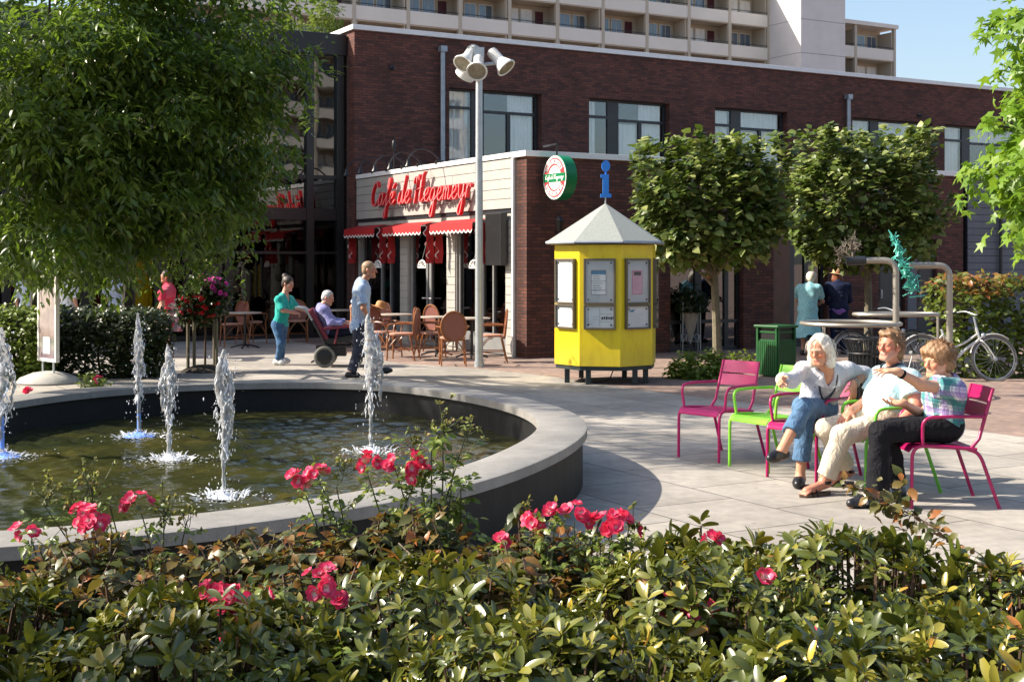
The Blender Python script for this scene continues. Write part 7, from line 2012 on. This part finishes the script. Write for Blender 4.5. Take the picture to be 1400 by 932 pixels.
def rhodo(label,x,y,rad,h,seed,L=.066):
    h += .09
    r = np.random.default_rng(seed); base = V3(x,y,0); o = thing('rhododendron',label,'shrub',base,0,'rhododendrons in the front bed')
    cs=[];ax=[]; mb = MB()
    n = int(440*(rad/.5)**2)
    for k in range(n):
        a = r.uniform(0,6.28); q = math.sqrt(r.random()); lay = r.random()
        dx,dy = math.cos(a)*q*rad*1.08, math.sin(a)*q*rad*1.08
        z = h*math.sqrt(max(.05,1-(q*.80)**2.6))+r.normal()*.022-(0 if lay < .62 else r.uniform(.07,.22))
        if k%3 == 0: q = r.uniform(.78,1.10); dx,dy = math.cos(a)*q*rad, math.sin(a)*q*rad; z = r.uniform(.06,h*.82)
        p = V3(dx,dy,z); cs.append(p); ax.append(nrm(V3(dx*.9,dy*.9,.55*rad+.15)+r.normal(size=3)*.16))
        b_ = V3(dx*.25,dy*.25,.02); mb.tube([b_,p*V3(.8,.8,.55),p-V3(0,0,.02)],[.008,.006,.004],4,cap=False)
    mb.build('stems',m_stem_b,o,True)
    pos,dr,up,sc_,ti = rosettes(cs,ax,r,L,11)
    scatter('foliage',RHO,pos,frames(dr,up),sc_,m_lf_rho,o,ti); return o
RH = [  # x, y, radius, height, label
 (-1.75,3.55,.50,.60,'shaded rhododendron at the lower left corner of the picture'),
 (-1.15,3.10,.48,.56,'deeply shaded rhododendron, lowest at the left beneath the shaded corner shrub'),
 (-.95,3.95,.46,.63,'rhododendron left of the largest pink rose clusters, half in shade'),
 (-.40,3.25,.45,.55,'rhododendron at the bottom edge left of the middle, below the single red blossom'),
 (.12,3.75,.46,.62,'rhododendron in the very middle of the front bed, under the right hand rose clusters'),
 (.30,3.10,.42,.54,'rhododendron at the bottom edge just right of the middle'),
 (.60,4.35,.46,.67,'rhododendron under the bright red rose cluster by the curved wall shadow'),
 (.70,4.88,.36,.64,'rhododendron at the back of the bed between the red cluster and the tallest shoots'),
 (.85,3.55,.46,.61,'rhododendron right of the low pink and white rose cluster'),
 (1.20,4.55,.44,.70,'tallest rhododendron, its shoots standing against the sunlit paving'),
 (1.12,4.18,.40,.56,'lower rhododendron filling the gap in front of the tallest one'),
 (1.30,3.80,.45,.62,'rhododendron below the trailing vine, at the right'),
 (1.15,3.10,.42,.55,'rhododendron at the bottom edge near the right corner'),
 (1.70,4.35,.42,.63,'rhododendron beneath the arching vine at the right edge'),
 (-1.90,4.35,.46,.62,'rhododendron at the left edge under the bud covered rose shoots'),
 (1.75,3.60,.42,.58,'rhododendron in the lower right corner of the picture'),
 (-.25,4.35,.44,.64,'rhododendron behind the middle, in front of the tall rose shoot'),
]
for i,(x,y,rd_,h_,lb) in enumerate(RH): rhodo(lb,x,y,rd_,h_,200+i)
# viburnum-like shrub with ribbed bronze leaves along the fountain
m_lf_vib = leafmat('ribbed_leaf',[(0,(.025,.042,.010)),(.5,(.065,.080,.018)),(.75,(.13,.115,.028)),(.88,(.24,.12,.028)),(1,(.32,.10,.024))],.28,.40,(.30,.20,.03),.5)
def vib_template():
    T,Fq = leaf_template(1,.66,.18,.38,8); 
    for i in range(len(T)):
        row = i//3
        T[i,2] += (.022 if row%2 else -.022)*(1 if i%3 != 1 else .3)
    return T,Fq
VIB = vib_template()
def viburnum(label,x,y,rad,h,seed,n=110):
    h += .05
    r = np.random.default_rng(seed); base = V3(x,y,0); o = thing('bronze_leaf_shrub',label,'shrub',base,0,'ribbed leaf shrubs along the fountain')
    mb = MB(); pos=[];dr=[];up=[];sc_=[];ti=[]
    for k in range(n):
        a = r.uniform(0,6.28); q = math.sqrt(r.random())*rad; p = V3(math.cos(a)*q,math.sin(a)*q,h*math.sqrt(max(.1,1-(q/rad*.8)**2.2))+r.normal()*.03)
        o_ = nrm(V3(math.cos(a)*q/rad,math.sin(a)*q/rad,.45)+r.normal(size=3)*.3); s_ = p-o_*.16
        pts = [V3(p[0]*.2,p[1]*.2,.02),(s_+p*.2)*.8,s_,p+o_*.02]; mb.tube(pts,[.007,.005,.004,.0025],4,cap=False)
        sd = nrm(np.cross(o_,V3(0,0,1))+1e-3); tb = r.random()
        for j in range(8):
            f = j/8; g = 1 if j%2 else -1; d = nrm(o_*.45+sd*g+V3(0,0,-.25)+r.normal(size=3)*.22)
            pos.append(s_+(p-s_)*f); dr.append(d); up.append(nrm(V3(-.1,-.1,1)+r.normal(size=3)*.3)); sc_.append(r.uniform(.055,.088)*(1-.3*f)); ti.append(np.clip(.55*tb+.35*r.random()+.14*(f>.7),0,1))
        for j in range(2): pos.append(p); dr.append(nrm(o_+r.normal(size=3)*.3)); up.append(nrm(V3(0,0,1)+r.normal(size=3)*.4)); sc_.append(r.uniform(.03,.05)); ti.append(r.uniform(.7,1))
    mb.build('stems',m_stem_b,o,True)
    scatter('foliage',VIB,np.array(pos),frames(np.array(dr),np.array(up)),np.array(sc_),m_lf_vib,o,np.array(ti)); return o
VB = [(-1.62,5.0,.42,.62,'bronze tinted shrub at the left, below the bud covered rose shoots'),(-.98,5.05,.42,.66,'bronze tinted shrub under the near fountain rim, left of the middle'),(-.42,5.12,.40,.70,'bronze tinted shrub at the foot of the tallest rose shoot'),(.12,5.02,.38,.68,'bronze tinted shrub beside the dark fountain wall, right end of its row'),(-1.30,4.52,.40,.60,'bronze tinted shrub in the second row, behind the big rose clusters'),(-.70,4.60,.38,.62,'bronze tinted shrub in the middle row, left of the tall rose shoot'),(-.05,4.62,.34,.63,'dull green shrub in the middle row, in front of the dark fountain wall')]
for i,(x,y,rd_,h_,lb) in enumerate(VB): viburnum(lb,x,y,rd_,h_,300+i)
# rose bushes
def Pz(px,py,Y): return P(px,py,Y)
rose('rose_bush','rose bush with two big pink red clusters, front left of the middle',(P(325,840,4.15)[0],4.2,.1),[Pz(310,815,4.1),Pz(345,818,4.1),Pz(325,880,3.95),Pz(360,870,4.0),Pz(290,850,4.05),Pz(390,880,3.9),Pz(340,910,3.8)],[(Pz(302,812,4.08),.040,6),(Pz(338,815,4.06),.042,6),(Pz(325,878,3.88),.018,2),(Pz(318,838,4.05),.02,2)],[],401,30)
rose('rose_bush','rose bush with a pink and white cluster near the centre of the bed',(P(445,830,4.3)[0],4.3,.1),[Pz(445,797,4.25),Pz(460,820,4.2),Pz(425,830,4.2),Pz(480,850,4.1),Pz(440,870,4.0),Pz(410,905,3.85),Pz(470,900,3.85)],[(Pz(440,795,4.22),.042,7),(Pz(464,820,4.18),.018,2)],[(Pz(455,835,4.15),.05,5)],402,32)
rose('rose_bush','low rose bush of green shoots at the bottom left of the middle',(P(300,915,3.75)[0],3.75,.1),[Pz(260,900,3.7),Pz(300,905,3.7),Pz(340,925,3.6),Pz(380,915,3.65),Pz(230,925,3.6)],[],[(Pz(300,900,3.7),.05,5)],403,34)
rose('rose_bush','bud covered rose shoots with pink blossoms in front of the water, far left',(P(130,760,5.3)[0],5.35,.15),[Pz(125,660,5.3),Pz(150,690,5.25),Pz(60,690,5.3),Pz(130,712,5.2),Pz(40,725,5.2),Pz(95,670,5.3)],[(Pz(132,714,5.18),.045,6),(Pz(35,730,5.2),.03,3),(Pz(112,700,5.22),.022,2)],[(Pz(125,660,5.3),.075,26),(Pz(65,668,5.3),.060,18),(Pz(95,680,5.3),.05,10)],404,15,spread=.07)
rose('rose_bush','rose shoots with one pink cluster and pale buds, right of the far left shoots',(P(200,750,5.4)[0],5.4,.15),[Pz(190,690,5.35),Pz(225,695,5.35),Pz(150,715,5.3),Pz(255,712,5.35)],[(Pz(187,690,5.33),.036,5)],[(Pz(228,695,5.35),.06,16),(Pz(255,712,5.35),.045,8)],405,15,spread=.07)
rose('rose_bush','rose with pink white blossoms leaning over the water, left of the tall shoot',(P(450,720,5.3)[0],5.35,.2),[Pz(432,645,5.3),Pz(410,655,5.3),Pz(460,665,5.3),Pz(440,685,5.25)],[(Pz(436,650,5.28),.035,4),(Pz(408,652,5.3),.025,3),(Pz(430,662,5.28),.02,2)],[(Pz(470,640,5.3),.05,8)],406,16,spread=.07,pale=.75)
rose('rose_bush','tallest leafy rose shoot standing before the water, with pink clusters at its left',(P(585,720,5.35)[0],5.4,.2),[Pz(605,562,5.3),Pz(590,600,5.3),Pz(640,585,5.3),Pz(560,590,5.3),Pz(620,640,5.3),Pz(570,650,5.3),Pz(540,640,5.3),Pz(500,640,5.3),Pz(630,660,5.25)],[(Pz(556,630,5.28),.036,5),(Pz(500,632,5.3),.030,4),(Pz(575,645,5.26),.022,3),(Pz(528,642,5.26),.02,2)],[(Pz(605,575,5.3),.055,14),(Pz(640,585,5.3),.05,10),(Pz(570,600,5.3),.05,8)],407,26,spread=.085,leaf=.038)
rose('rose_bush','rose bush with a loose pink white cluster in front of the dark fountain wall',(P(765,745,4.9)[0],4.9,.2),[Pz(760,700,4.9),Pz(785,712,4.9),Pz(740,712,4.9),Pz(690,735,4.8),Pz(730,740,4.85)],[(Pz(747,710,4.88),.04,5),(Pz(783,706,4.88),.042,6),(Pz(684,740,4.8),.02,2)],[(Pz(720,690,4.9),.03,4)],408,22,spread=.07,pale=.62)
rose('rose_bush','rose bush with the brightest red cluster at the edge of the curved shadow',(P(840,750,4.85)[0],4.85,.2),[Pz(838,718,4.85),Pz(860,715,4.85),Pz(820,725,4.85),Pz(870,735,4.8)],[(Pz(835,718,4.83),.055,9)],[(Pz(865,712,4.85),.04,9)],409,20,spread=.06,pale=.3)
rose('rose_bush','rose bush with a red and white cluster on the right half of the bed',(P(940,850,4.2)[0],4.2,.2),[Pz(935,832,4.15),Pz(960,840,4.15),Pz(910,845,4.1),Pz(1045,790,4.3),Pz(972,742,4.9)],[(Pz(914,834,4.12),.032,4),(Pz(948,832,4.12),.036,5),(Pz(1045,790,4.3),.012,1),(Pz(972,738,4.9),.02,2)],[(Pz(930,846,4.1),.03,4)],410,18,spread=.06,pale=.62)
rose('rose_bush','light green rose bush with faded blossoms at the lower right',(P(1100,850,4.1)[0],4.1,.15),[Pz(1060,800,4.3),Pz(1100,820,4.2),Pz(1140,840,4.1),Pz(1060,860,4.0),Pz(1110,870,4.0),Pz(1170,880,3.9),Pz(1020,850,4.05),Pz(1160,900,3.8),Pz(1050,900,3.8)],[(Pz(1160,905,3.78),.028,4),(Pz(1040,915,3.75),.014,1),(Pz(1112,872,3.95),.014,1)],[(Pz(1090,825,4.2),.07,18),(Pz(1050,850,4.1),.07,14),(Pz(1120,850,4.1),.07,12)],411,26,spread=.08,pale=.8)
rose('rose_bush','small rose plant with red and orange blossoms at the foot of the poster stand',G(124,535)+V3(0,.25,0),[P(112,520,17.0),P(128,522,17.0),P(140,526,17.0),P(120,530,17.0),P(136,517,17.0)],[(P(135,519,16.95),.03,3),(P(38,535,16.6),.02,2),(P(153,538,16.6),.02,1)],[(P(118,519,17.0),.08,14)],412,16,spread=.10,leaf=.06,petal=.05)
# dried leaf and trailing vine
m_dry = mat('dry_leaf',(.26,.12,.06),.7,var=.3,scale=30)
T,Fq = leaf_template(.11,.075,.5,.35,6); dl = tag(np_mesh('dry_leaf',T,Fq,m_dry,None,True),'curled brown dry leaf caught on the right part of the bed','leaf'); dl.location = P(1030,828,4.2)-V3(.03,0,.02); dl.rotation_euler = (R(60),R(30),R(15))
r = np.random.default_rng(77)
vine_pts = [(1420,800,4.45),(1375,785,4.5),(1318,760,4.6),(1285,728,4.68),(1250,705,4.75),(1215,690,4.8),(1180,670,4.85),(1155,662,4.9)]
vw = [P(*p) for p in vine_pts]; vb = V3(vw[0][0],vw[0][1],0)
vn = thing('trailing_vine','arching vine with round bronze green leaves hanging before the black shoes at the right','vine',vb)
pts = [np.array(p)-vb for p in catmull(vw,8)]; mb = MB(); mb.tube([(0,0,0),pts[0]*.6,pts[0]],[.006,.005,.0045],5); mb.tube(pts,np.linspace(.0045,.002,len(pts)),5)
pos=[];dr=[];up=[];sc_=[];ti=[]
for i,p in enumerate(pts):
    dens = 3 if 12 < i < 46 else 2
    for k in range(dens):
        d = nrm(r.normal(size=3)+V3(0,0,-.25)); q_ = p+d*.018; mb.tube([p,q_],[.0014,.001],3)
        pos.append(q_); dr.append(d); up.append(nrm(V3(-.2,-.5,1)+r.normal(size=3)*.45)); sc_.append(r.uniform(.022,.05)*(1.25 if 20<i<46 else .9)); ti.append(r.uniform(.35,1))
for px,py in ((1212,665),(1235,660),(1205,690),(1262,735),(1240,725)):
    e = P(px,py,4.78)-vb; s_ = pts[np.argmin([np.linalg.norm(p-e) for p in pts])]; mb.tube([s_,(s_+e)/2+V3(0,0,.01),e],[.002,.0016,.001],3)
    for k in range(5): pos.append(e+r.normal(size=3)*.018); dr.append(nrm(r.normal(size=3)+V3(0,0,-.2))); up.append(nrm(V3(-.2,-.5,1)+r.normal(size=3)*.4)); sc_.append(r.uniform(.03,.055)); ti.append(r.uniform(.3,1))
mb.build('stem',m_stem_b,vn,True); scatter('leaves',VIB,np.array(pos),frames(np.array(dr),np.array(up)),np.array(sc_),m_lf_vib,vn,np.array(ti))
